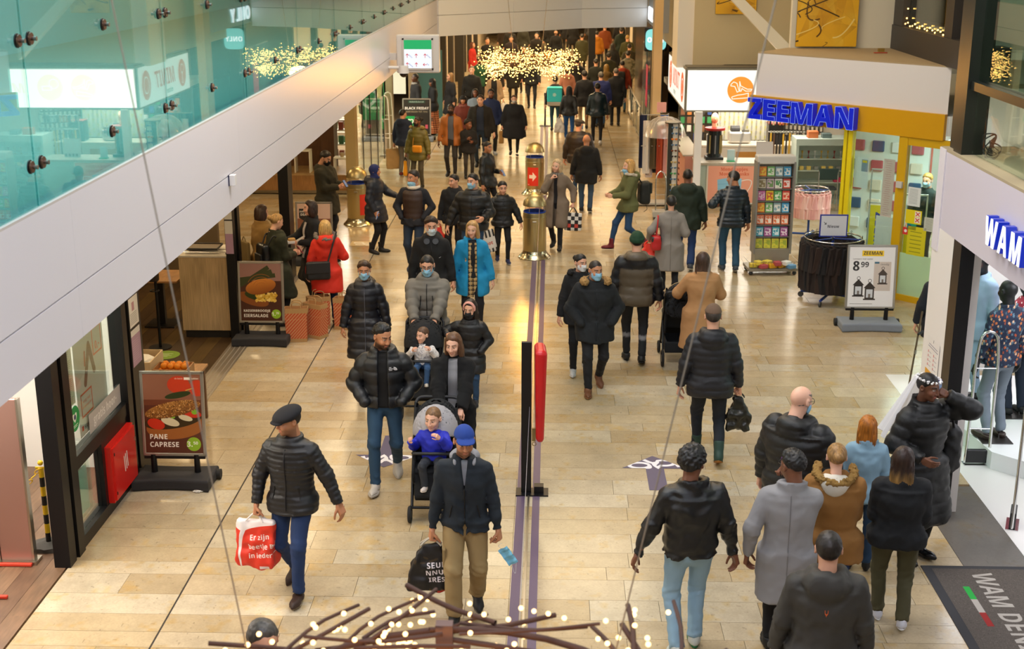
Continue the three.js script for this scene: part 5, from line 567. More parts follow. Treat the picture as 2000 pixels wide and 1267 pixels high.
// open cabinet with trophies and a chair in front
const cb = thing('trophy_cabinet', 'pale green open cabinet with lit glass shelves', 'cabinet', [5.92, 0, -28.9]); const cm = std(0xb9c6ba, .5); mesh('cabinet_back', box(1.15, 1.4, .04, 0, .7, -.3), std(0xd2d8c8, .5), cb); mesh('cabinet_side', [box(.06, 1.4, .6, -.56, .7, 0), box(.06, 1.4, .6, .56, .7, 0)], cm, cb); mesh('cabinet_top', box(1.2, .14, .64, 0, 1.36, 0), cm, cb); mesh('cabinet_floor', box(1.15, .1, .6, 0, .05, 0), cm, cb); for (const y of [.98, .72, .46]) mesh('glass_shelf', box(1.06, .012, .5, 0, y, 0), std(0xd8e2d4, .15), cb);
const item = (n, l, c, x, y, z, geo, m, grp) => tagMesh((() => { const o = mesh(n, geo, m); o.position.set(x, y, z); return o; })(), l, c, grp); for (let i = 0; i < 7; i++) item('trophy', 'small trophy on the upper cabinet shelf', 'trophy', 5.5 + i * .14, .986, -28.8, merge([cyl(.02, .03, .02, 0, .01, 0, 10), cyl(.008, .01, .08, 0, .06, 0, 8), cyl(.026, .012, .06, 0, .13, 0, 12)]), std(pick([0xc9a040, 0x8a2a24, 0xd2d0c8]), .3, .5), 'trophies in the cabinet'); for (let i = 0; i < 6; i++) item('gift_box', 'small gift box on the middle cabinet shelf', 'box', 5.5 + i * .16, .726, -28.8, merge([rbox(.09, .08, .08, .008, 0, .04, 0), box(.094, .015, .084, 0, .06, 0)]), std(pick([0xd8622c, 0xa82a2a, 0xe0c060, 0x8a8a80]), .5), 'boxes in the cabinet'); item('gift_box', 'bright pink box on the cabinet shelf by the chair', 'box', 6.3, .466, -28.75, merge([rbox(.2, .1, .14, .02, 0, .05, 0), box(.205, .012, .145, 0, .07, 0)]), std(0xc83a5a, .4)); item('wooden_box', 'orange wooden box on top of the trophy cabinet', 'box', 5.7, 1.43, -28.8, merge([rbox(.22, .15, .2, .01, 0, .075, 0), box(.225, .012, .205, 0, .12, 0)]), std(0xb8622c, .5)); item('grey_box', 'grey box on top of the trophy cabinet', 'box', 6.0, 1.43, -28.8, merge([rbox(.2, .1, .2, .01, 0, .05, 0), box(.205, .01, .205, 0, .08, 0)]), std(0x5a6a68, .5));
const ch = thing('folding_chair', 'black folding chair before the trophy cabinet', 'chair', [5.92, 0, -28.1]); mesh('seat', rbox(.42, .03, .4, .01, 0, .45, 0), std(0x1c2422, .5), ch); mesh('backrest', (() => { const b = rbox(.42, .24, .03, .012, 0, .78, .18); return b; })(), std(0x17302a, .5), ch); for (const [a, b] of [[-1, 1], [1, 1], [-1, -1], [1, -1]]) mesh('leg', bar([a * .2, b > 0 ? .88 : .44, b > 0 ? .18 : .1], [a * .2, 0, b > 0 ? .24 : -.2], .012), chrome, ch);
// sunglasses tower
const st = thing('sunglasses_tower', 'tall spinning stand for sunglasses beside the kiosk', 'stand', [2.55, 0, -27.6]); mesh('tower_core', box(.2, 1.7, .2, 0, 1.05, 0), std(0xd6d2c6, .4), st); mesh('tower_panel', [box(.1, 1.72, .012, -.06, 1.06, .106), box(.012, 1.72, .24, .11, 1.06, 0)], std(0x2c302c, .4), st); mesh('tower_cap', lathe([[0, 1.96], [.14, 1.94], [.18, 1.9], [0, 1.9]], 20), std(0xb0aca2, .4), st); mesh('tower_foot', cyl(.2, .22, .06, 0, .03, 0, 20), std(0x3a3a3a, .5), st); mesh('stem', cyl(.03, .03, .2, 0, .13, 0, 10), chrome, st);
const lens = merge([ball(.028, -.036, 0, 0, 8).scale(1, .8, .35), ball(.028, .036, 0, 0, 8).scale(1, .8, .35), bar([-.07, .008, -.002], [.07, .008, -.002], .004, 4), bar([-.066, .01, 0], [-.066, .008, -.06], .003, 4), bar([.066, .01, 0], [.066, .008, -.06], .003, 4)]); for (let j = 0; j < 13; j++) { const o = mesh('sunglasses', lens, std(pick([0xd87a20, 0x2a2422, 0x3a8a50, 0x4a6a8a, 0x6a3a24, 0xb09a60]), .15)); o.position.set(2.57, 1.82 - j * .12, -27.44); tagMesh(o, 'pair of sunglasses on the spinning stand', 'sunglasses', 'sunglasses on the stand'); }
for (let j = 0; j < 12; j++) { const o = mesh('sunglasses', lens, std(pick([0x1f4a9a, 0x2a2422, 0x35262a, 0x8a3a2a]), .15)); o.position.set(2.7, 1.78 - j * .12, -27.6); o.rotation.y = Math.PI / 2; tagMesh(o, 'pair of sunglasses on the dark side of the stand', 'sunglasses', 'sunglasses on the stand side'); }
// accessories and scarves rail with umbrella
const sr = thing('scarf_rail', 'chrome rail of scarves and hats beside the walkway', 'rail', [2.22, 0, -28.5]); mesh('rail', [bar([-.28, 1.95, 0], [.3, 1.95, 0], .014), bar([-.28, 0, 0], [-.28, 1.98, 0], .016), bar([.3, 0, 0], [.3, 1.98, 0], .016), bar([-.28, 1.3, .15], [.3, 1.3, .15], .012)], chrome, sr); mesh('rail_base', [rbox(.7, .05, .4, .01, 0, .06, .1)], std(0xb9b4aa, .4), sr);
const scm = [std(0x1c2440, .9), std(0xd8d0c4, .9), std(0xc8b8b0, .9), std(0x5a4a30, .9), std(0x2a2a2e, .9), std(0xb04a2a, .9), std(0x2c60b0, .9), std(0xd8a098, .9)]; const sc = (() => { const s = new THREE.PlaneGeometry(.16, 1.1, 10, 12), p = s.attributes.position; for (let i = 0; i < p.count; i++) p.setZ(i, .03 * Math.sin(p.getX(i) * 60) * (.6 + .4 * Math.cos(p.getY(i) * 3))); const b = s.clone(); b.translate(0, 0, -.012); const m = merge([s, b]); m.computeVertexNormals(); return m; })();
for (let i = 0; i < 8; i++) { const o = mesh('scarf', sc, scm[i]); o.position.set(1.98 + i * .075, 1.4 - (i % 3) * .1, -28.42 + (i % 2) * .1); tagMesh(o, ['navy', 'cream', 'pale grey', 'brown', 'black', 'rust', 'bright blue', 'pink'][i] + ' scarf hanging on the rail beside the walkway', 'scarf'); mesh('fringe', box(.15, .05, .01, 0, -.57, 0), scm[i], o); }
const um = thing('clear_umbrella', 'clear plastic dome umbrella over the accessories', 'umbrella', [2.42, 1.55, -28.0]); mesh('canopy', lathe([[0, .44], [.16, .42], [.3, .34], [.4, .2], [.45, .02]], 24), phys({ color: 0xf4f2ee, roughness: .15, transmission: .75, thickness: 0 }), um); mesh('umbrella_rib', [...Array(8)].map((_, i) => { const a = i * .785; return tube([[0, .44, 0], [Math.cos(a) * .3, .345, Math.sin(a) * .3], [Math.cos(a) * .45, .02, Math.sin(a) * .45]], .004, 8, 4); }), std(0xdcd8d2, .4), um); mesh('shaft', cyl(.006, .006, .5, 0, .2, 0, 6), chrome, um);
const hg = thing('hat_card', 'small pink price card above the scarves', 'card', [2.38, 2.0, -28.6]); mesh('card', box(.2, .22, .01, 0, .1, 0), std(0xe0a498, .6), hg); mesh('clip', box(.02, .05, .02, 0, 0, 0), chrome, hg);
const tl = thing('folded_trolley', 'chrome folded trolley stand by the accessories', 'trolley', [2.28, 0, -26.9]); mesh('trolley_frame', [tube([[-.1, .1, 0], [-.08, .9, -.1], [0, .98, -.12], [.08, .9, -.1], [.1, .1, 0]], .014, 30, 8), bar([-.1, .5, -.05], [.1, .5, -.05], .01)], chrome, tl); mesh('trolley_base', rbox(.34, .12, .3, .01, 0, .12, 0), std(0xa8a49a, .4), tl); mesh('caster', [ball(.03, -.12, .03, .1, 8), ball(.03, .12, .03, .1, 8), ball(.03, .12, .03, -.1, 8), ball(.03, -.12, .03, -.1, 8)], std(0x2a2a2a, .5), tl);
}
// ---------------------------------------------------------------- right: far fashion shop with round sign
{
const b = structGroup('wall_right_far', 'dark fashion shop front and walls far on the right'); mesh('portal', bx(2.72, 3.05, 0, 3.3, -36.6, -36.9), std(0x141618, .3), b); mesh('shop_front', bx(2.78, 2.9, 0, 3.3, -36.9, -44.5), std(0x1a2022, .2, .1), b); mesh('window_strip', [bx(2.76, 2.78, .2, 2.6, -37.2, -38.6), bx(2.76, 2.78, .2, 2.6, -39.0, -40.6)], phys({ color: 0x6a7a80, roughness: .05, metalness: .2 }), b); mesh('fascia', bx(2.74, 3.0, 3.3, 4.4, -34, -39), std(0x9aa2ac, .4), b); mesh('wall_panel', bx(3.7, 3.9, 0, 3.3, -44.5, -95), cream, b); for (const z of [-48, -53, -58, -64]) mesh('wall_pilaster', bx(3.5, 3.7, 0, 3.3, z, z - .5), std(0x3a342a, .5), b);
struct('wall_right_far_column', [bx(1.28, 1.52, 0, 3.3, -46.9, -47.15)], std(0x141618, .35), 'black square column beyond the bridge');
const s = thing('round_shop_sign', 'rounded turquoise shop sign with white lettering on black', 'sign', [2.82, 2.96, -36.5]); mesh('sign_body', rbox(.62, .64, .1, .05, 0, 0, -.06), std(0x15181a, .4), s); const q = new THREE.Shape(); const R = .28, r = .17; q.moveTo(-R + r, -R); q.lineTo(R - r, -R); q.quadraticCurveTo(R, -R, R, -R + r); q.lineTo(R, R - r); q.quadraticCurveTo(R, R, R - r, R); q.lineTo(-R + r, R); q.quadraticCurveTo(-R, R, -R, R - r); q.lineTo(-R, -R + r); q.quadraticCurveTo(-R, -R, -R + r, -R); const h = new THREE.Path(); h.absellipse(0, 0, .2, .14, 0, 6.3); q.holes.push(h); const eg = new THREE.ExtrudeGeometry(q, { depth: .03, bevelEnabled: false, curveSegments: 10 }); mesh('sign_ring', eg, glowMat(0x8fe4de, .8), s); const lt = letters('ONLY', .13, .02); lt.translate(-.24, -.065, .03); mesh('sign_letters', lt, glowMat(0xffffff, 1.4), s);
const l2 = thing('shop_lettering', 'white glowing shop letters above the round turquoise sign', 'sign', [2.73, 3.38, -38.4], -Math.PI / 2); l2.rotation.y = Math.PI * 1.5; let o = 0; for (const ch of 'ONLY') { const g = letters(ch, .36, .03); g.scale(1.6, 1, 1); const m = mesh('letter', g, glowMat(0xf4fbff, 1.3), l2); m.position.set(o, 0, 0); o += .62; }
l2.position.z = -38.15; l2.position.y = 3.42;
const pk = thing('pink_window_poster', 'pink poster in the far fashion shop window', 'poster'); mesh('print', (() => { const g = sheet(.7, 1.2, 0, 0, 0, -Math.PI / 2); g.translate(2.755, 1.5, -38.6); return g; })(), std(0xc02a5a, .5), pk);
const rl = thing('glass_railing', 'low steel railing beside the far fashion shop', 'railing', [2.55, 0, -41]); mesh('rail', [bar([0, .95, 3], [0, .95, -3], .02), bar([0, .1, 3], [0, .1, -3], .015)], steel, rl); for (let i = 0; i < 5; i++) mesh('post', bar([0, 0, 3 - i * 1.5], [0, .95, 3 - i * 1.5], .018), steel, rl); mesh('pane', box(.008, .75, 5.9, 0, .52, 0), glassPane, rl);
}

// ---------------------------------------------------------------- people: smooth fields meshed with surface nets
const NT = new Float32Array(4096); { for (let i = 0; i < 4096; i++) NT[i] = rnd(-1, 1); }
const hsh = (i, j, k) => NT[((i * 73856093) ^ (j * 19349663) ^ (k * 83492791)) & 4095];
function N3(x, y, z) {
const i = Math.floor(x), j = Math.floor(y), k = Math.floor(z); let f = x - i, g = y - j, h = z - k; f = f * f * (3 - 2 * f); g = g * g * (3 - 2 * g); h = h * h * (3 - 2 * h);
const a = hsh(i, j, k), b = hsh(i + 1, j, k), c = hsh(i, j + 1, k), d = hsh(i + 1, j + 1, k), e = hsh(i, j, k + 1), m = hsh(i + 1, j, k + 1), n = hsh(i, j + 1, k + 1), o = hsh(i + 1, j + 1, k + 1);
const p = a + (b - a) * f, q = c + (d - c) * f, r = e + (m - e) * f, s = n + (o - n) * f, u = p + (q - p) * g; return u + (r + (s - r) * g - u) * h;
}
const smin = (a, b, k) => { const h = Math.max(k - Math.abs(a - b), 0) / k; return Math.min(a, b) - h * h * k * .25; };
const smax = (a, b, k) => -smin(-a, -b, k);
const ell = (x, y, z, rx, ry, rz) => { const a = x / rx, b = y / ry, c = z / rz, k0 = Math.sqrt(a * a + b * b + c * c), p = a / rx, q = b / ry, r = c / rz, k1 = Math.sqrt(p * p + q * q + r * r); return k1 < 1e-9 ? -Math.min(rx, ry, rz) : k0 * (k0 - 1) / k1; };
const sph = (x, y, z, r) => Math.sqrt(x * x + y * y + z * z) - r;
let coneT = 0;
function cone(x, y, z, A, B, ra, rb) { // tapered capsule; leaves its parameter in coneT
const dx = B.x - A.x, dy = B.y - A.y, dz = B.z - A.z, px = x - A.x, py = y - A.y, pz = z - A.z;
let t = (px * dx + py * dy + pz * dz) / (dx * dx + dy * dy + dz * dz + 1e-9); t = t < 0 ? 0 : t > 1 ? 1 : t; coneT = t;
const qx = px - dx * t, qy = py - dy * t, qz = pz - dz * t; return Math.sqrt(qx * qx + qy * qy + qz * qz) - ra - (rb - ra) * t;
}
function nets(f, lo, hi, h, loose = 1.5) {
const nx = Math.ceil((hi[0] - lo[0]) / h), ny = Math.ceil((hi[1] - lo[1]) / h), nz = Math.ceil((hi[2] - lo[2]) / h), X = nx + 1, Y = ny + 1, Z = nz + 1;
const val = new Float32Array(X * Y * Z).fill(1e9), vid = new Int32Array(X * Y * Z).fill(-1), B = 4, pos = [], act = [];
const R = h * B * .866 * Math.min(loose, 1.4) + h;
for (let bk = 0; bk < nz; bk += B) for (let bj = 0; bj < ny; bj += B) for (let bi = 0; bi < nx; bi += B) {
if (Math.abs(f(lo[0] + (bi + B / 2) * h, lo[1] + (bj + B / 2) * h, lo[2] + (bk + B / 2) * h)) > R) continue;
act.push(bi, bj, bk);
const ei = Math.min(nx, bi + B), ej = Math.min(ny, bj + B), ek = Math.min(nz, bk + B);
for (let k = bk; k <= ek; k++) for (let j = bj; j <= ej; j++) { let q = (k * Y + j) * X + bi; for (let i = bi; i <= ei; i++, q++) if (val[q] === 1e9) val[q] = f(lo[0] + i * h, lo[1] + j * h, lo[2] + k * h); }
}
const co = [0, 1, X, X + 1, X * Y, X * Y + 1, X * Y + X, X * Y + X + 1], E = [[0, 1], [2, 3], [4, 5], [6, 7], [0, 2], [1, 3], [4, 6], [5, 7], [0, 4], [1, 5], [2, 6], [3, 7]];
for (let a = 0; a < act.length; a += 3) {
const ei = Math.min(nx, act[a] + B), ej = Math.min(ny, act[a + 1] + B), ek = Math.min(nz, act[a + 2] + B);
for (let k = act[a + 2]; k < ek; k++) for (let j = act[a + 1]; j < ej; j++) for (let i = act[a]; i < ei; i++) {
const q = (k * Y + j) * X + i; let m = 0; for (let c = 0; c < 8; c++) if (val[q + co[c]] < 0) m |= 1 << c;
if (m === 0 || m === 255) continue;
let sx = 0, sy = 0, sz = 0, n = 0;
for (const [u, v] of E) { if (((m >> u) & 1) === ((m >> v) & 1)) continue; const d0 = val[q + co[u]], d1 = val[q + co[v]], t = d0 / (d0 - d1); sx += (u & 1) + t * ((v & 1) - (u & 1)); sy += ((u >> 1) & 1) + t * (((v >> 1) & 1) - ((u >> 1) & 1)); sz += (u >> 2) + t * ((v >> 2) - (u >> 2)); n++; }
vid[q] = pos.length / 3; pos.push(lo[0] + (i + sx / n) * h, lo[1] + (j + sy / n) * h, lo[2] + (k + sz / n) * h);
}
}
const idx = [], quad = (a, b, c, d, flip) => { if (a < 0 || b < 0 || c < 0 || d < 0) return; if (flip) idx.push(a, c, b, b, c, d); else idx.push(a, b, c, c, b, d); };
for (let a = 0; a < act.length; a += 3) {
const ei = Math.min(nx, act[a] + B), ej = Math.min(ny, act[a + 1] + B), ek = Math.min(nz, act[a + 2] + B);
for (let k = act[a + 2]; k < ek; k++) for (let j = act[a + 1]; j < ej; j++) for (let i = act[a]; i < ei; i++) {
const q = (k * Y + j) * X + i, s = val[q] < 0;
if (j && k && s !== val[q + 1] < 0) quad(vid[q], vid[q - X], vid[q - X * Y], vid[q - X - X * Y], s);
if (i && k && s !== val[q + X] < 0) quad(vid[q], vid[q - X * Y], vid[q - 1], vid[q - 1 - X * Y], s);
if (i && j && s !== val[q + X * Y] < 0) quad(vid[q], vid[q - 1], vid[q - X], vid[q - 1 - X], s);
}
}
const g = new THREE.BufferGeometry(); g.setAttribute('position', new THREE.Float32BufferAttribute(pos, 3)); g.setIndex(idx); g.computeVertexNormals();
const uv = new Float32Array(pos.length / 3 * 2); for (let i = 0; i < uv.length / 2; i++) { uv[i * 2] = pos[i * 3] + pos[i * 3 + 2]; uv[i * 2 + 1] = pos[i * 3 + 1]; } g.setAttribute('uv', new THREE.BufferAttribute(uv, 2));
return g;
}
// ---- head, hands, shoes, hair: built once for each level of detail, then shared
const cache = {}, memo = (k, f) => cache[k] ??= f();
const CELL = { head: [.0058, .0092, .016, .021], hand: [.0056, .0095, .015, .02], hair: [.0075, .0118, .018, .024], top: [.0138, .0215, .033, .042], leg: [.0185, .027, .038, .047], shoe: [.0105, .016, .022, .028], body: [.06, .06, .07, .08] };
function headField(female) {
const jw = female ? .053 : .059, nk = female ? .045 : .056;
return (x, y, z) => {
const ax = Math.abs(x);
let d = ell(x, y - .03, z + .012, .074, .088, .096);
d = smin(d, ell(x, y + .04, z - .024, jw, .076, .066), .035);
d = smin(d, sph(x, y + .097, z - .064, .017), .03);
d = smin(d, sph(ax - .036, y + .03, z - .062, .024), .02);
d = smin(d, cone(ax, y, z, { x: .014, y: .026, z: .083 }, { x: .045, y: .024, z: .066 }, .009, .006), .016);
d = smax(d, -sph(ax - .031, y - .006, z - .1, .0165), .012);
d = Math.min(d, sph(ax - .031, y - .006, z - .0765, .0125));
d = smin(d, cone(x, y, z, { x: 0, y: .008, z: .089 }, { x: 0, y: -.032, z: .105 }, .0075, .0115), .012);
d = smin(d, sph(ax - .0115, y + .036, z - .097, .0085), .008);
d = smin(d, cone(ax, y, z, { x: 0, y: -.0595, z: .0895 }, { x: .021, y: -.062, z: .08 }, .0062, .003), .006);
d = smin(d, cone(ax, y, z, { x: 0, y: -.0705, z: .088 }, { x: .018, y: -.066, z: .08 }, .0072, .003), .006);
d = smin(d, smax(ell(ax - .08, y - .0, z + .012, .011, .032, .021), -sph(ax - .09, y - .002, z + .006, .011), .006), .008);
return smin(d, cone(x, y, z, { x: 0, y: -.07, z: -.022 }, { x: 0, y: -.21, z: -.045 }, nk, nk * 1.12), .03);
};
}
function headGeo(female, lod) {
return memo('head' + female + lod, () => {
const g = nets(headField(female), [-.1, -.18, -.12], [.1, .125, .125], CELL.head[lod]), p = g.attributes.position, tag = [];
const big = lod ? 1.35 : 1;
for (let i = 0; i < p.count; i++) {
const x = p.getX(i), y = p.getY(i), z = p.getZ(i), ax = Math.abs(x);
const brow = z > .05 && Math.abs(y - .031 + (ax - .03) * (ax - .03) * 3) < .0058 * big && ax > .01 && ax < .052 ? .85 : 0;
const er = Math.hypot(ax - .031, y - .006), eye = z > .07 && er < .0125 * big && Math.abs(y - .005) < .0048 * big ? 1 : 0, iris = eye && er < .0068 * big ? 1 : 0, lid = !eye && z > .065 && er < .017 && y > .006 ? .5 : 0;
const lip = z > .06 && ax < .023 && y < -.054 && y > -.078 ? 1 : 0;
const bd = y < -.035 - Math.max(0, (z - .03)) * .25 && z > -.035 && y > -.13 ? Math.min(1, (-.035 - y) / .03) : 0, mou = z > .08 && y > -.055 && y < -.043 && ax < .025 ? 1 : 0;
tag.push([brow, eye, iris, lid, lip, Math.max(bd, mou), z > .05 && y < 0 && y > -.05 ? .12 : 0]);
}
return { g, tag };
});
}
function headColours(h, skin, dark, beard, beardC, lipC) {
const n = h.tag.length, c = new Float32Array(n * 3), S = new THREE.Color(skin), D = new THREE.Color(dark), Bc = new THREE.Color(beardC), L = new THREE.Color(lipC || 0xb5655a).lerp(S, .45), o = new THREE.Color(), Wt = new THREE.Color(0xb8aea6), I = new THREE.Color(0x1c120c), Bl = new THREE.Color(0xc0604a).lerp(S, .4);
for (let i = 0; i < n; i++) { const t = h.tag[i]; o.copy(S); if (t[6]) o.lerp(Bl, t[6]); if (t[5] && beard) o.lerp(Bc, t[5] * beard); if (t[4]) o.lerp(L, .8); if (t[0]) o.lerp(D, t[0]); if (t[3]) o.lerp(D, t[3] * .6); if (t[1]) o.copy(t[2] ? I : Wt); c[i * 3] = o.r; c[i * 3 + 1] = o.g; c[i * 3 + 2] = o.b; }
return c;
}
// hand: wrist at the origin, fingers towards -y, palm facing +x for the left hand, thumb towards +z
const HANDS = { relax: [.45, .5, .4, .25], fist: [1.35, 1.5, 1.0, .9], hold: [.95, .9, .6, .7], flat: [.08, .1, .08, .15], point: [.5, .6, .4, .4] };
function handGeo(pose, lod) {
return memo('hand' + pose + lod, () => {
const [c1, c2, c3, th] = HANDS[pose], bones = [];
[[.028, .034, .031, .022, .0088], [.0095, .038, .032, .023, .0092], [-.0095, .036, .03, .022, .0088], [-.027, .029, .024, .019, .0078]].forEach(([z, l1, l2, l3, r], k) => {
let a = pose === 'point' && k === 0 ? 0 : c1 * (1 + k * .08), P = V(.002, -.083 + Math.abs(z) * .15, z);
for (const [l, da] of [[l1, pose === 'point' && k === 0 ? .05 : c2], [l2, pose === 'point' && k === 0 ? .05 : c3], [l3, 0]]) { const Q = P.clone().add(V(Math.sin(a) * l, -Math.cos(a) * l, 0)); bones.push([P, Q, r, r * .92]); P = Q; a += da; r *= .93; }
});
let T = V(.006, -.026, .028); for (const [d, l, r] of [[V(.4 + th * .5, -.75, .75 - th * .3), .04, .0125], [V(.45 + th * .6, -.85, .3 - th * .45), .032, .0105], [V(.4 + th * .5, -.9, .1 - th * .4), .026, .0092]]) { const Q = T.clone().addScaledVector(d.normalize(), l); bones.push([T, Q, r, r * .92]); T = Q; }
const W0 = V(0, .075, 0), W1 = V(0, 0, 0);
const f = (x, y, z) => {
const qx = Math.abs(x) - .007, qy = Math.abs(y + .047) - .034, qz = Math.abs(z) - .03, mx = Math.max(qx, 0), my = Math.max(qy, 0), mz = Math.max(qz, 0);
let d = Math.sqrt(mx * mx + my * my + mz * mz) + Math.min(Math.max(qx, qy, qz), 0) - .0085;
d = smin(d, cone(x, y, z * .82, W0, W1, .027, .023), .02);
let e = 1; for (const b of bones) e = smin(e, cone(x, y, z, b[0], b[1], b[2], b[3]), .004);
return smin(d, e, .01);
};
return nets(f, [-.06, -.2, -.06], [.1, .085, .09], CELL.hand[lod]);
});
}
function shoeGeo(kind, lod) {
return memo('shoe' + kind + lod, () => {
const boot = kind === 'boot', chunky = kind === 'chunky', fl = kind === 'flat', sh = chunky ? .036 : kind === 'sneaker' ? .026 : .016, h = CELL.shoe[lod];
const w = (z) => .036 + .012 * Math.exp(-Math.pow((z - .12) / .07, 2)) - (z > .15 ? (z - .15) * .25 : 0);
const upper = (x, y, z) => {
let d = ell(x, y + .07 - .0, z - .105, w(z) + .004, .062, .108);
d = smin(d, ell(x, y + .04, z - .0, .042, .072, .072), .04);
if (boot) d = smin(d, cone(x, y, z, { x: 0, y: -.02, z: 0 }, { x: 0, y: .13, z: -.012 }, .048, .054), .03);
else d = smin(d, cone(x, y, z, { x: 0, y: -.03, z: 0 }, { x: 0, y: fl ? 0 : .015, z: -.004 }, .045, .046), .03);
return Math.max(d, -.085 + sh - y, y - (boot ? .14 : fl ? -.02 : .02));
};
const sole = (x, y, z) => { const e = ell(x, 0, z - .066, w(z) + (chunky ? .012 : .007), 1, .142); return Math.max(e, y + .085 - sh, -.085 - y); };
return { u: nets(upper, [-.08, -.09, -.09], [.08, .15, .22], h), s: nets(sole, [-.08, -.1, -.09], [.08, -.03, .23], h * 1.35) };
});
}
const HAIR = {
short: { t: .014, n: .004, f: 60, a: .9, o: .045 }, crop: { t: .007, n: .002, f: 90, a: .9, o: .05 }, buzz: { t: .003, n: 0, f: 1, a: .9, o: .05 }, curly: { t: .026, n: .014, f: 55, a: .8, o: .03 }, afro: { t: .034, n: .012, f: 60, a: .8, o: .03 },
fade: { t: .02, n: .009, f: 70, a: .62, o: .012 }, bald: { t: .004, n: .002, f: 80, a: 1.2, o: .08, crown: 1 }, thin: { t: .008, n: .003, f: 80, a: 1.1, o: .07 }, wavy: { t: .024, n: .009, f: 34, a: .8, o: .03 },
bun: { t: .01, n: .002, f: 60, a: .9, o: .045, bun: 1 }, tail: { t: .012, n: .002, f: 60, a: .9, o: .045, tail: 1 }, bob: { t: .018, n: .003, f: 60, a: .85, o: .035, side: .12, back: .12 }, long: { t: .017, n: .003, f: 60, a: .85, o: .035, side: .2, back: .26 }, vlong: { t: .018, n: .004, f: 50, a: .85, o: .035, side: .22, back: .42 }, under: { t: .007, n: .002, f: 80, a: .9, o: .05, under: 1 }, baby: { t: .006, n: .002, f: 70, a: .9, o: .05 },
};
function hairGeo(kind, lod) {
return memo('hair' + kind + lod, () => {
const s = HAIR[kind], len = Math.max(s.side || 0, s.back || 0);
const cut = (x, y, z) => s.top !== undefined ? s.top - y - z * .15 : (.03 + s.a * (z - s.o + .014) + Math.max(0, z - .03) * .35 - y + .011 * N3(x * 50, y * 14, z * 50)) * .7;
const f = (x, y, z) => {
const str = s.n ? N3(x * s.f, y * s.f * (len ? .25 : 1), z * s.f) * s.n : 0;
const cu = cut(x, y, z), tp = Math.max(0, Math.min(1, -cu / .032)), tt = s.t * (.15 + .85 * tp); let d = ell(x, y - .03, z + .012, .074 + tt, .088 + tt, .096 + tt) - str * tp;
d = smax(d, cu, .006);
d = smax(d, -ell(x, y + .03, z - .07, .06, .075, .05), .01);
if (s.crown) d = Math.max(d, -(Math.hypot(x, z + .03) > .0 ? .068 - Math.hypot(x, (z - .0) * .8) : 0), y - .07);
if (len) {
const ax = Math.abs(x), gr = .004 * Math.sin(Math.atan2(x, z + .02) * 34 + y * 12 + N3(x * 9, y * 9, z * 9) * 3);
let e = ell(x, y + s.back * .5 - .03, z + .07, .092, s.back * .62 + .05, .05);
e = smin(e, ell(ax - .078, y + s.side * .5, z + .008 + Math.max(0, -y) * .15, .026, s.side * .5 + .045, .06), .03);
d = smin(d, e - gr - str, .03);
d = smax(d, -ell(x, y + .035, z - .075, .058, .1, .075), .012);
d = smax(d, -cone(x, y, z, { x: 0, y: -.05, z: .01 }, { x: 0, y: -.5, z: .03 }, .045, .05), .02);
}
if (s.under) d = Math.max(d, y - .062);
if (s.bun) d = smin(d, sph(x, y - .035, z + .135, .042) - str, .015);
if (s.tail) d = smin(d, cone(x, y, z, { x: 0, y: .02, z: -.12 }, { x: 0, y: -.2, z: -.15 }, .032, .02) - str, .02);
return d;
};
return nets(f, [-.15, -.08 - (len ? len * 1.15 + .05 : s.tail ? .2 : .06), -.2], [.15, .18, .13], CELL.hair[lod] * (len > .2 ? 1.25 : 1));
});
}
function hatGeo(kind, lod) {
return memo('hat' + kind + lod, () => {
const h = CELL.hair[lod], lo = [-.15, -.1, -.16], hi = [.15, .2, .24];
if (kind === 'beanie') return nets((x, y, z) => { const r = .0015 * Math.sin(Math.atan2(x, z) * 44); let d = ell(x, y - .04, z + .012, .086, .1, .106) - r; d = smin(d, Math.max(ell(x, y - .04, z + .012, .094, .12, .114), Math.abs(y - .035 + z * -.12) - .026) - r, .01); return Math.max(d, .008 + z * .12 - y); }, lo, hi, h);
if (kind === 'cap') return nets((x, y, z) => { let d = Math.max(ell(x, y - .04, z + .01, .085, .1, .105), .05 - y) + .0015 * (Math.abs(Math.sin(Math.atan2(x, z) * 3)) < .06 ? 1 : 0); const v = Math.max(ell(x, 0, z - .08, .076, 1, .085), Math.abs(y - .062 + (z - .08) * .12 + x * x * 3.2) - .0055); return Math.min(d, v); }, lo, hi, h);
if (kind === 'flatcap') return nets((x, y, z) => { let d = ell(x, y - .062 + z * .22, z - .004, .108, .058, .128); d = smax(d, .028 - z * .12 - y, .008); const v = Math.max(ell(x, 0, z - .1, .07, 1, .055), Math.abs(y - .03 + (z - .1) * .3 + x * x * 3) - .006); return smin(d, v, .01); }, lo, hi, h);
if (kind === 'hijab') return nets((x, y, z) => { const fo = .006 * Math.sin(y * 60 + x * 20 + z * 30); let d = ell(x, y - .02, z + .012, .092, .112, .112); d = smin(d, ell(x, y + .13, z + .01, .1, .1, .095) - fo, .05); return smax(d, -ell(x, y + .02, z - .1, .058, .088, .07), .012); }, [-.15, -.25, -.16], [.15, .2, .16], h);
if (kind === 'headband') return nets((x, y, z) => Math.max(Math.abs(ell(x, y - .03, z + .012, .088, .102, .11)) - .006, Math.abs(z - .035 - y * .1) - .016, .0 - y), lo, hi, Math.min(h, .006));
if (kind === 'hoodup') return nets((x, y, z) => { let d = ell(x, y - .015, z + .02, .1, .125, .118); d = smin(d, ell(x, y + .12, z + .03, .12, .07, .1), .04); return smax(d, -ell(x, y + .01, z - .1, .066, .1, .07), .015); }, [-.16, -.22, -.18], [.16, .2, .16], h);
});
}
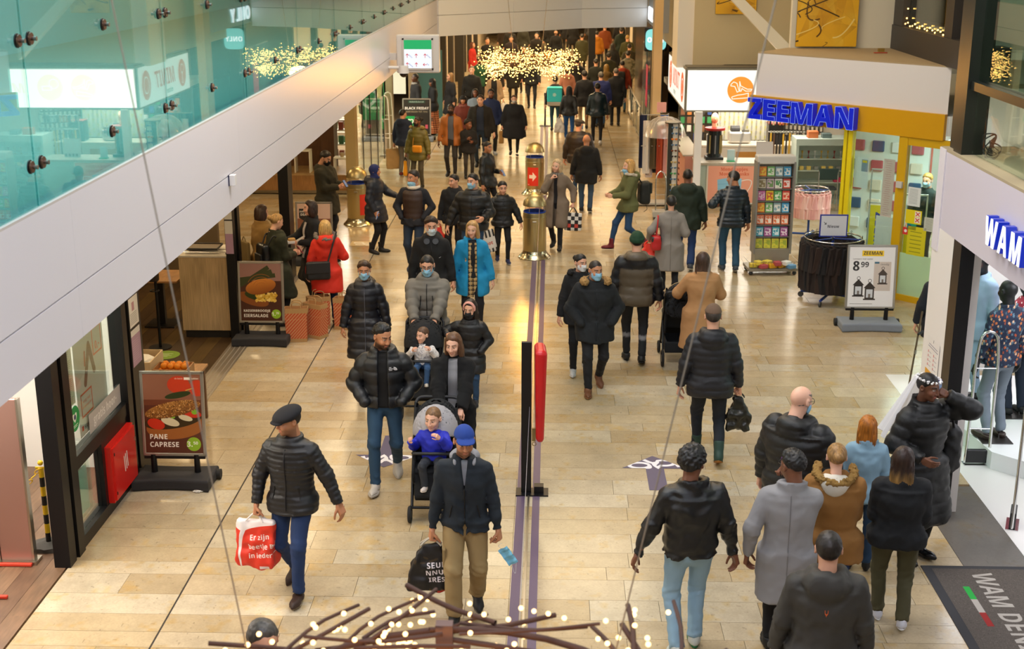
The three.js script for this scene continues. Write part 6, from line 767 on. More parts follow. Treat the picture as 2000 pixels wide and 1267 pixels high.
function maskGeo(lod) {
return memo('mask' + lod, () => {
const f = (x, y, z) => { let d = ell(x, y + .04, z - .026, .066, .082, .074); d = smin(d, cone(x, y, z, { x: 0, y: .0, z: .09 }, { x: 0, y: -.035, z: .112 }, .009, .013), .035); d = smin(d, sph(x, y + .095, z - .064, .026), .03); d += .0012 * Math.sin(y * 420) * (z > .05 ? 1 : 0); return Math.max(Math.abs(d) - .0035, z < .018 ? .018 - z : -1, Math.abs(y + .057 - .06 * Math.max(0, .05 - z)) - (.052 - Math.max(0, .07 - z) * .5)); };
const g = nets(f, [-.09, -.135, .0], [.09, .02, .14], [.005, .0075, .012, .016][lod]);
if (lod > 1) return g;
const loop = (s) => merge([tube([[s * .066, -.02, .03], [s * .079, .012, .0], [s * .082, .022, -.018]], .0016, 6, 4), tube([[s * .06, -.085, .03], [s * .078, -.05, -.005], [s * .084, -.02, -.026]], .0016, 6, 4)]);
const q = g.toNonIndexed(); return merge([q, loop(1), loop(-1)]);
});
}
const glassesGeo = () => memo('glasses', () => merge([ringG(.023, .0022, .031, .006, .098, false, 18, 5), ringG(.023, .0022, -.031, .006, .098, false, 18, 5), bar([-.009, .01, .1], [.009, .01, .1], .002, 5), bar([.054, .01, .096], [.083, .012, -.012], .0022, 5), bar([-.054, .01, .096], [-.083, .012, -.012], .0022, 5)]));

const SKIN = { light: 0xd9a283, fair: 0xe2b096, tan: 0xb9805c, brown: 0x7d4f37, dark: 0x50311f };
const cloth = (c, rough = .85, o = {}) => std(c, rough, 0, { bumpMap: memo('wv', () => rep(weaveTex, 12)), bumpScale: .0008, ...o });
const nylon = (c, rough = .45) => std(c, rough, 0, { bumpMap: memo('ny', () => rep(grainTex, 9)), bumpScale: .0009 });
const ARM = { down: [.285, .83, .06], fwd: [.23, .85, .24], back: [.25, .84, -.2], pocket: [.19, .98, .15], phone: [.07, 1.16, .3], push: [.17, 1.03, .36], ear: [.13, 1.6, .09], bag: [.29, .8, .06], front: [.06, 1.08, .24], fold: [.02, 1.12, .22], bent: [.24, 1.05, .25] };
const ik = (A, T, l1, l2, hint) => { const d = T.clone().sub(A); let L = d.length(); const m = (l1 + l2) * .995; if (L > m) { d.multiplyScalar(m / L); L = m; T = A.clone().add(d); } const u = d.clone().normalize(), a = (l1 * l1 - l2 * l2 + L * L) / (2 * L), h = Math.sqrt(Math.max(0, l1 * l1 - a * a)), n = hint.clone().addScaledVector(u, -hint.dot(u)).normalize(); return [A.clone().addScaledVector(u, a).addScaledVector(n, h), T]; };
const place = (g, m) => { const q = g.clone(); q.applyMatrix4(m); return q; };
const lerpKeys = (ks, y) => { if (y <= ks[0][0]) return ks[0]; for (let i = 1; i < ks.length; i++) if (y <= ks[i][0]) { const a = ks[i - 1], b = ks[i]; let t = (y - a[0]) / (b[0] - a[0]); t = t * t * (3 - 2 * t); return [y, a[1] + (b[1] - a[1]) * t, a[2] + (b[2] - a[2]) * t]; } return ks[ks.length - 1]; };
function person(s) {
const R = thing(s.name || 'person', s.label, s.cat || (s.sex === 'c' ? 'child' : 'person'), [s.x, s.y || 0, s.z], (s.dir || 0) * Math.PI / 180, s.group);
const k = s.h / 1.75; R.scale.setScalar(k);
const dist = Math.hypot(s.x, s.z), lod = s.lod ?? (dist < 17 ? 0 : dist < 31 ? 1 : dist < 42 ? 2 : 3), fem = s.sex === 'f', kid = s.sex === 'c', hs = s.hs || (kid ? 1.24 : fem ? 1.0 : 1.04), q = (1.75 - .235 * hs) / (1.75 - .235), bulk = s.bulk || 1;
const st = s.st ?? .0, lead = s.lead === 'R' ? -1 : 1, leg = .835 * q, sit = s.sit;
const drop = sit ? 0 : Math.max(0, leg - Math.sqrt(leg * leg - st * st)) * .75 + (s.low || 0);
const hipY = (sit ? s.sit : .92 * q) - drop, up = (y) => (y - .92) * q + hipY, lean = s.lean || 0;
const zo = (y) => lean * (y - hipY), sw = (fem ? .147 : .168) * (1 + (bulk - 1) * .6) + Math.max(0, (s.top.t ?? .022) - .022) * .5;
// legs
const feet = {}, legs = {};
for (const sd of [1, -1]) {
const lift = sit ? 0 : sd === lead ? .005 : Math.min(.13, st * .32), f = V(sd * (s.stance || .095), .085 + lift, sd === lead ? st : -st * .95);
if (sit) f.set(sd * .1, sit - .36, .34); if (s.feet) f.set(...s.feet[sd === 1 ? 0 : 1]);
const H = V(sd * .088 * bulk, hipY, 0), [K, F] = ik(H, f, .43 * q, .425 * q, V(sd * .12, 0, 1));
feet[sd] = [F, sit ? -.25 : s.pitch ? s.pitch[sd === 1 ? 0 : 1] : sd === lead ? -.04 : st * 2.1]; legs[sd] = [H, K, F];
}
// arms
const arms = {}, A = { 1: s.L || 'down', '-1': s.R || 'down' };
for (const sd of [1, -1]) {
let a = A[sd], T = Array.isArray(a) ? a : ARM[a]; const Sh = V(sd * sw, up(1.388), zo(up(1.388))), pk = a === 'pocket';
const W = V((Array.isArray(a) ? T[0] : sd * (T[0] * (T[0] > .2 ? .6 + .4 * bulk : 1) + (T[0] > .2 ? Math.max(0, (s.top.t ?? .022) - .022) * 1.6 : 0))), Array.isArray(a) ? T[1] : up(T[1]), T[2] + zo(up(T[1])) * .8);
const hint = pk ? V(sd * 1, .1, -.9) : s.elbow?.[sd === 1 ? 0 : 1] ? V(...s.elbow[sd === 1 ? 0 : 1]) : W.y > Sh.y - .1 ? V(sd * .7, -1, -.1) : V(sd * .55, -.1, -1);
const [E, Wr] = ik(Sh, W, .285 * q, .26 * q, hint); arms[sd] = [Sh, E, Wr, pk];
}
s.arms = arms;
// head
const hy = (s.head?.[0] || 0) * Math.PI / 180, hp = (s.head?.[1] || 0) * Math.PI / 180, hr = (s.head?.[2] || 0) * Math.PI / 180;
const HC = V(0, 1.75 - .118 * hs - drop - (sit ? .92 * q - sit : 0), .02 + zo(up(1.62)) * 1.1), HQ = new THREE.Quaternion().setFromEuler(new THREE.Euler(hp, hy, hr, 'YXZ'));
const HM = new THREE.Matrix4().compose(HC, HQ, V(hs * (s.wide || 1), hs, hs));
const skin = new THREE.Color(SKIN[s.skin || 'light'] ?? s.skin), hairC = s.hair ? s.hair[1] : 0x241a14;
// trunk profile (half width, half depth)
const b2 = 1 + (bulk - 1) * 1.25, prof = fem ? [[.6, .165, .13], [.92, .172, .122], [1.08, .138, .1], [1.27, .158, .122], [1.38, .155, .1], [1.44, .12, .082], [1.485, .068, .066], [1.52, .058, .058]] : [[.6, .165, .125], [.92, .166, .118], [1.08, .158, .112], [1.28, .182, .126], [1.38, .178, .11], [1.435, .145, .092], [1.485, .08, .074], [1.52, .064, .064]];
const trunk = (x, y, z, t, flare, hem, topY) => {
const yy = (y - hipY) / q + .92, p = lerpKeys(prof, yy), fl = yy < 1.05 ? (1.05 - yy) * flare : 0, w = p[1] * (yy > 1.4 ? 1 : b2) + t + fl, d = p[2] * (yy > 1.4 ? 1 : b2) + t + fl * .8; z -= zo(y);
const e = Math.sqrt(x * x / w / w + z * z / d / d) + 1e-6, g = Math.sqrt(x * x / w / w / w / w + z * z / d / d / d / d) / e + 1e-6; return Math.max(Math.min((e - 1) / g, .4), hem - y, y - topY);
};
// skin: coarse trunk and limbs under the clothes, own grids for head and hands, all one mesh
const bodyParts = [], colParts = [];
{
const f = (x, y, z) => {
let d = trunk(x, y, z, -.035, 0, hipY - .08, up(1.5));
for (const sd of [1, -1]) { const [a, b, c] = arms[sd]; d = smin(d, smin(cone(x, y, z, a, b, .042, .034), cone(x, y, z, b, c, .034, .024), .02), .03); const [h, kn, ft] = legs[sd]; d = smin(d, smin(cone(x, y, z, h, kn, .07, .046), cone(x, y, z, kn, ft, .046, .034), .02), .03); }
return d;
};
bodyParts.push(nets(f, [-.75, -.1, -.75], [.75, 1.62, .75], CELL.body[lod])); const n = bodyParts[0].attributes.position.count; const c = new Float32Array(n * 3); for (let i = 0; i < n; i++) { c[i * 3] = skin.r; c[i * 3 + 1] = skin.g; c[i * 3 + 2] = skin.b; } colParts.push(c);
const back = Math.abs(((s.dir || 0) + (s.head?.[0] || 0) + 540) % 360 - 180) > 120, hg = headGeo(fem || kid ? 1 : 0, Math.min(3, lod + (back ? 1 : 0))); bodyParts.push(place(hg.g, HM)); colParts.push(headColours(hg, skin, s.brow || hairC, s.beard || 0, s.beardC || hairC, s.lip));
for (const sd of [1, -1]) {
const [a, b, c] = arms[sd]; if (arms[sd][3] || s.nohands) continue;
const dirv = c.clone().sub(b).normalize(); if (s.wrist?.[sd === 1 ? 0 : 1]) dirv.add(V(...s.wrist[sd === 1 ? 0 : 1])).normalize();
const yv = dirv.clone().negate(), pm = s.palm?.[sd === 1 ? 0 : 1] ? V(...s.palm[sd === 1 ? 0 : 1]) : V(-sd, .0, -.25); const xv = pm.addScaledVector(yv, -pm.dot(yv)).normalize(), zv = xv.clone().cross(yv);
if (sd === 1) xv.multiplyScalar(1); // left hand: palm along xv; right hand mirrored in z
const pose = s.pose?.[sd === 1 ? 0 : 1] || 'relax', fwd = zv.z >= 0 || Math.abs(zv.z) < .3 && zv.y > 0 ? 1 : -1, hsz = kid ? 1.0 : fem ? .92 : 1.03;
const m = new THREE.Matrix4().makeBasis(xv, yv, zv.multiplyScalar(fwd)).scale(V(hsz, hsz, hsz)); m.setPosition(c.clone().addScaledVector(dirv, .012));
const g = place(handGeo(pose, lod), m); if (fwd < 0) { const ix = g.index.array.slice(); for (let i = 0; i < ix.length; i += 3) { const t = ix[i]; ix[i] = ix[i + 1]; ix[i + 1] = t; } g.setIndex(new THREE.BufferAttribute(ix, 1)); g.computeVertexNormals(); }
bodyParts.push(g); const n2 = g.attributes.position.count, c2 = new Float32Array(n2 * 3); for (let i = 0; i < n2; i++) { c2[i * 3] = skin.r * .97; c2[i * 3 + 1] = skin.g * .92; c2[i * 3 + 2] = skin.b * .9; } colParts.push(c2);
}
bodyParts.forEach((g, i) => g.setAttribute('color', new THREE.BufferAttribute(colParts[i], 3)));
mesh('body', mergeGeometries(bodyParts), std(0xffffff, .48, 0, { vertexColors: true }), R);
}
const put = (name, g, m, label) => { const o = mesh(name, g, m, R, label); o.position.copy(HC); o.quaternion.copy(HQ); o.scale.set(hs * (s.wide || 1), hs, hs); return o; };
if (s.hair && s.hair[0] !== 'none') { let hg = hairGeo(s.hat && s.hat[0] !== 'headband' && !HAIR[s.hair[0]].side ? 'under' : s.hair[0], lod); { hg = hg.clone(); const p = hg.attributes.position, c = new Float32Array(p.count * 3), a = new THREE.Color(s.hair[1]), b = new THREE.Color(s.ombre ?? s.hair[1]), o = new THREE.Color(); for (let i = 0; i < p.count; i++) { const X = p.getX(i), Y = p.getY(i), Z = p.getZ(i); o.copy(a).lerp(b, Math.max(0, Math.min(1, (-.08 - Y) / .2 + .25 * N3(X * 40, Y * 8, Z * 40)))).multiplyScalar(1 + .6 * N3(X * 110, Y * 14, Z * 110)); c[i * 3] = o.r; c[i * 3 + 1] = o.g; c[i * 3 + 2] = o.b; } hg.setAttribute('color', new THREE.BufferAttribute(c, 3)); } put('hair', hg, std(0xffffff, .5, 0, { vertexColors: true })); }
if (s.hat) put(s.hat[0] === 'hijab' ? 'headscarf' : s.hat[0] === 'headband' ? 'headband' : 'hat', hatGeo(s.hat[0], lod), s.hat[2] ? nylon(s.hat[1], s.hat[2]) : cloth(s.hat[1]));
if (s.mask) { const m = put('face_mask', maskGeo(lod), cloth(s.mask, .8)); if (s.chin) m.position.add(V(0, -.045, 0).applyQuaternion(HQ)); }
if (s.glasses) put('glasses', glassesGeo(), std(0x141414, .3));
// top garment
const T = s.top, t = T.t ?? .022, hem = T.len !== undefined ? up(T.len) : up(.86), topY = up(T.neck ?? 1.5), qp = T.quilt || 0, wr = T.wr ?? .009, armT = T.arm ?? t * .75, cut = T.cuff ?? 0, skin2 = T.fold ?? 1;
const front = (y, tt = t) => { const yy = (y - hipY) / q + .92, p = lerpKeys(prof, yy); return p[2] * b2 + tt + zo(y); };
const long = hem < hipY - .02;
const topF = (x, y, z) => {
let d = trunk(x, y, z, t, T.flare || 0, hem, topY), arm = 9, u = 0;
if (long) for (const sd of [1, -1]) { const [h, kn, ft] = legs[sd]; d = smin(d, Math.max(cone(x, y, z, h, kn, .1 + t, .085 + t * .8), hem - y, y - hipY), .1); if (hem < legs[sd][1].y) d = smin(d, Math.max(cone(x, y, z, kn, ft, .085 + t * .8, .08), hem - y), .1); }
for (const sd of [1, -1]) {
if (T.sleeveless) break;
const [a, b, c] = arms[sd]; let d1 = cone(x, y, z, a, b, .054 * bulk + armT, .044 * bulk + armT); const t1 = coneT; let d2 = cone(x, y, z, b, c, .044 * bulk + armT, .032 + armT * .75); const t2 = coneT;
let e = smin(d1, d2, .03); const uu = d1 < d2 ? t1 * .285 : .285 + t2 * .26; if (!arms[sd][3] && t2 >= .999 - cut) { const dl = Math.hypot(c.x - b.x, c.y - b.y, c.z - b.z); e = Math.max(e, ((x - c.x) * (c.x - b.x) + (y - c.y) * (c.y - b.y) + (z - c.z) * (c.z - b.z)) / dl + cut * .25); }
if (e < arm) { arm = e; u = uu; }
}
const onArm = arm < d, dt = d; d = smin(d, arm, u < .08 ? .045 : Math.max(.012, .045 - (u - .08) * .4));
if (T.collar) { const yc = up(1.455), zc = z - zo(yc) - .0, r = Math.hypot(x / 1.12, zc), hh = T.collar; const c = Math.max(Math.abs(r - .074 - t * .35) - .014 - t * .2, Math.abs(y - yc - hh * .5 + zc * .25) - hh * .5); d = smin(d, c, .02); }
if (T.hood) { const zc = z - zo(up(1.44)); let c = ell(x, y - up(1.452), zc + .1, .135, .062 + t * .4, .085); c = smin(c, ell(x, y - up(1.42), zc + .135, .1, .09, .05), .05); c = smin(c, ell(Math.abs(x) - .09, y - up(1.465), zc - .0, .04, .04, .075), .03); c = smax(c, -ell(x, y - up(1.53), zc + .02, .085, .075, .1), .02); d = smin(d, c - T.hood * .01, .03); }
if (qp) { const w = Math.abs(Math.sin(Math.PI * (onArm ? u : y - hem) / qp)); d -= (T.qa ?? .013) * (Math.pow(w, .5) - .7); d -= .004 * N3(x * 22, y * 30, z * 22); }
else d -= skin2 * (wr * N3(x * 9, y * 7 + x * 4, z * 9) + wr * 1.1 * (.4 - Math.abs(N3(x * 8 + y * 5 + 5, y * 10 - Math.abs(x) * 6, z * 8))) + wr * .5 * N3(x * 24, y * 20, z * 24) + (onArm && u > .2 ? .004 * Math.sin(u * 130) * Math.max(0, 1 - Math.abs(u - .3) * 8) : 0));
if (T.open) { const g = T.open[0] * (T.open[2] ? Math.max(0, Math.min(1, (y - T.open[2]) / .3)) : 1) * (1 + .25 * (up(1.45) - y)); if (y < up(1.62)) d = Math.max(d, Math.min(g - Math.abs(x - (T.open[3] || 0)), z - (front(y, 0) - .05))); }
if (T.belt) { const yb = up(T.belt); d += .018 * Math.exp(-Math.pow((y - yb) / .03, 2)); }
return d;
};
const nm = T.name || 'jacket', mt = T.m || (T.vc ? std(0xffffff, T.rough ?? .6, 0, { vertexColors: true }) : qp ? nylon(T.c, T.rough) : cloth(T.c, T.rough));
const paint = (g, f) => { const p = g.attributes.position, c = new Float32Array(p.count * 3), o = new THREE.Color(); for (let i = 0; i < p.count; i++) { o.set(f(p.getX(i), p.getY(i), p.getZ(i))); c[i * 3] = o.r; c[i * 3 + 1] = o.g; c[i * 3 + 2] = o.b; } g.setAttribute('color', new THREE.BufferAttribute(c, 3)); return g; };
const top = mesh(nm, (T.vc ? (g) => paint(g, T.vc) : (g) => g)(nets(topF, [-.8, hem - .05, -.75], [.8, 1.66, .8], T.cell || CELL.top[lod] * (qp && qp < .06 && lod == 0 ? .85 : 1), 1.8)), mt, R);
s.topF = topF; s.up = up; s.R = R; s.front = front;
const surfZ = (x, y, sgn = 1) => { let z = .55 * sgn; for (let i = 0; i < 60; i++) { const d = topF(x, y, z); if (d < .0015) break; z -= sgn * Math.max(.002, d * .7); } return z; };
s.surfZ = surfZ;
if (T.hoodc) { const zh = zo(up(1.44)), hf = (x, y, z) => { const zc = z - zh; let c = ell(x, y - up(1.462), zc + .095, .128, .066, .088); c = smin(c, ell(x, y - up(1.42), zc + .135, .09, .085, .05), .05); c = smin(c, ell(Math.abs(x) - .078, y - up(1.46), zc - .02, .02, .034, .08), .03); return smax(c, -ell(x, y - up(1.54), zc + .015, .08, .075, .1), .02) - .004 - .003 * N3(x * 25, y * 25, z * 25); }; mesh('hood', nets(hf, [-.24, up(1.28), -.3], [.24, up(1.6), .2], CELL.top[lod], 1.6), cloth(T.hoodc), top); }
if (T.zip && lod < 2) { const pts = []; for (let y = hem + .02; y < Math.min(topY, up(1.46)); y += .05) pts.push(V(T.zipx || 0, y, surfZ(T.zipx || 0, y, T.zips || 1) + .002)); mesh(T.zips ? 'back_seam' : 'zip', tube(pts, .005, pts.length * 2, 5), std(T.zip, .4, .3), top); }
if (T.pz && lod < 2) for (const sd of [1, -1]) { const pts = []; for (let i = 0; i <= 5; i++) { const y = up(T.pz[1] + (T.pz[2] - T.pz[1]) * i / 5), x = sd * (T.pz[0] + (T.pz[3] || 0) * i / 5); pts.push(V(x, y, surfZ(x, y) + .003)); } mesh('pocket_zip', tube(pts, .0055, 12, 5), std(0x0c0c0e, .5), top); }
if (T.fur) { const zc = zo(up(1.45)), pts = []; for (let i = 0; i <= 12; i++) { const a = Math.PI * (-.12 + i / 12 * 1.24); pts.push(V(Math.cos(a) * .155, up(1.5) - Math.sin(a) * .03, zc - Math.sin(a) * .205 + .035)); } const fr = T.furR || .034, C = pts; const ff = (x, y, z) => { let d = 9; for (let i = 0; i < C.length - 1; i++) d = Math.min(d, cone(x, y, z, C[i], C[i + 1], fr, fr)); return d - .016 * N3(x * 90, y * 90, z * 90) - .008 * N3(x * 40, y * 40, z * 40); }; mesh('fur_trim', nets(ff, [-.25, up(1.3), -.28], [.25, up(1.58), .18], [.0095, .013, .02, .026][lod], 2), std(T.fur, .95), top); }
if (T.inner || T.open) { const f2 = (x, y, z) => trunk(x, y, z, t > .03 ? .004 : -.006, 0, up(.9), up(1.475)) - .003 * N3(x * 12, y * 10, z * 12); mesh('shirt', nets(f2, [-.3, up(.8), -.3], [.3, up(1.5), .3], CELL.top[lod], 1.6), cloth(T.inner ?? T.open[1]), R); }
if (s.vest) { const vf = (x, y, z) => { let d = trunk(x, y, z, t + .012, 0, hem - .02, up(1.43)); const w = Math.abs(Math.sin(Math.PI * (y - hem) / .09)); return Math.max(d - .01 * (Math.sqrt(w) - .7), Math.abs(x) - .172 * b2); }; mesh('vest', nets(vf, [-.3, hem - .06, -.3], [.3, up(1.5), .3], CELL.top[lod], 1.6), nylon(s.vest), R); }
// trousers
const Lg = s.leg || { c: 0x1b1b1f }, r0 = Lg.r || 1, ankle = (Lg.a ?? .052) * r0, hemL = Lg.up || 0;
if (!Lg.none) {
const lf = (x, y, z) => {
let d = ell(x, y - hipY - .02, z - zo(hipY), .165 * b2, .15, .118 * b2);
for (const sd of [1, -1]) { const [h, kn, ft] = legs[sd]; let a = cone(x, y, z, h, kn, .09 * r0 * (.5 + bulk * .5), .062 * r0), b = cone(x, y, z, kn, ft, .062 * r0, ankle); const tb = coneT; const dl = Math.hypot(ft.x - kn.x, ft.y - kn.y, ft.z - kn.z); b = Math.max(b, ((x - ft.x) * (ft.x - kn.x) + (y - ft.y) * (ft.y - kn.y) + (z - ft.z) * (ft.z - kn.z)) / dl + hemL); const e = smin(a, b, .03) - .005 * r0 * Math.sin((y + x * .4) * 95 + N3(x * 12, y * 12, z * 12) * 4) * (Math.exp(-Math.pow((y - kn.y) / .09, 2)) + Math.exp(-Math.pow((y - .13) / .07, 2))); d = smin(d, e, .035); }
d = Math.max(d, y - hipY - .13); return d - .004 * N3(x * 14, y * 9, z * 14) - .009 * r0 * (.35 - Math.abs(N3(x * 9 + y * 7, y * 11 + z * 5, z * 9)));
};
mesh(Lg.name || 'trousers', (Lg.vc ? (g) => paint(g, Lg.vc) : (g) => g)(nets(lf, [-.5, -.05, -.75], [.5, hipY + .2, .75], CELL.leg[lod], 1.7)), Lg.m || (Lg.vc ? std(0xffffff, .85, 0, { vertexColors: true }) : 0) || cloth(Lg.c, Lg.rough ?? .85), R);
}
if (s.skirt) { const sf = (x, y, z) => { const w = .17 + (hipY + .1 - y) * .09, e = Math.hypot(x / w, z / (w * .85)); return Math.max((e - 1) * w * .9 - .012 * Math.sin(Math.atan2(x, z) * 11), y - hipY - .12, .06 - y); }; mesh('skirt', nets(sf, [-.4, 0, -.4], [.4, hipY + .2, .4], CELL.leg[lod], 1.7), s.skirt, R); }
const Sk = s.shoe || { c: 0x161616 };
for (const sd of [1, -1]) {
const [F, pit] = feet[sd], g = shoeGeo(Sk.kind || 'sneaker', lod), o = mesh('shoe', g.u, std(Sk.c, Sk.rough ?? .6), R); o.position.copy(F); o.rotation.set(pit, sd * .12, 0, 'YXZ'); if (kid) o.scale.setScalar(.95); else if (fem) o.scale.setScalar(.93);
mesh('sole', g.s, std(Sk.sole ?? Sk.c, .7), o);
}
return R;
}
// world position of a wrist (sd 1 left, -1 right) of a built person
function wristOf(s, sd, drop = .1) { const k = s.h / 1.75, a = s.arms[sd], d = a[2].clone().sub(a[1]).normalize(), p = a[2].clone().addScaledVector(d, drop).multiplyScalar(k); p.applyAxisAngle(V(0, 1, 0), (s.dir || 0) * Math.PI / 180); return p.add(V(s.x, s.y || 0, s.z)); }

// ---------------------------------------------------------------- the crowd
const BLK = 0x131417, NVY = 0x141a26, JEAN = 0x24405f, DJEAN = 0x1b2b40, LJEAN = 0x7fa0b8, BLUEMASK = 0x8fc0dc, DKH = 0x17110e, BRH = 0x38241a, BLH = 0xb08a55;
const who = {};
const P = (id, o) => { who[id] = o; person(o); return o; };
const plaid = (a, b, c) => std(0xffffff, .85, 0, { map: (() => { const t = canvasTex(128, 128, (x) => { x.fillStyle = a; x.fillRect(0, 0, 128, 128); x.fillStyle = b; for (let i = 0; i < 128; i += 42) { x.fillRect(i, 0, 9, 128); x.fillRect(0, i, 128, 9); } x.fillStyle = c; for (let i = 21; i < 128; i += 42) { x.fillRect(i, 0, 3, 128); x.fillRect(0, i, 128, 3); } }); t.wrapS = t.wrapT = THREE.RepeatWrapping; t.repeat.set(5, 5); return t; })() });
P('flatcap', { x: -2.24, z: -10.55, h: 1.76, dir: -12, label: 'man in black flat cap and ribbed black jacket holding red bag', bulk: 1.06, top: { c: 0x16171b, t: .024, quilt: .048, qa: .011, collar: .04, zip: 0x2c2c30, len: .84, pz: [.13, .95, 1.06, -.02] }, leg: { c: 0x1d3560, r: 1.05 }, shoe: { c: 0x35221a, sole: 0x9a8a70, kind: 'flat' }, hat: ['flatcap', 0x14151b], hair: ['crop', DKH], skin: 'tan', st: .2, lead: 'L', L: [.42, .88, .0], R: [-.29, .86, .12], pose: ['relax', 'fist'], elbow: [[.5, 0, -1], [-.8, 0, -.6]], head: [-38, 4, 0], beard: .45 });
P('bluecap', { x: -.7, z: -10.15, h: 1.74, dir: 2, label: 'man in bright blue cap, navy zip jacket and khaki cargo trousers', top: { c: 0x17202a, t: .022, wr: .012, zip: 0x0d0d10, len: .88, belt: .89, hoodc: 0x8c8c92, open: [.035, 0x8f9096, 1.22], pz: [.13, .98, 1.1, -.025] }, leg: { c: 0x9a8258, r: 1.18, a: .062 }, shoe: { c: 0x1c1b1b, sole: 0x6b6660 }, hat: ['cap', 0x1f3f8f], hair: ['crop', DKH], skin: 'tan', st: .17, lead: 'R', R: 'bag', L: 'down', pose: ['hold', 'fist'], head: [10, 8, 0], beard: .6 });
P('puffer', { x: -1.73, z: -12.97, h: 1.8, dir: 2, label: 'man in open black puffer jacket and jeans looking right', top: { c: 0x15171b, t: .045, quilt: .13, qa: .018, collar: .07, open: [.045, 0x08080a], len: .9, neck: 1.5 }, leg: { c: 0x21405a, r: 1.02 }, shoe: { c: 0xb3aca2, sole: 0xa59d92, kind: 'chunky' }, hair: ['fade', 0x100d0c], skin: 'tan', beard: .85, st: .24, lead: 'R', L: 'pocket', R: 'pocket', head: [38, 14, 0] });
P('fur', { x: -1.0, z: -12.98, h: 1.68, dir: 0, sex: 'f', label: 'young woman in black teddy coat pushing the nearer stroller', top: { name: 'coat', c: 0x0b0b0d, t: .045, wr: .012, len: .5, collar: .04, open: [.05, 0x8d8d92], rough: 1 }, leg: { c: 0x101012 }, shoe: { c: 0x111111 }, hair: ['long', 0x5d3d26], skin: 'fair', st: .12, L: [.1, 1.02, .42], R: [-.12, 1.02, .42], pose: ['hold', 'hold'], palm: [[0, -1, 0], [0, -1, 0]], head: [-12, 10, 0], lip: 0xb0504a });
P('navywoman', { x: -2.36, z: -16.1, h: 1.68, dir: 4, sex: 'f', label: 'woman in long navy quilted coat and blue face mask', top: { name: 'coat', c: 0x14151d, t: .036, quilt: .1, qa: .014, len: .5, hood: .6, zip: 0x60606a, flare: .06, rough: .4 }, leg: { c: 0x121216 }, shoe: { c: 0x121212, kind: 'boot' }, hair: ['wavy', 0x3c2818], skin: 'tan', mask: BLUEMASK, st: .1, L: [.3, .84, .05], R: [-.31, .83, .06], head: [0, 6, 0] });
P('greypuff', { x: -1.54, z: -15.95, h: 1.8, dir: 0, label: 'man in grey puffer jacket with glasses pushing the farther stroller', bulk: 1.12, top: { c: 0x6c675f, t: .042, quilt: .12, qa: .016, len: .86, hood: .8, zip: 0x17171a, rough: .7, pz: [.085, 1.13, 1.3, -.015] }, leg: { c: 0x22242a }, shoe: { c: 0x151515 }, hair: ['crop', DKH], glasses: 1, skin: 'light', mask: BLUEMASK, st: .1, L: [.11, 1.04, .42], R: [-.13, 1.04, .42], pose: ['hold', 'hold'], palm: [[0, -1, 0], [0, -1, 0]], head: [0, 14, 0], beard: .3 });
P('girl', { x: -.98, z: -15.5, h: 1.34, dir: -6, sex: 'c', label: 'girl with pink headband and black mask beside the farther stroller', top: { name: 'coat', c: 0x121114, t: .04, quilt: .13, qa: .012, len: .62, hood: .8, belt: .9, flare: .1 }, leg: { c: JEAN }, shoe: { c: 0x2a2a30 }, hair: ['vlong', 0x22150f], hat: ['headband', 0xd99a8c], mask: 0x18181a, skin: 'light', st: .08, R: [-.34, 1.22, .22], L: 'pocket', head: [-8, 6, 0] });
P('curly', { x: -1.7, z: -18.3, h: 1.8, dir: 2, label: 'young man with wavy hair, headphones round neck and white mask', top: { c: 0x0e1013, t: .034, wr: .012, len: .8, hood: .8, zip: 0x1c1c20 }, leg: { c: 0x17181c }, shoe: { c: 0x1a1a1a }, hair: ['wavy', 0x2b1c14], skin: 'light', mask: 0xcfe0ea, st: .1, head: [8, 10, 0] });
P('bluejk', { x: -1.13, z: -18.5, h: 1.7, dir: 4, sex: 'f', label: 'smiling blond woman in bright blue jacket with checked scarf', top: { c: 0x1487b8, t: .036, wr: .012, len: .68, collar: .05, open: [.06, 0x15151a], flare: .12 }, leg: { c: 0x17171b }, shoe: { c: 0x1a1a1a, kind: 'boot' }, hair: ['long', 0xb48c58], skin: 'fair', st: .1, head: [-12, 6, 0], L: 'down', R: 'down', lip: 0xc04a45 });
P('vest', { x: -2.36, z: -22.25, h: 1.8, dir: -8, label: 'man in brown body warmer with mask under his chin', top: { name: 'sweater', c: 0x12151f, t: .026, collar: 0, len: .86 }, vest: 0x33231d, leg: { c: DJEAN, r: 1.08 }, shoe: { c: 0x22304a }, hair: ['short', 0x1d1512], skin: 'tan', mask: BLUEMASK, chin: 1, L: 'pocket', R: 'pocket', st: .12, head: [-35, 4, 0] });
P('puffmask', { x: -1.32, z: -21.9, h: 1.8, dir: -5, label: 'man in black puffer with blue mask between two boys', bulk: 1.14, top: { c: 0x0f1114, t: .04, quilt: .11, qa: .014, hood: .9, zip: 0x222226, len: .86, cell: .016 }, leg: { c: JEAN }, shoe: { c: 0x181818 }, hair: ['short', 0x120e0d], skin: 'light', mask: BLUEMASK, L: [.2, 1.06, .26], R: [-.42, .86, .06], st: .1, head: [-28, 4, 0] });
P('boybehind', { x: -1.72, z: -22.95, h: 1.6, dir: -8, label: 'dark haired boy half hidden behind the man in black puffer', top: { c: 0x101216, t: .03, len: .82, hood: .5 }, leg: { c: 0x14151a }, hair: ['short', 0x17110e], skin: 'light', R: 'bag', pose: [0, 'fist'], st: .08, head: [-35, 4, 0] });
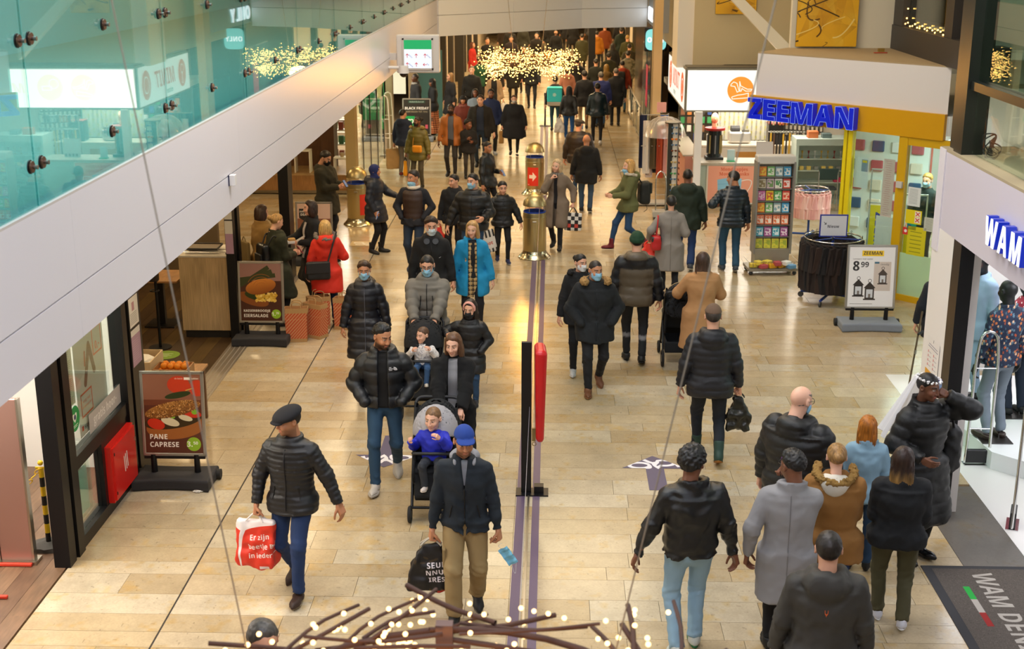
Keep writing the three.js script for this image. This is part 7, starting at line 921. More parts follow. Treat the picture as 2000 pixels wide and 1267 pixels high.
P('boy', { x: -.86, z: -23.0, h: 1.48, dir: 8, sex: 'c', hs: 1.16, label: 'boy in black puffer walking beside the centre bin', top: { c: 0x111316, t: .042, quilt: .1, qa: .014, len: .86, hood: .8, zip: 0x2c2c30, cell: .016 }, leg: { c: 0x121316, a: .045 }, shoe: { c: 0x1d2a52, sole: 0xb9b9bc }, hair: ['short', 0x120e0d], skin: 'light', R: [-.38, .85, .1], L: [.39, .84, .04], pose: ['relax', 'fist'], st: .16, lead: 'L', head: [5, 8, 0] });
P('leatherw', { x: -1.3, z: -26.5, h: 1.66, dir: 62, sex: 'f', label: 'woman with bun in black leather jacket holding a phone', top: { c: 0x14181a, t: .03, wr: .012, len: .82, rough: .38, collar: .06 }, leg: { c: 0x111114, a: .045 }, shoe: { c: 0x151515, kind: 'boot' }, hair: ['bun', 0x15100e], skin: 'tan', L: [.12, 1.08, .26], R: 'down', st: .14, head: [-10, 8, 0] });
P('hijab', { x: -3.22, z: -23.6, h: 1.66, dir: 72, sex: 'f', label: 'woman in dark blue headscarf and navy quilted coat', top: { name: 'coat', c: 0x191e2a, t: .04, quilt: .1, qa: .012, len: .68, hood: .9, flare: .12 }, leg: { c: 0x101014, a: .048 }, shoe: { c: 0x131313, kind: 'boot' }, hair: ['none', 0x151210], hat: ['hijab', 0x19255a], skin: 'tan', L: [.2, 1.12, .4], R: [-.22, .88, .1], palm: [[0, 1, .2], 0], pose: ['flat', 'hold'], st: .06, head: [10, 0, 0] });
P('oliveman', { x: -4.2, z: -24.1, h: 1.82, dir: 66, label: 'man in dark olive parka and black mask reading his phone', top: { name: 'coat', c: 0x2b2819, t: .045, wr: .012, len: .66, hood: 1 }, leg: { c: 0x1d1d20 }, shoe: { c: 0x181818 }, hair: ['short', 0x17110e], skin: 'light', mask: 0x151517, L: [.06, 1.16, .32], R: [-.04, 1.14, .3], pose: ['hold', 'hold'], head: [0, 26, 0] });
P('blackcoatw', { x: -3.72, z: -19.95, h: 1.7, dir: -62, sex: 'f', label: 'woman in long black coat eating and pointing left', top: { name: 'coat', c: 0x111317, t: .028, len: .5, collar: .03 }, leg: { c: 0x121216 }, shoe: { c: 0x151515, kind: 'boot' }, hair: ['bob', 0x2a1a13], skin: 'fair', R: [-.12, 1.12, .4], L: [.05, 1.1, .26], pose: ['hold', 'point'], st: .04, head: [-15, 4, 0] });
P('redcoat', { x: -3.34, z: -18.95, h: 1.6, dir: 195, sex: 'f', label: 'blond woman in long bright red coat with fur hood', top: { name: 'coat', c: 0xd02a14, t: .04, wr: .01, len: .58, hood: .9, fur: 0x6b6560, flare: .12, rough: .75 }, leg: { c: 0x1b3358, a: .048 }, shoe: { c: 0x6b5340, kind: 'flat' }, hair: ['bob', 0xb9975c], skin: 'fair', L: 'down', R: [-.2, 1.1, .25], st: .1, head: [8, 0, 0] });
P('olivew', { x: -4.06, z: -18.9, h: 1.7, dir: 128, sex: 'f', label: 'blond woman in dark olive coat with small black backpack', top: { name: 'coat', c: 0x2a2d1c, t: .04, wr: .01, len: .5, collar: .05, flare: .1 }, leg: { c: 0x17171a }, hair: ['bun', 0xa88450], skin: 'fair', L: [.06, 1.12, .3], R: [-.03, 1.1, .28], pose: ['hold', 'hold'], head: [0, 18, 0] });
P('tanw', { x: -4.42, z: -19.55, h: 1.7, dir: 130, sex: 'f', label: 'brown haired woman in mustard coat behind the olive coat', top: { name: 'coat', c: 0x8a6a38, t: .04, len: .6, collar: .05 }, leg: { c: 0x1a1a1e }, hair: ['bob', 0x35221a], skin: 'fair', head: [0, 8, 0] });
P('navyhood', { x: -3.6, z: -31.8, h: 1.64, dir: 160, label: 'man in navy hooded jacket beside the black friday board', top: { c: 0x16233c, t: .034, hood: 1, len: .84 }, leg: { c: 0x6e6c6a }, shoe: { c: 0x6a1d1c, sole: 0xaaa6a0 }, hair: ['crop', 0x120e0d], skin: 'light', head: [-20, 0, 0] });
P('olivepuff', { x: -3.08, z: -30.2, h: 1.67, dir: -18, sex: 'f', label: 'woman in olive green puffer with mustard shoulder bag', top: { c: 0x5f5a25, t: .04, quilt: .1, qa: .013, len: .74, hood: .7, fur: 0x8a7a4a }, leg: { c: 0x4a4536, a: .045 }, shoe: { c: 0x222018 }, hair: ['bun', 0x17110e], skin: 'brown', mask: 0x17171a, R: 'bag', L: 'down', pose: ['relax', 'fist'], head: [-30, 4, 0] });
P('tanjk', { x: -2.43, z: -31.8, h: 1.78, dir: -4, label: 'man in tan leather jacket and dark mask', top: { c: 0x9a5a20, t: .032, len: .8, collar: .05, open: [.06, 0x4c5260], rough: .6 }, leg: { c: 0x2b2a2b }, shoe: { c: 0x141414 }, hair: ['crop', 0x0f0c0b], skin: 'dark', mask: 0x17181f, st: .1, head: [-5, 4, 0] });
P('kid', { x: -2.0, z: -31.6, h: 1.42, dir: 12, sex: 'c', hs: 1.18, label: 'child in black jacket with white cuffs beside tan jacket man', top: { c: 0x141418, t: .036, len: .82, hood: .6, zip: 0x77777a }, leg: { c: 0x35322f }, shoe: { c: 0x1b1b1b }, hair: ['afro', 0x0e0b0a], skin: 'brown', L: [.1, 1.12, .2], R: [-.06, 1.2, .2], head: [35, 4, 0] });
P('blackjk', { x: -1.79, z: -33.2, h: 1.84, dir: 0, label: 'tall man in open black jacket over navy sweater', bulk: 1.14, top: { c: 0x151311, t: .04, len: .78, hood: .5, open: [.08, 0x18253c] }, leg: { c: 0x1f3044 }, shoe: { c: 0x141414 }, hair: ['thin', 0x2a1c14], skin: 'fair', st: .1, head: [-5, 4, 0] });
P('scarfhat', { x: -2.32, z: -34.6, h: 1.65, dir: -4, sex: 'f', label: 'woman in black beanie and colourful scarf behind tan jacket', top: { c: 0x6a2c24, t: .04, len: .7, collar: .1 }, leg: { c: 0x1a1a20 }, hair: ['bob', 0x1c1411], hat: ['beanie', 0x131316], skin: 'tan' });
P('bluejacket', { x: -1.62, z: -35.2, h: 1.76, dir: 14, label: 'bearded man in royal blue jacket behind the black jacket', top: { c: 0x1a2a55, t: .034, len: .84, collar: .05 }, leg: { c: 0x18191d }, shoe: { c: 0x9a9a9a }, hair: ['short', 0x120e0d], skin: 'brown', beard: .8, head: [-10, 2, 0] });
P('denimw', { x: -2.1, z: -36.3, h: 1.64, dir: 2, sex: 'f', label: 'dark haired woman in pale denim behind the scarf woman', top: { c: 0x7d8ea0, t: .024, len: .84 }, leg: { c: 0x1d1d22 }, hair: ['long', 0x1c1411], skin: 'brown' });
P('sweater', { x: -2.48, z: -41.2, h: 1.82, dir: 0, label: 'balding man in plain black sweater with white collar', bulk: 1.1, top: { name: 'sweater', c: 0x0f1113, t: .018, len: .88, collar: .03 }, leg: { c: 0x18181b }, hair: ['buzz', 0x4a3a30], skin: 'fair', st: .1, head: [0, 2, 0] });
P('beigecoat', { x: -1.79, z: -41.1, h: 1.68, dir: 2, sex: 'f', label: 'woman in open beige coat over black clothes', top: { name: 'coat', c: 0x9a7f60, t: .03, len: .45, collar: .03, open: [.09, 0x101012] }, leg: { c: 0x131316 }, shoe: { c: 0xb9b4ae }, hair: ['bun', 0x1f1612], skin: 'light', st: .1 });
P('blackcoatm', { x: -4.0, z: -38.9, h: 1.8, dir: -62, label: 'man in black coat and grey scarf by the lit shop', top: { name: 'coat', c: 0x121214, t: .03, len: .55, collar: .08 }, leg: { c: 0x141416 }, hair: ['buzz', 0x0f0c0b], skin: 'dark', head: [-10, 0, 0] });
P('plaidskirt', { x: -3.5, z: -38.9, h: 1.65, dir: -70, sex: 'f', label: 'woman in long orange checked skirt and black coat', top: { c: 0x121316, t: .034, len: .78, collar: .06 }, leg: { none: 1 }, skirt: plaid('#a8562a', '#4a2b1c', '#d0a070'), hair: ['long', 0x100d0c], hat: ['beanie', 0x101012], skin: 'brown', L: [.06, 1.1, .24], R: [-.04, 1.1, .24], head: [-8, 4, 0] });
P('longhair', { x: -3.08, z: -40.3, h: 1.68, dir: -55, sex: 'f', label: 'woman with long blond streaked hair and black belted coat', top: { name: 'coat', c: 0x131318, t: .032, len: .5, belt: 1.05 }, leg: { c: 0x14141a }, hair: ['vlong', 0x7a5a34], skin: 'light', head: [-8, 0, 0] });
P('redtop', { x: -3.16, z: -52.9, h: 1.66, dir: 70, sex: 'f', label: 'person in bright red coat by the far left wall', top: { name: 'coat', c: 0xb0231a, t: .034, len: .55 }, leg: { c: 0x17171b }, hair: ['bob', 0x5a2c1c], skin: 'light' });
P('blackfar', { x: -2.6, z: -53.7, h: 1.78, dir: 20, label: 'man in black beside the red coat far away', top: { c: 0x111113, t: .03 }, leg: { c: 0x17171b }, hair: ['crop', 0x2a1c14], skin: 'light' });
P('greencoat', { x: -2.46, z: -45.4, h: 1.72, dir: 8, label: 'person in dark green jacket behind the black sweater man', top: { c: 0x1b4a32, t: .034, len: .78, hood: .6 }, leg: { c: 0x17171b }, hair: ['afro', 0x0f0c0b], skin: 'dark' });
P('cape', { x: -1.0, z: -35.1, h: 1.62, dir: 0, sex: 'f', label: 'woman in wide dark navy cape coat and white mask', bulk: 1.25, top: { name: 'coat', c: 0x12151d, t: .05, wr: .012, len: .55, flare: .2 }, leg: { c: 0x111114, a: .045 }, shoe: { c: 0x111111, kind: 'flat' }, hair: ['bun', 0x4a3020], skin: 'fair', mask: 0xd8d8d6, R: 'bag', pose: ['relax', 'fist'], st: .12, head: [0, 4, 0] });
P('underwreathA', { x: -1.35, z: -46.5, h: 1.78, dir: 0, label: 'walker in dark coat hidden from the waist up by light wreath', top: { name: 'coat', c: 0x1a1713, t: .035, len: .6 }, leg: { c: 0x1f1c18 }, hair: ['crop', DKH], skin: 'light', st: .1 });
P('underwreathB', { x: -.68, z: -45.2, h: 1.78, dir: 0, label: 'walker in navy trousers below the right part of light wreath', bulk: 1.1, top: { c: 0x14161b, t: .034 }, leg: { c: 0x161b26 }, hair: ['crop', DKH], skin: 'light', st: .12, L: 'fwd', R: 'back' });
P('underwreathC', { x: -1.9, z: -44.2, h: 1.74, dir: 0, label: 'walker in brown coat below the left part of light wreath', top: { c: 0x241a12, t: .035, len: .7 }, leg: { c: 0x4a3d2c }, hair: ['crop', DKH], skin: 'light', st: .1 });
P('underwreathD', { x: -1.05, z: -49.8, h: 1.76, dir: 0, label: 'walker in black seen just above the light wreath', top: { c: 0x131313, t: .034, len: .7 }, leg: { c: 0x15151a }, hair: ['crop', DKH], skin: 'tan', st: .1 });
P('courier', { x: .1, z: -39.7, h: 1.66, dir: 178, label: 'courier in dark beanie carrying turquoise box backpack', top: { c: 0x14161c, t: .036, hood: 1, len: .84 }, leg: { c: 0x1f4a5c, a: .048 }, shoe: { c: 0x141414 }, hair: ['crop', DKH], hat: ['beanie', 0x14151b], skin: 'light', st: .14 });
P('longblack', { x: .5, z: -37.7, h: 1.58, dir: 176, sex: 'f', label: 'woman with very long black hair and bright blue jeans', top: { c: 0x121519, t: .03, len: .86, rough: .5 }, leg: { c: 0x1d4f8a, r: 1.08, a: .05 }, shoe: { c: 0xb9b6b2 }, hair: ['vlong', 0x0b0d10], skin: 'tan', L: 'bag', R: 'back', pose: ['fist', 'relax'], st: .12 });
P('leatherfar', { x: 1.28, z: -37.0, h: 1.75, dir: 180, label: 'man in teal tinted leather jacket and white trainers', top: { c: 0x12242c, t: .028, len: .86, rough: .3, collar: .05 }, leg: { c: 0x101013, a: .045 }, shoe: { c: 0xd8d6d2 }, hair: ['crop', 0x120e0d], skin: 'tan', st: .14 });
P('royalblue', { x: 1.5, z: -40.6, h: 1.7, dir: 182, label: 'grey haired man in royal blue jacket', bulk: 1.2, top: { c: 0x1a2560, t: .04, len: .8 }, leg: { c: JEAN }, hair: ['short', 0x55504c], skin: 'light', st: .12 });
P('blackovercoat', { x: 1.98, z: -41.0, h: 1.78, dir: 180, label: 'man in long black overcoat with short grey hair', top: { name: 'coat', c: 0x101116, t: .034, len: .62, collar: .06 }, leg: { c: 0x111216 }, hair: ['buzz', 0x5a524c], skin: 'light', st: .06 });
P('orangehood', { x: 2.33, z: -44.1, h: 1.74, dir: 180, label: 'man in rust orange hooded jacket with black backpack', top: { c: 0x8f3113, t: .036, hood: 1, len: .84 }, leg: { c: 0x1f4a60 }, hair: ['crop', DKH], skin: 'light', st: .12 });
P('camo', { x: 2.71, z: -47.6, h: 1.76, dir: 180, label: 'person in grey hooded camouflage jacket', top: { t: .036, hood: 1, len: .8, vc: (x, y, z) => N3(x * 14, y * 14, z * 14) > .1 ? 0x7a7460 : N3(x * 14 + 9, y * 14, z * 14) > 0 ? 0x3a3a2a : 0x5c5a48 }, leg: { c: 0x1a1a20 }, hair: ['crop', DKH], skin: 'light' });
const crowd = [
['courierfriend', .62, -48.5, 1.76, 180, 'black coated walker just right of the light wreath', 0x101114, 0x15151a], ['bulky', .85, -44.4, 1.8, 180, 'broad walker in black puffer behind the courier', 0x0f0f11, 0x17171b], ['olivefar', 1.26, -56.5, 1.76, 180, 'walker in olive sweater left of the black column', 0x3a3a20, 0x101114],
['yellow', 1.95, -58.4, 1.75, 180, 'walker in yellow jacket half behind the black column', 0xa86a12, 0x1a1a1e], ['rust', 2.42, -61.8, 1.82, 180, 'walker in rust brown jacket right of the black column', 0x7a3a14, 0x111114], ['greenfar', 3.06, -59.4, 1.82, 180, 'walker in dark green parka far on the right', 0x1c2a22, 0x15151a],
['dark7', 2.37, -52.1, 1.7, 180, 'dark haired walker in black behind the camouflage jacket', 0x121316, 0x17171b], ['olive8', 2.0, -47.0, 1.76, 180, 'walker in dark olive hooded parka right of black column', 0x24240f, 0x17171b], ['dark9', 1.5, -45.4, 1.68, 180, 'walker in dark green half behind the black column', 0x161a12, 0x17171b],
['pink', .5, -42.7, 1.66, 180, 'woman in dusty pink sweater beside the courier', 0xa06a55, 0x5d7a86], ['navyback', .99, -40.2, 1.78, 180, 'walker in black hoodie and sand coloured trousers', 0x13141a, 0x8a7454], ['ochrehair', 1.78, -43.4, 1.68, 180, 'woman with long ochre hair behind the royal blue jacket', 0x5a4216, 0x17171b],
['bald49', 3.1, -55.2, 1.8, 180, 'fair haired walker in olive green jacket far right', 0x3a3a16, 0x15151a], ['dark48', 2.95, -51.0, 1.76, 180, 'walker in dark olive coat before the far right wall', 0x25210f, 0x15151a],
['orangebag', .17, -59.8, 1.7, 0, 'woman in black with mask carrying orange paper bag', 0x0f0f12, 0x131316], ['whitemask', -.66, -57.1, 1.76, 0, 'man in dark coat and white mask above the light wreath', 0x1c1712, 0x1a1a1e],
['far1', -1.9, -60.5, 1.78, 0, 'dark coated walker above the left part of the wreath', 0x191613, 0x1c1a18], ['far2', -1.35, -62.5, 1.74, 10, 'walker in grey green coat above the wreath', 0x2c2c22, 0x1c1a18], ['far3', -.1, -64.5, 1.76, 0, 'walker in black near the far centre line', 0x121212, 0x15151a],
['far4', -2.3, -64.0, 1.75, 0, 'walker in brown coat at the far left', 0x2d2015, 0x1c1a18], ['far5', 1.0, -65.5, 1.76, 180, 'walker in black coat beyond the olive sweater', 0x101012, 0x15151a], ['far6', 3.3, -66, 1.76, 180, 'walker in blue jeans far beyond the green parka', 0x15151a, 0x2a4a70], ['far7', -.95, -67, 1.78, 0, 'farthest walker in dark clothes left of the centre line', 0x17130f, 0x1c1a18],
['far8', .7, -69, 1.78, 180, 'farthest walker in dark clothes right of the centre line', 0x121216, 0x15151a], ['far9', 2.0, -69.5, 1.76, 180, 'far walker in grey jacket right of the black column', 0x3a3a3c, 0x15151a], ['far10', -1.7, -55.5, 1.72, 6, 'walker in plum coat just above the wreath', 0x241a1e, 0x1c1a18],
];
crowd.forEach(([id, x, z, h, dir, label, c, lc], i) => P(id, { x, z, h, dir: dir + (i * 37 % 17) - 8, label, top: { c, t: .036, len: .8 - (i % 3) * .08, hood: i % 2 ? .8 : 0 }, leg: { c: lc }, hair: [id === 'ochrehair' || id === 'pink' ? 'vlong' : id === 'dark7' ? 'long' : ['crop', 'short', 'bun'][i % 3], id === 'ochrehair' ? 0x7a5a1e : id === 'bald49' ? 0xa08048 : id === 'pink' ? 0x35231a : DKH], sex: ['pink', 'ochrehair', 'orangebag', 'dark7'].includes(id) ? 'f' : 'm', skin: 'light', mask: id === 'orangebag' ? 0x17171a : id === 'whitemask' ? 0xd8d8d8 : 0, st: .06 + (i % 4) * .03, lead: i % 2 ? 'L' : 'R' }));
// the middle of the right lane
P('greycap', { x: .62, z: -29.3, h: 1.75, dir: 168, label: 'man in grey flat cap and brown jacket behind bald man', bulk: 1.15, top: { c: 0x221a15, t: .045, quilt: .1, len: .8 }, leg: { c: JEAN }, shoe: { c: 0x5a3a22 }, hair: ['crop', 0x3a322c], hat: ['flatcap', 0x4a453e], mask: BLUEMASK, skin: 'light', head: [-30, 0, 0], st: .12 });
P('bald51', { x: .74, z: -27.5, h: 1.66, dir: 176, label: 'bald man in black hooded coat seen from behind', bulk: 1.08, top: { name: 'coat', c: 0x0f1011, t: .042, wr: .01, len: .7, hood: 1 }, leg: { c: 0x34495e, r: 1.05 }, shoe: { c: 0x15151a, sole: 0xb0aca6 }, hair: ['bald', 0x2a211c], skin: 'tan', st: .1, head: [0, 4, 0] });
P('greyblond', { x: .12, z: -24.1, h: 1.7, dir: -14, sex: 'f', label: 'blond woman in long taupe coat with chequered scarf', top: { name: 'coat', c: 0x746658, t: .032, len: .5, collar: .03, open: [.03, 0x14151a], flare: .08 }, leg: { c: 0x15181f, a: .046 }, shoe: { c: 0x141414, kind: 'boot' }, hair: ['bob', 0xbfa57e], skin: 'fair', R: [-.06, 1.4, .2], L: [.32, .92, .02], pose: ['fist', 'hold'], lean: .06, st: .14, head: [-10, 2, -8] });
P('oliveblond', { x: 1.45, z: -24.05, h: 1.74, dir: -76, sex: 'f', label: 'blond woman in olive jacket and burgundy boots striding left', top: { c: 0x5d6038, t: .034, len: .82, hood: .7, fur: 0xc9bfae, furR: .024 }, leg: { c: 0x1d4064, a: .046 }, shoe: { c: 0x6a1420, sole: 0x2a1215, kind: 'boot' }, hair: ['bob', 0xb98f52], skin: 'fair', L: [.1, 1.06, .34], R: [-.08, 1.06, .36], pose: ['hold', 'hold'], st: .3, lead: 'R', mask: BLUEMASK, chin: 1, head: [-4, 2, 0] });
P('greencoatman', { x: 2.36, z: -22.5, h: 1.8, dir: 176, label: 'man in dark green hooded coat and jeans from behind', bulk: 1.12, top: { name: 'coat', c: 0x16261a, t: .04, wr: .01, len: .76, hood: 1.2, rough: .75 }, leg: { c: 0x1c3561, r: 1.1, a: .06 }, shoe: { c: 0x39404a, sole: 0xb8b2a8 }, hair: ['buzz', 0x1f1713], skin: 'brown', st: .13, lead: 'L' });
P('navydown', { x: 3.13, z: -22.4, h: 1.78, dir: 182, label: 'balding man in ribbed navy down jacket by kiosk poster', bulk: 1.08, top: { c: 0x14232e, t: .028, quilt: .07, qa: .015, cell: .015, len: .84, collar: .05, rough: .35 }, leg: { c: 0x234a63, r: 1.08, a: .058 }, shoe: { c: 0x35404a, sole: 0x9a9080 }, hair: ['thin', 0x1c1613], skin: 'tan', st: .1, lead: 'L', L: [.28, 1.15, .1], R: 'down', head: [62, 6, 0] });
P('greycoatw', { x: 1.92, z: -20.65, h: 1.68, dir: 180, sex: 'f', label: 'short haired woman in grey wool coat with red handbag', top: { name: 'coat', c: 0x827d77, t: .034, wr: .007, len: .5, collar: .03, flare: .08, zip: 0x6e6a64, zips: -1 }, leg: { c: 0x14161c, a: .058 }, shoe: { c: 0x1a1c22, kind: 'flat' }, hair: ['short', 0x14110f], skin: 'light', R: [-.14, 1.1, .16], L: [.34, 1.0, .1], pose: ['fist'], st: .12 });
P('greenbeanie', { x: 1.16, z: -17.2, h: 1.84, dir: 178, label: 'man in green beanie and olive quilted jacket with black sleeves', bulk: 1.06, top: { vc: (x, y, z) => Math.abs(x) > .215 || (y > 1.3 && y < 1.43) ? 0x14151a : 0x54493a, t: .04, quilt: .115, qa: .016, len: .84, hood: 1.1, rough: .5 }, leg: { vc: (x, y) => Math.abs(y - .36) < .028 ? 0x77777a : 0x121418, a: .05 }, shoe: { c: 0x161618 }, hair: ['crop', DKH], hat: ['beanie', 0x163a22], skin: 'light', st: .12, lead: 'L' });
P('whitemaskw', { x: .4, z: -16.75, h: 1.64, dir: 4, sex: 'f', label: 'woman in black with white mask left of fur hood man', top: { c: 0x101013, t: .034, wr: .01, len: .78, fur: 0x121214 }, leg: { c: 0x101014, a: .048 }, shoe: { c: 0xc8c6c4, sole: 0xd8d6d2 }, hair: ['bun', 0x15100e], skin: 'light', mask: 0xdcdcdc, st: .1, lead: 'R', head: [28, 4, 0] });
P('furhood', { x: .57, z: -16.05, h: 1.74, dir: 6, label: 'cropped haired man in black parka with tan fur hood', bulk: 1.1, top: { c: 0x0f1317, t: .04, wr: .01, len: .74, hood: .8, fur: 0x9a7848, furR: .046, zip: 0x22262c }, leg: { c: 0x121216, r: 1.02 }, shoe: { c: 0x6a4026, sole: 0x8c5a34 }, hair: ['buzz', 0x241a15], skin: 'tan', mask: BLUEMASK, L: 'pocket', R: 'pocket', st: .2, lead: 'R', head: [18, 6, 0] });
P('camel', { x: 1.99, z: -16.7, h: 1.68, dir: 176, sex: 'f', label: 'woman with long brown hair in camel coat pushing pram', top: { name: 'coat', c: 0xa87c50, t: .034, wr: .007, len: .42, collar: .03, flare: .12 }, leg: { c: 0x17171b }, hair: ['vlong', 0x3a2519], ombre: 0x6a4a30, skin: 'light', L: [.3, 1.06, .3], R: [-.2, 1.06, .34], st: .1, bulk: 1.08 });
P('capman', { x: 1.77, z: -13.7, h: 1.82, dir: 180, label: 'man in brown cap and black ribbed hooded jacket', bulk: 1.08, top: { c: 0x14161d, t: .036, quilt: .075, qa: .011, len: .8, hood: 1.2, rough: .55 }, leg: { c: 0x151a22, r: 1.05, a: .05 }, shoe: { c: 0x1d3a30, sole: 0xa06a2a, kind: 'boot' }, hair: ['crop', 0x3a322c], hat: ['cap', 0x66503f], skin: 'light', st: .22, lead: 'L', R: 'bag', L: 'down', pose: ['relax', 'fist'] });
P('bigman', { x: 2.2, z: -10.9, h: 1.84, dir: 142, label: 'large bald man with glasses and mask in black puffer', bulk: 1.3, top: { c: 0x0e1012, t: .045, quilt: .085, qa: .014, len: .76, hood: 1.2, rough: .5 }, leg: { c: 0x2c3644 }, shoe: { c: 0x15151a }, hair: ['bald', 0x6b6158], glasses: 1, skin: 'fair', mask: BLUEMASK, R: [-.24, 1.0, .24], L: 'down', st: .05, head: [-14, 12, 0], pose: ['relax', 'flat'] });
P('veil', { x: 3.42, z: -11.35, h: 1.83, dir: 32, sex: 'f', label: 'woman wearing white veil and long black coat on phone', bulk: 1.2, top: { name: 'coat', c: 0x0d0f10, t: .045, quilt: .1, qa: .013, len: .42, collar: .06, belt: 1.04, flare: .1, rough: .5 }, leg: { c: 0x0f0f12, a: .05 }, shoe: { c: 0x0f0f10, rough: .25, kind: 'boot' }, hair: ['crop', 0x100d0c], skin: 0x6e4630, L: [.14, 1.56, .12], R: [-.2, 1.06, .2], pose: ['hold', 'relax'], palm: [[-.6, .2, -.7], 0], head: [10, 8, 0] });
P('ginger', { x: 2.86, z: -11.1, h: 1.5, dir: 172, sex: 'f', label: 'girl with ginger hair in pale blue denim jacket', top: { c: 0x86a8bc, t: .024, len: .84, collar: .04 }, leg: { c: JEAN }, hair: ['long', 0xa8641c], skin: 'fair', head: [-8, 0, 0] });
P('browncoat', { x: 2.33, z: -9.95, h: 1.68, dir: 168, sex: 'f', label: 'blond woman in brown coat with white fur hood', bulk: 1.18, top: { c: 0x8a5f2a, t: .04, wr: .009, len: .74, hoodc: 0xd6cfc0, fur: 0x8a6a34, furR: .036, belt: 1.02, flare: .1 }, leg: { c: 0x1c3a78 }, shoe: { c: 0x22222a }, hair: ['bun', 0x8f6a3a], skin: 'fair', L: [.06, 1.1, .3], R: [-.04, 1.1, .3], head: [6, 6, 0] });
P('darkhair', { x: 2.9, z: -10.05, h: 1.62, dir: 172, sex: 'f', label: 'woman with long dark to blond hair and olive trousers', bulk: 1.2, top: { name: 'sweater', c: 0x0d1014, t: .034, len: .86, wr: .012 }, leg: { c: 0x4a462c, r: 1.14, a: .052 }, shoe: { c: 0xc9c9d0, sole: 0xdcdcdc }, hair: ['vlong', 0x2c1a12], ombre: 0xb08644, skin: 'light', L: [.08, 1.08, .26], R: [-.1, 1.06, .26], st: .12, lead: 'L', head: [-10, 4, 0] });
P('wool', { x: 1.9, z: -9.55, h: 1.78, dir: 172, label: 'man in light grey wool coat holding phone to face', top: { name: 'coat', c: 0x8f8e90, t: .03, wr: .008, len: .52, collar: .06, rough: .95, flare: .05, zip: 0x7c7b7e, zips: -1 }, leg: { c: 0x101013, a: .05 }, shoe: { c: 0x141414 }, hair: ['fade', 0x0e0b0a], glasses: 1, skin: 'brown', L: [.3, .88, .0], R: [-.02, 1.42, .26], pose: ['relax', 'hold'], st: .1, head: [34, 6, 0] });
P('leatherman', { x: 1.13, z: -9.55, h: 1.8, dir: 186, label: 'curly haired man in shiny black leather bomber and light jeans', bulk: 1.08, top: { c: 0x0e1114, t: .034, wr: .016, len: .9, collar: .05, rough: .24, belt: .94 }, leg: { c: 0x8fb0c6, r: 1.05, a: .058 }, shoe: { c: 0xc8ccc4, sole: 0x1d6a3a }, hair: ['afro', 0x0d0a09], skin: 'brown', L: [.42, .84, .02], R: [-.36, .84, .02], st: .12, lead: 'R', head: [-30, 6, 0] });
P('greyjacket', { x: 1.88, z: -8.05, h: 1.8, dir: 172, label: 'thin haired man in charcoal hooded jacket at bottom edge', bulk: 1.1, top: { c: 0x35332f, t: .032, wr: .012, len: .8, hood: 1.2, rough: .65 }, leg: { c: 0x1a1a1e }, hair: ['thin', 0x1f1712], skin: 'light', st: .05 });
P('bottomhead', { x: -1.66, z: -6.8, h: 1.78, dir: 10, label: 'grey haired man whose head shows at the bottom edge', top: { c: 0x2a2a2e, t: .03, collar: .05 }, leg: { c: 0x1a1a1e }, hair: ['short', 0x4a4540], skin: 'light', head: [20, 6, 0] });
P('shopper', { x: 6.5, z: -22.6, h: 1.72, dir: -40, label: 'blond masked shopper behind the yellow framed shop door', top: { c: 0x1c2a26, t: .03 }, leg: { c: 0x1a1a1e }, hair: ['short', 0xb08a45], mask: 0xa8cfe0, skin: 'fair', head: [0, 8, 0] });
P('parka', { x: 5.06, z: -16.4, h: 1.66, dir: 172, label: 'person in dark parka with black fur hood behind white pillar', bulk: 1.12, top: { c: 0x0f141d, t: .045, wr: .01, len: .7, hood: 1.2, fur: 0x131315, furR: .05 }, leg: { c: 0x15151a }, hair: ['crop', 0x2a211c], hat: ['cap', 0x4a3e38], skin: 'light', head: [0, 10, 0] });

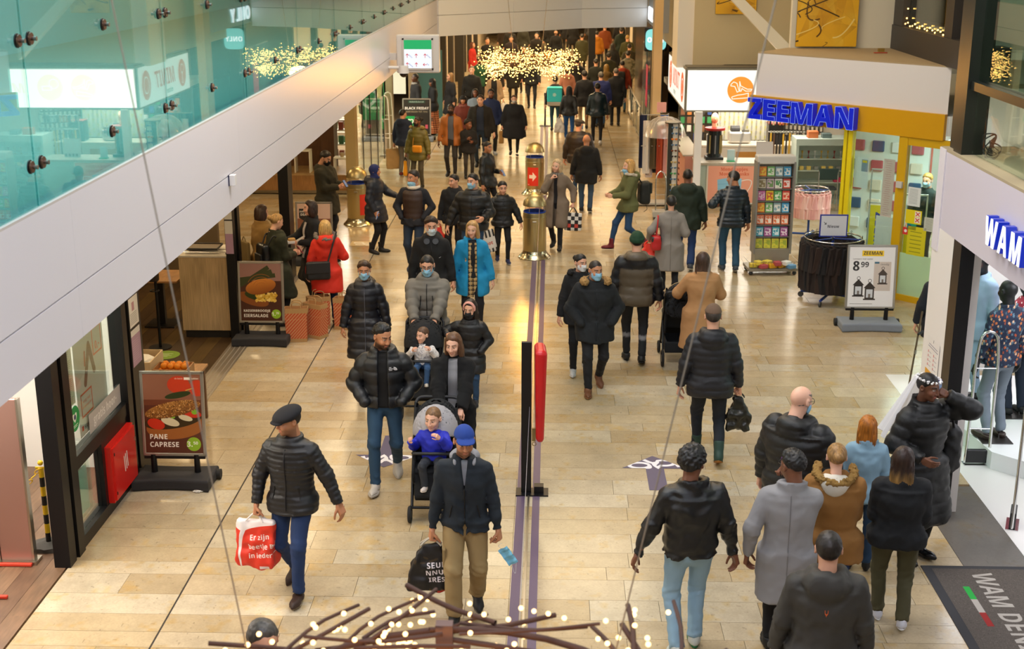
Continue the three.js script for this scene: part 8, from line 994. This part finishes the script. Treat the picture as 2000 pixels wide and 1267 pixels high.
// ---------------------------------------------------------------- strollers and the children in them
function stroller(label, x, z, turn, o) {
const g = thing('stroller', label, 'stroller', [x, 0, z], turn), fr = std(0x141518, .35, .5), fab = cloth(0x111317, .9), rub = std(0x1a1a1a, .8);
for (const s of [-1, 1]) {
mesh('side_frame', [tube([[s * .23, 1.02, -.32], [s * .23, .85, -.2], [s * .225, .5, .1], [s * .22, .16, .34]], .015, 24, 8), tube([[s * .225, .56, .04], [s * .23, .3, -.14], [s * .235, .16, -.26]], .014, 12, 8)], fr, g);
for (const [zz, r] of [[.36, .085], [-.28, .115]]) { const w = mesh('wheel', (() => { const q = new THREE.TorusGeometry(r - .018, .02, 10, 28); q.rotateY(Math.PI / 2); q.translate(s * .24, r, zz); return q; })(), rub, g); mesh('hub', (() => { const c = cyl(r * .45, r * .45, .03, 0, 0, 0, 16); c.rotateZ(Math.PI / 2); c.translate(s * .24, r, zz); return c; })(), std(0x3a3c40, .4, .4), w); }
}
mesh('handlebar', tube([[-.23, 1.02, -.32], [-.2, 1.06, -.36], [0, 1.07, -.37], [.2, 1.06, -.36], [.23, 1.02, -.32]], .018, 30, 8), std(0x1f2024, .6), g);
const seat = (X, Y, Z) => { let d = 9; const bk = cone(0, Y, Z, { x: 0, y: .52, z: 0 }, { x: 0, y: .98, z: -.16 }, .035, .035), bt = cone(0, Y, Z, { x: 0, y: .5, z: .02 }, { x: 0, y: .5, z: .26 }, .04, .035), ft = cone(0, Y, Z, { x: 0, y: .5, z: .26 }, { x: 0, y: .27, z: .34 }, .025, .02); d = Math.min(bk, bt, ft); const box_ = Math.max(d, Math.abs(X) - .19); const sd = Math.max(Math.abs(Math.abs(X) - .2) - .012, smin(bk - .09, bt - .1, .08), .0); return Math.min(box_, Math.max(Math.abs(Math.abs(X) - .2) - .012, Math.min(bk - .07, bt - .08))); };
mesh('seat', nets(seat, [-.26, .2, -.3], [.26, 1.05, .42], .018, 2), fab, g);
const hood = (r, X, Y, Z) => ell(X, Y - .82, Z + .12, .235 + r, .3 + r, .3 + r), cut = (Y, Z) => Math.max(.8 - Y + Z * .25, (Z - .13) * .9 + (Y - 1) * .25);
mesh('canopy', nets((X, Y, Z) => Math.max(Math.abs(hood(0, X, Y, Z)) - .008 - .003 * Math.sin(Z * 70), cut(Y, Z)), [-.28, .7, -.48], [.28, 1.2, .25], .017, 2), fab, g);
mesh('canopy_lining', nets((X, Y, Z) => Math.max(Math.abs(hood(.004, X, Y, Z)) - .013 - .004 * N3(X * 40, Y * 40, Z * 40), cut(Y, Z) - .012, -.03 - Z), [-.28, .7, -.4], [.28, 1.2, .25], .016, 2), cloth(o.lining, .9), g);
mesh('bumper_bar', tube([[-.215, .62, .06], [-.2, .68, .22], [0, .7, .27], [.2, .68, .22], [.215, .62, .06]], .016, 30, 8), std(0x222428, .6), g);
mesh('basket', nets((X, Y, Z) => { const b = Math.max(Math.abs(X) - .2, Math.abs(Y - .25) - .07, Math.abs(Z) - .22); return Math.max(b, -(Math.max(Math.abs(X) - .18, .2 - Y, Math.abs(Z) - .2))) - .008; }, [-.26, .14, -.3], [.26, .36, .3], .016, 2), fab, g);
mesh('front_axle', bar([-.22, .15, .34], [.22, .15, .34], .014), fr, g);
return g;
}
stroller('black stroller with grey canopy lining carrying the toddler in blue', -1.14, -12.35, 0, { lining: 0xa3a0a4 });
stroller('black stroller with dark canopy carrying the baby in white', -1.55, -15.3, 0, { lining: 0x16181c });
stroller('pram pushed away by the camel coat woman', 1.78, -17.35, Math.PI, { lining: 0x9a8560 });
P('toddler', { x: -1.15, z: -12.2, y: .3, h: 1.04, dir: -4, sex: 'c', hs: 1.62, sit: .5, lod: 0, label: 'toddler in royal blue jacket sitting in the nearer stroller', top: { c: 0x1424b4, t: .05, wr: .012, len: .95, hood: .9, cell: .018, rough: .6 }, leg: { c: 0x2c3038, r: 1.1, a: .055 }, shoe: { c: 0xd2c6c0, sole: 0xe0d8d0 }, hair: ['baby', 0x7a5a3c], skin: 'fair', L: [.16, 1.0, .34], R: [-.36, .86, .16], head: [-14, 6, 0] });
P('baby', { x: -1.54, z: -15.18, y: .36, h: .9, dir: 0, sex: 'c', hs: 1.6, sit: .5, lod: 0, label: 'baby in white patterned jacket sitting in the farther stroller', top: { vc: (x, y, z) => N3(x * 60, y * 60, z * 60) > .45 ? 0x8a8a98 : 0xd8d4d2, t: .05, wr: .012, len: .95, hoodc: 0xe8e4da, cell: .018 }, leg: { c: 0x31537e, r: 1.1, a: .055 }, shoe: { c: 0xcfc8c0 }, hair: ['baby', 0x5a3f2c], skin: 'fair', L: [.2, .95, .3], R: [-.22, .92, .28], head: [-38, 4, 0] });
// ---------------------------------------------------------------- things people wear
const strip = (id, x0, y0, y1, w, mat, name, off = .012, n = 10, dx = 0) => { const s = who[id], g = new THREE.PlaneGeometry(w, y0 - y1, 4, n), p = g.attributes.position, u = g.attributes.uv, yc = (y0 + y1) / 2; for (let i = 0; i < p.count; i++) { const y = yc + p.getY(i), x = x0 + p.getX(i) + dx * (y0 - y); p.setXYZ(i, x, y, s.surfZ(x0 + dx * (y0 - y), Math.max(y, s.up((s.top.len ?? .86)) + .03)) + off - Math.abs(p.getX(i)) * .12); u.setXY(i, x, y); } const b = g.clone(); b.translate(0, 0, -.01); g.computeVertexNormals(); return mesh(name, merge([g.toNonIndexed(), b.toNonIndexed()]), mat, s.R); };
{
const pm = plaid('#b08a50', '#2a2420', '#d8c8a0'), s = who.bluejk; strip('bluejk', -.045, s.up(1.44), s.up(.62), .13, pm, 'scarf', .055); strip('bluejk', .05, s.up(1.44), s.up(.7), .12, pm, 'scarf', .05);
const ck = std(0xffffff, .9, 0, { map: (() => { const t = canvasTex(64, 64, (x) => { x.fillStyle = '#1a1a1c'; x.fillRect(0, 0, 64, 64); x.fillStyle = '#cfc8bc'; for (let j = 0; j < 4; j++) for (let i = 0; i < 4; i++) { x.beginPath(); x.arc(8 + i * 16, 8 + j * 16, 5, 0, 7); x.fill(); } }); t.wrapS = t.wrapT = THREE.RepeatWrapping; t.repeat.set(6, 6); return t; })() }); strip('greyblond', -.01, who.greyblond.up(1.44), who.greyblond.up(.98), .16, ck, 'scarf', .02); mesh('scarf_loop', (() => { const q = ringG(.085, .035, 0, who.greyblond.up(1.475), .01); return q; })(), ck, who.greyblond.R);
mesh('scarf', (() => { const q = ringG(.088, .03, 0, who.vest.up(1.475), .012); return q; })(), std(0xcfc6b8, .9), who.vest.R);
mesh('scarf', (() => { const q = ringG(.09, .04, 0, who.scarfhat.up(1.47), .012); return q; })(), plaid('#8a2a24', '#2a3a60', '#d8a050'), who.scarfhat.R);
mesh('scarf', (() => { const q = ringG(.085, .035, 0, who.blackcoatm.up(1.48), .012); return q; })(), std(0x8a8680, .9), who.blackcoatm.R);
strip('blackcoatw', .05, who.blackcoatw.up(1.42), who.blackcoatw.up(.85), .09, std(0xb9b4b4, .8), 'scarf', .02);
const hp = who.curly, y = hp.up(1.46); mesh('headphones', [tube(Array.from({ length: 9 }, (_, i) => { const a = Math.PI * (.02 + i / 8 * .96); return [Math.cos(a) * .1, y, -Math.sin(a) * .1 + .02]; }), .012, 30, 6), (() => { const c = cyl(.042, .042, .03, 0, 0, 0, 18); c.rotateX(1.2); c.translate(.06, y - .02, .12); return c; })(), (() => { const c = cyl(.042, .042, .03, 0, 0, 0, 18); c.rotateX(1.2); c.translate(-.06, y - .02, .12); return c; })()], std(0x141416, .4), hp.R);
// chest logo of the open puffer, small marks on other jackets
const patch = (id, x, y, w, h, draw, sgn = 1, name = 'chest_logo') => { const s = who[id], g = new THREE.PlaneGeometry(w, h, 4, 4), p = g.attributes.position; for (let i = 0; i < p.count; i++) p.setXYZ(i, x + p.getX(i) * sgn, y + p.getY(i), s.surfZ(x + p.getX(i) * sgn, y + p.getY(i), sgn) + .003 * sgn); g.computeVertexNormals(); mesh(name, g, std(0xffffff, .6, 0, { map: canvasTex(128, 64, draw), transparent: true, alphaTest: .5, side: THREE.DoubleSide }), s.R); };
patch('puffer', .105, 1.3, .085, .045, (x) => { x.clearRect(0, 0, 128, 64); txt(x, 'THE', 26, 20, 'bold 20px sans-serif', '#e8e8ea', 'center'); txt(x, 'NORTH', 38, 40, 'bold 20px sans-serif', '#e8e8ea', 'center'); txt(x, 'FACE', 32, 60, 'bold 20px sans-serif', '#e8e8ea', 'center'); x.strokeStyle = '#e8e8ea'; x.lineWidth = 8; for (const r of [20, 34, 48]) { x.beginPath(); x.arc(76, 60, r, -1.57, 0); x.stroke(); } });
patch('curly', .12, who.curly.up(1.22), .035, .02, (x) => { x.clearRect(0, 0, 128, 64); x.fillStyle = '#e8e8ea'; x.beginPath(); x.moveTo(0, 60); x.lineTo(90, 10); x.lineTo(128, 10); x.lineTo(40, 60); x.fill(); }); patch('greyjacket', 0, 1.26, .035, .05, (x) => { x.clearRect(0, 0, 128, 64); x.strokeStyle = '#d8622c'; x.lineWidth = 12; x.beginPath(); x.moveTo(30, 4); x.quadraticCurveTo(20, 40, 64, 44); x.quadraticCurveTo(108, 40, 98, 4); x.stroke(); x.beginPath(); x.moveTo(64, 44); x.lineTo(64, 62); x.stroke(); }, -1, 'neck_logo'); patch('veil', .14, 1.18, .06, .06, (x) => { x.clearRect(0, 0, 128, 64); x.strokeStyle = '#e0e0e0'; x.lineWidth = 9; x.beginPath(); x.moveTo(20, 40); x.quadraticCurveTo(40, 0, 64, 26); x.lineTo(64, 50); x.stroke(); x.beginPath(); x.arc(100, 50, 5, 0, 7); x.stroke(); });
// veil and flower band
const v = who.veil, hs = 1.75 - .118; const fb = []; for (let i = 0; i < 16; i++) { const a = i / 16 * Math.PI * 2; for (let k = 0; k < 4; k++) fb.push(ball(.009, Math.cos(a) * .088 + rnd(-.008, .008), hs + .075 + rnd(-.008, .008) - Math.sin(a) * .012, Math.sin(a) * .104 + .02 + rnd(-.008, .008), 6)); } const hb = mesh('flower_band', fb, std(0xeceaea, .7), v.R); hb.rotation.y = .17;
const vg = new THREE.PlaneGeometry(1, 1, 26, 26), vp = vg.attributes.position; for (let i = 0; i < vp.count; i++) { const u = vp.getX(i) + .5, t = .5 - vp.getY(i), a = Math.PI * (1.08 + u * .84), r = .1 + t * .14 + .016 * Math.sin(u * 40) * (.3 + t); vp.setXYZ(i, Math.cos(a) * r - t * .1, hs + .09 - t * .55 + .05 * Math.sin(u * 9) * t, Math.sin(a) * r * 1.15 - t * .06 + .01); } vg.computeVertexNormals(); mesh('veil', vg, phys({ color: 0xf6f6fa, roughness: .9, transmission: .5, thickness: 0, side: THREE.DoubleSide }), v.R);
for (const s of [1, -1]) mesh('cargo_pocket', rbox(.03, .17, .13, .012, s * .175, .62, s < 0 ? .12 : -.02), cloth(0x927b52), who.bluecap.R);
}
// ---------------------------------------------------------------- bags, phones and other things people hold
const toWorld = (id, x, y, z) => { const s = who[id], k = s.h / 1.75; return V(x * k, y * k, z * k).applyAxisAngle(V(0, 1, 0), s.dir * Math.PI / 180).add(V(s.x, s.y || 0, s.z)); };
function handBag(id, sd, label, w, h, d, mat, o = {}) {
const p = wristOf(who[id], sd, .085), g = thing(o.name || 'shopping_bag', label, 'bag', [p.x, p.y, p.z], (o.turn ?? who[id].dir) * Math.PI / 180), L = o.strap ?? .12;
const f = (x, y, z) => { const t = (-L - y) / h, k = o.sack ? .35 + .65 * Math.min(1, Math.max(0, t) * 1.6) : 1 - .04 * Math.max(0, t); const qx = Math.abs(x) - w / 2 * k + .02, qy = Math.abs(y + L + h / 2) - h / 2 + .02, qz = Math.abs(z) - d / 2 * (o.sack ? k : .35 + .65 * Math.min(1, Math.max(0, t) * 1.3)) + .02; return Math.hypot(Math.max(qx, 0), Math.max(qy, 0), Math.max(qz, 0)) + Math.min(Math.max(qx, qy, qz), 0) - .02 - (o.crumple ?? .008) * N3(x * 16, y * 16, z * 16); };
const body = nets(f, [-w / 2 - .05, -L - h - .05, -d / 2 - .05], [w / 2 + .05, -L + .05, d / 2 + .05], (o.cell || .013) * 1.15, 1.7); if (mat.map) { const u = body.attributes.uv, q = body.attributes.position; for (let i = 0; i < u.count; i++) u.setXY(i, q.getX(i) / w + .5, (q.getY(i) + L + h) / h); }
mesh('bag_body', body, mat, g); const hm = std(o.strapC ?? 0x2a2422, .7); for (const s of [1, -1]) mesh('handle', tube([[-w * .22, -L - .01, s * d * .2], [-w * .1, -L * .4, s * .012], [0, .0, s * .008], [w * .1, -L * .4, s * .012], [w * .22, -L - .01, s * d * .2]], o.strapR ?? .008, 16, 6), hm, g);
if (o.tilt) g.rotation.z = o.tilt; return g;
}
const bagPrint = (w, h, draw) => std(0xffffff, .5, 0, { map: canvasTex(w, h, draw) });
handBag('flatcap', -1, 'red and white plastic bag in flat cap man\'s hand', .36, .44, .18, bagPrint(256, 320, (x) => { x.fillStyle = '#d8331e'; x.fillRect(0, 0, 256, 320); x.fillStyle = '#e8e0e0'; x.beginPath(); x.moveTo(0, 0); x.lineTo(256, 0); x.lineTo(256, 20); x.quadraticCurveTo(120, 40, 70, 70); x.quadraticCurveTo(30, 160, 46, 320); x.lineTo(36, 320); x.quadraticCurveTo(10, 160, 40, 70); x.lineTo(0, 60); x.fill(); x.save(); x.rotate(-.12); txt(x, 'Er zijn', 84, 140, 'bold 44px sans-serif', '#f0e0dc'); txt(x, 'beetje B to', 66, 200, 'bold 44px sans-serif', '#f0e0dc'); txt(x, 'in iedereen', 66, 258, 'bold 42px sans-serif', '#f0e0dc'); x.restore(); x.fillStyle = '#e8d8d4'; x.fillRect(170, 292, 60, 20); }), { crumple: .022, strap: .06, strapC: 0xe6e0de, cell: .01 });
handBag('bluecap', -1, 'black bag with white lettering in blue cap man\'s hand', .4, .42, .14, bagPrint(256, 300, (x) => { x.fillStyle = '#121012'; x.fillRect(0, 0, 256, 300); for (let i = 0; i < 16; i++) { x.fillStyle = pick(['#3a2c18', '#4a3a1c']); x.beginPath(); x.ellipse(rnd(256), rnd(300), 16, 7, rnd(3), 0, 7); x.fill(); } x.save(); x.rotate(-.06); txt(x, 'SEUR', 96, 150, 'bold 44px sans-serif', '#e8e0e6'); txt(x, 'NNUES', 86, 196, 'bold 44px sans-serif', '#e8e0e6'); txt(x, 'IRES', 100, 242, 'bold 44px sans-serif', '#e8e0e6'); x.restore(); x.fillStyle = '#b02a1c'; x.fillRect(160, 286, 70, 14); }), { sack: 1, crumple: .02, strap: .05, strapC: 0xb9b0a0, cell: .01 });
handBag('capman', -1, 'crumpled black plastic bag held by the brown cap man', .26, .38, .14, std(0x23221a, .3), { sack: 1, crumple: .03, strap: .04, strapC: 0x23221a });
handBag('boybehind', -1, 'small red plastic bag behind the wavy haired man', .24, .28, .12, std(0xd8301e, .5), { sack: 1, crumple: .02, strap: .05, strapC: 0xd8301e, cell: .014 });
handBag('boy', -1, 'black and white striped bag in the boy\'s hand', .32, .4, .14, bagPrint(128, 160, (x) => { x.fillStyle = '#d6d2cc'; x.fillRect(0, 0, 128, 160); x.fillStyle = '#1c1a1a'; for (let i = 0; i < 5; i++) { x.fillRect(i * 28, 0, 13, 50); x.fillRect(i * 28, 130, 13, 30); } txt(x, 'Foot', 64, 104, 'bold 34px sans-serif', '#c03a30', 'center'); }), { strap: .06, cell: .014, turn: 20, tilt: .2 });
handBag('greyblond', 1, 'black white and red chequered tote bag', .34, .34, .1, bagPrint(128, 128, (x) => { for (let j = 0; j < 5; j++) for (let i = 0; i < 5; i++) { x.fillStyle = (i + j) % 2 ? '#1a1a1c' : j === 3 ? '#b83a2a' : '#d8d4cc'; x.fillRect(i * 26, j * 26, 26, 26); } }), { strap: .1, cell: .014, strapC: 0x1a1a1c });
handBag('olivepuff', -1, 'tall yellow gift bag hanging from olive puffer woman', .1, .36, .06, std(0xe09a10, .6), { strap: .1, cell: .014 });
handBag('navyhood', 1, 'large brown paper bag beside the navy hooded man', .42, .5, .16, std(0xa88a5c, .85), { strap: .06, cell: .016, strapC: 0xa88a5c, turn: 10 });
handBag('cape', -1, 'small brown paper bag in the cape woman\'s hand', .14, .34, .1, std(0x9a7440, .85), { strap: .05, cell: .016 });
handBag('longblack', 1, 'white plastic bag in the long haired woman\'s hand', .3, .4, .14, std(0xcfcdca, .5), { sack: 1, crumple: .02, strap: .05, cell: .016, strapC: 0xcfcdca });
handBag('beigecoat', 1, 'white paper bag with dark mark on beige coat woman', .22, .3, .1, std(0xd2cfca, .7), { strap: .06, cell: .018 });
handBag('orangebag', -1, 'large orange paper bag far behind the light wreath', .42, .36, .14, std(0xc8741c, .7), { strap: .05, cell: .02 });
handBag('greycoatw', 1, 'bright red plastic bag in the grey coat woman\'s hand', .3, .36, .14, std(0xe0341c, .45), { sack: 1, crumple: .02, strap: .04, strapC: 0xe0341c, cell: .014 });
function worn(name, label, id, x, y, z, geo, mat, extra) { const p = toWorld(id, x, y, z), g = thing(name, label, 'bag', [p.x, p.y, p.z], who[id].dir * Math.PI / 180); mesh('bag_body', geo, mat, g); if (extra) extra(g); return g; }
const soft = (w, h, d, r, cr = .006) => nets((x, y, z) => { const a = Math.max(Math.abs(x) - w / 2 + r, 0), b = Math.max(Math.abs(y) - h / 2 + r, 0), c = Math.max(Math.abs(z) - d / 2 + r, 0); return Math.hypot(a, b, c) + Math.min(0, Math.max(Math.abs(x) - w / 2 + r, Math.abs(y) - h / 2 + r, Math.abs(z) - d / 2 + r)) - r - cr * N3(x * 18, y * 18, z * 18); }, [-w / 2 - .03, -h / 2 - .03, -d / 2 - .03], [w / 2 + .03, h / 2 + .03, d / 2 + .03], .018, 1.6);
worn('shoulder_bag', 'black shoulder bag on the red coat woman', 'redcoat', .16, .98, -.24, soft(.36, .28, .1, .04), cloth(0x141416, .6), (g) => { mesh('strap', tube([[-.15, .12, .02], [-.25, .42, .06], [-.3, .55, .12]], .014, 14, 6), std(0x17171a, .6), g); mesh('flap', rbox(.35, .16, .02, .008, 0, .05, -.055), std(0x17171a, .6), g); });
worn('backpack', 'small black backpack on the olive coat woman', 'olivew', -.02, 1.18, -.25, soft(.26, .3, .13, .05), std(0x141416, .35), (g) => { mesh('pocket', rbox(.2, .13, .04, .015, 0, -.06, -.075), std(0x17171a, .35), g); for (const s of [-1, 1]) mesh('strap', tube([[s * .09, .14, .05], [s * .12, .26, .13], [s * .14, .2, .22]], .012, 12, 6), std(0x141416, .5), g); });
worn('paper_carrier', 'flat brown paper carrier behind the olive coat woman', 'tanw', .16, .95, -.24, soft(.3, .46, .06, .015, .003), std(0x7a6840, .85), (g) => mesh('handle', tube([[-.06, .22, 0], [0, .3, 0], [.06, .22, 0]], .008, 10, 5), std(0x7a6840, .8), g));
worn('backpack', 'black rucksack on the olive jacket woman striding left', 'oliveblond', 0, 1.08, -.29, soft(.3, .42, .2, .07), cloth(0x161a18, .7), (g) => { mesh('flap', rbox(.28, .2, .04, .015, 0, .1, -.1), std(0x1c2420, .6), g); mesh('strap', tube([[.1, .2, .08], [.12, .34, .2], [.14, .2, .34]], .014, 12, 6), std(0x161a18, .6), g); mesh('loose_strap', tube([[.05, -.2, -.02], [.06, -.3, -.05], [.02, -.36, 0]], .005, 10, 5), std(0x161a18, .6), g); });
worn('handbag', 'red and black handbag on the grey coat woman', 'greycoatw', .24, .98, -.1, soft(.16, .24, .26, .04), std(0xb01a1c, .45), (g) => { mesh('strap', tube([[0, .1, .08], [-.02, .4, .08], [-.02, .42, -.02], [0, .1, -.08]], .012, 20, 6), std(0xb81c1e, .5), g); mesh('dark_panel', rbox(.165, .1, .25, .03, 0, .06, 0), std(0x2a2426, .4), g); });
worn('shoulder_bag', 'round mustard shoulder bag on the olive puffer woman', 'olivepuff', .06, 1.0, .2, soft(.24, .17, .08, .04, .002), std(0xd08a14, .5), (g) => mesh('strap', tube([[-.11, .06, 0], [-.1, .3, -.06], [-.04, .46, -.1]], .006, 14, 5), std(0xb07a14, .5), g));
worn('shoulder_bag', 'slouchy black bag on the arm of the veiled woman', 'veil', .33, 1.0, -.02, soft(.22, .46, .3, .1, .02), cloth(0x101011, .6), (g) => mesh('strap', tube([[0, .18, .1], [-.06, .4, .06], [-.1, .42, -.04], [0, .18, -.1]], .012, 16, 6), std(0x121213, .6), g));
worn('delivery_backpack', 'turquoise box backpack on the courier', 'courier', 0, 1.22, -.34, (() => soft(.44, .44, .3, .03, .002))(), std(0x34d2dc, .55), (g) => { mesh('lid_edge', rbox(.46, .03, .32, .01, 0, .18, 0), std(0x1fa89a, .5), g); mesh('grey_bottom', rbox(.43, .12, .3, .02, 0, -.27, 0), std(0xb9b4a8, .7), g); mesh('emblem', (() => { const c = new THREE.CircleGeometry(.06, 5); c.rotateY(Math.PI); c.translate(0, 0, -.153); return c; })(), std(0xb8ece6, .6), g); });
worn('backpack', 'black rucksack on the orange hooded man', 'orangehood', .06, 1.2, -.26, soft(.3, .42, .16, .06), cloth(0x12130f, .8), (g) => mesh('pocket', rbox(.22, .2, .05, .02, 0, -.06, -.08), cloth(0x171812, .8), g));
function phone(id, sd, label, c, rx = -.6, dz = .03) { const p = wristOf(who[id], sd, .1), g = thing('phone', label, 'phone', [p.x, p.y + .02, p.z], who[id].dir * Math.PI / 180); const h = new THREE.Group(); mesh('phone_body', rbox(.075, .15, .009, .004, 0, 0, 0).rotateX(rx), std(c, .25), g); mesh('screen', sheet(.066, .138, 0, 0, .0052).rotateX(rx), std(0x3a4a60, .1, 0, { emissive: 0x8aa0c0, emissiveIntensity: .35 }), g); }
phone('oliveman', 1, 'phone in the dark olive parka man\'s hands', 0x1a1a1e); phone('leatherw', 1, 'phone in the leather jacket woman\'s hand', 0x2a4a80); phone('olivew', 1, 'phone in the olive coat woman\'s hands', 0xb04a5a); phone('wool', -1, 'purple phone held by the grey wool coat man', 0x5a2a6a, -.1); phone('veil', 1, 'purple phone at the veiled woman\'s ear', 0x4a1a6a, 0); phone('hijab', -1, 'pale folded paper in the headscarf woman\'s hand', 0xd8c0b0, .2);
{ const p = wristOf(who.bluecap, 1, .16), g = thing('loose_face_mask', 'light blue face mask dangling from blue cap man\'s fingers', 'face mask', [p.x + .06, p.y - .09, p.z], 0); const m = new THREE.PlaneGeometry(.09, .17, 6, 8), q = m.attributes.position; for (let i = 0; i < q.count; i++) q.setZ(i, .012 * Math.sin(q.getX(i) * 60) + .006 * Math.cos(q.getY(i) * 90)); const b = m.clone(); b.translate(0, 0, -.006); const mm = merge([m.toNonIndexed(), b.toNonIndexed()]); mm.computeVertexNormals(); mm.rotateZ(.6); mesh('mask_sheet', mm, std(0x7fc4e4, .8), g); mesh('ear_loop', [tube([[-.06, .07, 0], [-.08, .1, .01], [-.05, .12, 0]], .0016, 10, 4), tube([[.03, -.08, 0], [.06, -.16, .01], [.07, -.06, 0]], .0016, 12, 4)], std(0xe6eef2, .7), g); }
{ const p = wristOf(who.blackcoatw, 1, .1), g = thing('sandwich', 'half eaten sandwich in paper held by black coat woman', 'food', [p.x, p.y + .03, p.z], .4); mesh('bread', rbox(.11, .05, .08, .018, 0, .02, 0), std(0xc9a060, .8), g); mesh('wrapper', rbox(.13, .05, .09, .015, -.02, -.02, 0), std(0xd6d6d4, .7), g); }
{ const g = thing('crutch', 'slim crutch leaning behind the white pillar', 'crutch', [4.62, 0, -16.1]); mesh('shaft', bar([.0, .03, .0], [.12, 1.05, -.1], .012, 10), std(0x6a5a44, .4, .5), g); mesh('grip', bar([.06, .78, .02], [.14, .8, -.06], .016, 8), std(0x1a1a1a, .6), g); mesh('rubber_tip', cyl(.016, .02, .04, 0, .02, 0, 10), std(0x1a1a1a, .8), g); mesh('collar', bar([.058, .5, -.047], [.064, .55, -.052], .017, 10), steel, g); }
// ---------------------------------------------------------------- mannequins of the clothing shop
const floral = std(0xffffff, .8, 0, { map: (() => { const t = canvasTex(256, 256, (x) => { x.fillStyle = '#1c2740'; x.fillRect(0, 0, 256, 256); for (let i = 0; i < 90; i++) { const a = rnd(256), b = rnd(256), c = pick(['#c8743a', '#d8b08a', '#5a7a8a', '#a84a2a', '#3c5a6a']); x.fillStyle = c; for (let k = 0; k < 5; k++) { x.beginPath(); x.ellipse(a + 6 * Math.cos(k * 1.26), b + 6 * Math.sin(k * 1.26), 5, 3, k * 1.26, 0, 7); x.fill(); } } }); t.wrapS = t.wrapT = THREE.RepeatWrapping; t.repeat.set(2.6, 2.6); return t; })() });
const dots = std(0xffffff, .8, 0, { map: (() => { const t = canvasTex(64, 64, (x) => { x.fillStyle = '#8a1c30'; x.fillRect(0, 0, 64, 64); x.fillStyle = '#e8d8d4'; for (const [a, b] of [[16, 16], [48, 48]]) { x.beginPath(); x.arc(a, b, 6, 0, 7); x.fill(); } }); t.wrapS = t.wrapT = THREE.RepeatWrapping; t.repeat.set(12, 12); return t; })() });
const MQ = { name: 'mannequin', cat: 'mannequin', y: .2, skin: 0x17171a, brow: 0x17171a, lip: 0x17171a, hair: ['none', 0x17171a], lod: 0 };
P('mq1', { ...MQ, x: 5.0, z: -13.95, h: 1.84, dir: 205, label: 'mannequin in floral shirt and grey blue trousers', top: { name: 'shirt', m: floral, t: .012, wr: .008, len: .88, cuff: .3, collar: .04 }, leg: { c: 0x77828e, r: .98, a: .05 }, shoe: { c: 0x3a2c26, kind: 'flat', rough: .35 } });
P('mq2', { ...MQ, lod: 1, x: 5.15, z: -15.35, h: 1.84, dir: -60, label: 'mannequin in pale blue suit behind the side glass', top: { c: 0x8fa6bc, t: .022, len: .78, collar: .04, open: [.04, 0xd8dce2, 1.05] }, leg: { c: 0x8fa6bc } });
P('mq3', { ...MQ, lod: 1, x: 5.5, z: -14.75, h: 1.7, dir: 200, label: 'mannequin in dotted burgundy shirt behind the floral one', top: { name: 'shirt', m: dots, t: .014, len: .86 }, leg: { c: 0x1d2738 } });
P('mq4', { ...MQ, lod: 1, x: 5.95, z: -14.1, h: 1.8, dir: 190, label: 'mannequin in white knit and light jeans at right edge', top: { name: 'sweater', c: 0xd2cfc8, t: .02, len: .86, belt: .9 }, leg: { c: 0x7fa0b8 } });
for (const [x, z, l] of [[5.0, -13.95, 'floral'], [5.15, -15.35, 'pale blue'], [5.5, -14.75, 'dotted'], [5.95, -14.1, 'white knit']]) { const g = thing('display_plate', 'square dark display plate under the ' + l + ' mannequin', 'plate', [x, .2, z]); mesh('plate', rbox(.34, .012, .34, .003, 0, .006, 0), std(0x2a2624, .3), g); mesh('pin', cyl(.008, .008, .06, .06, .04, 0, 8), chrome, g); }
renderer.render(scene, camera);
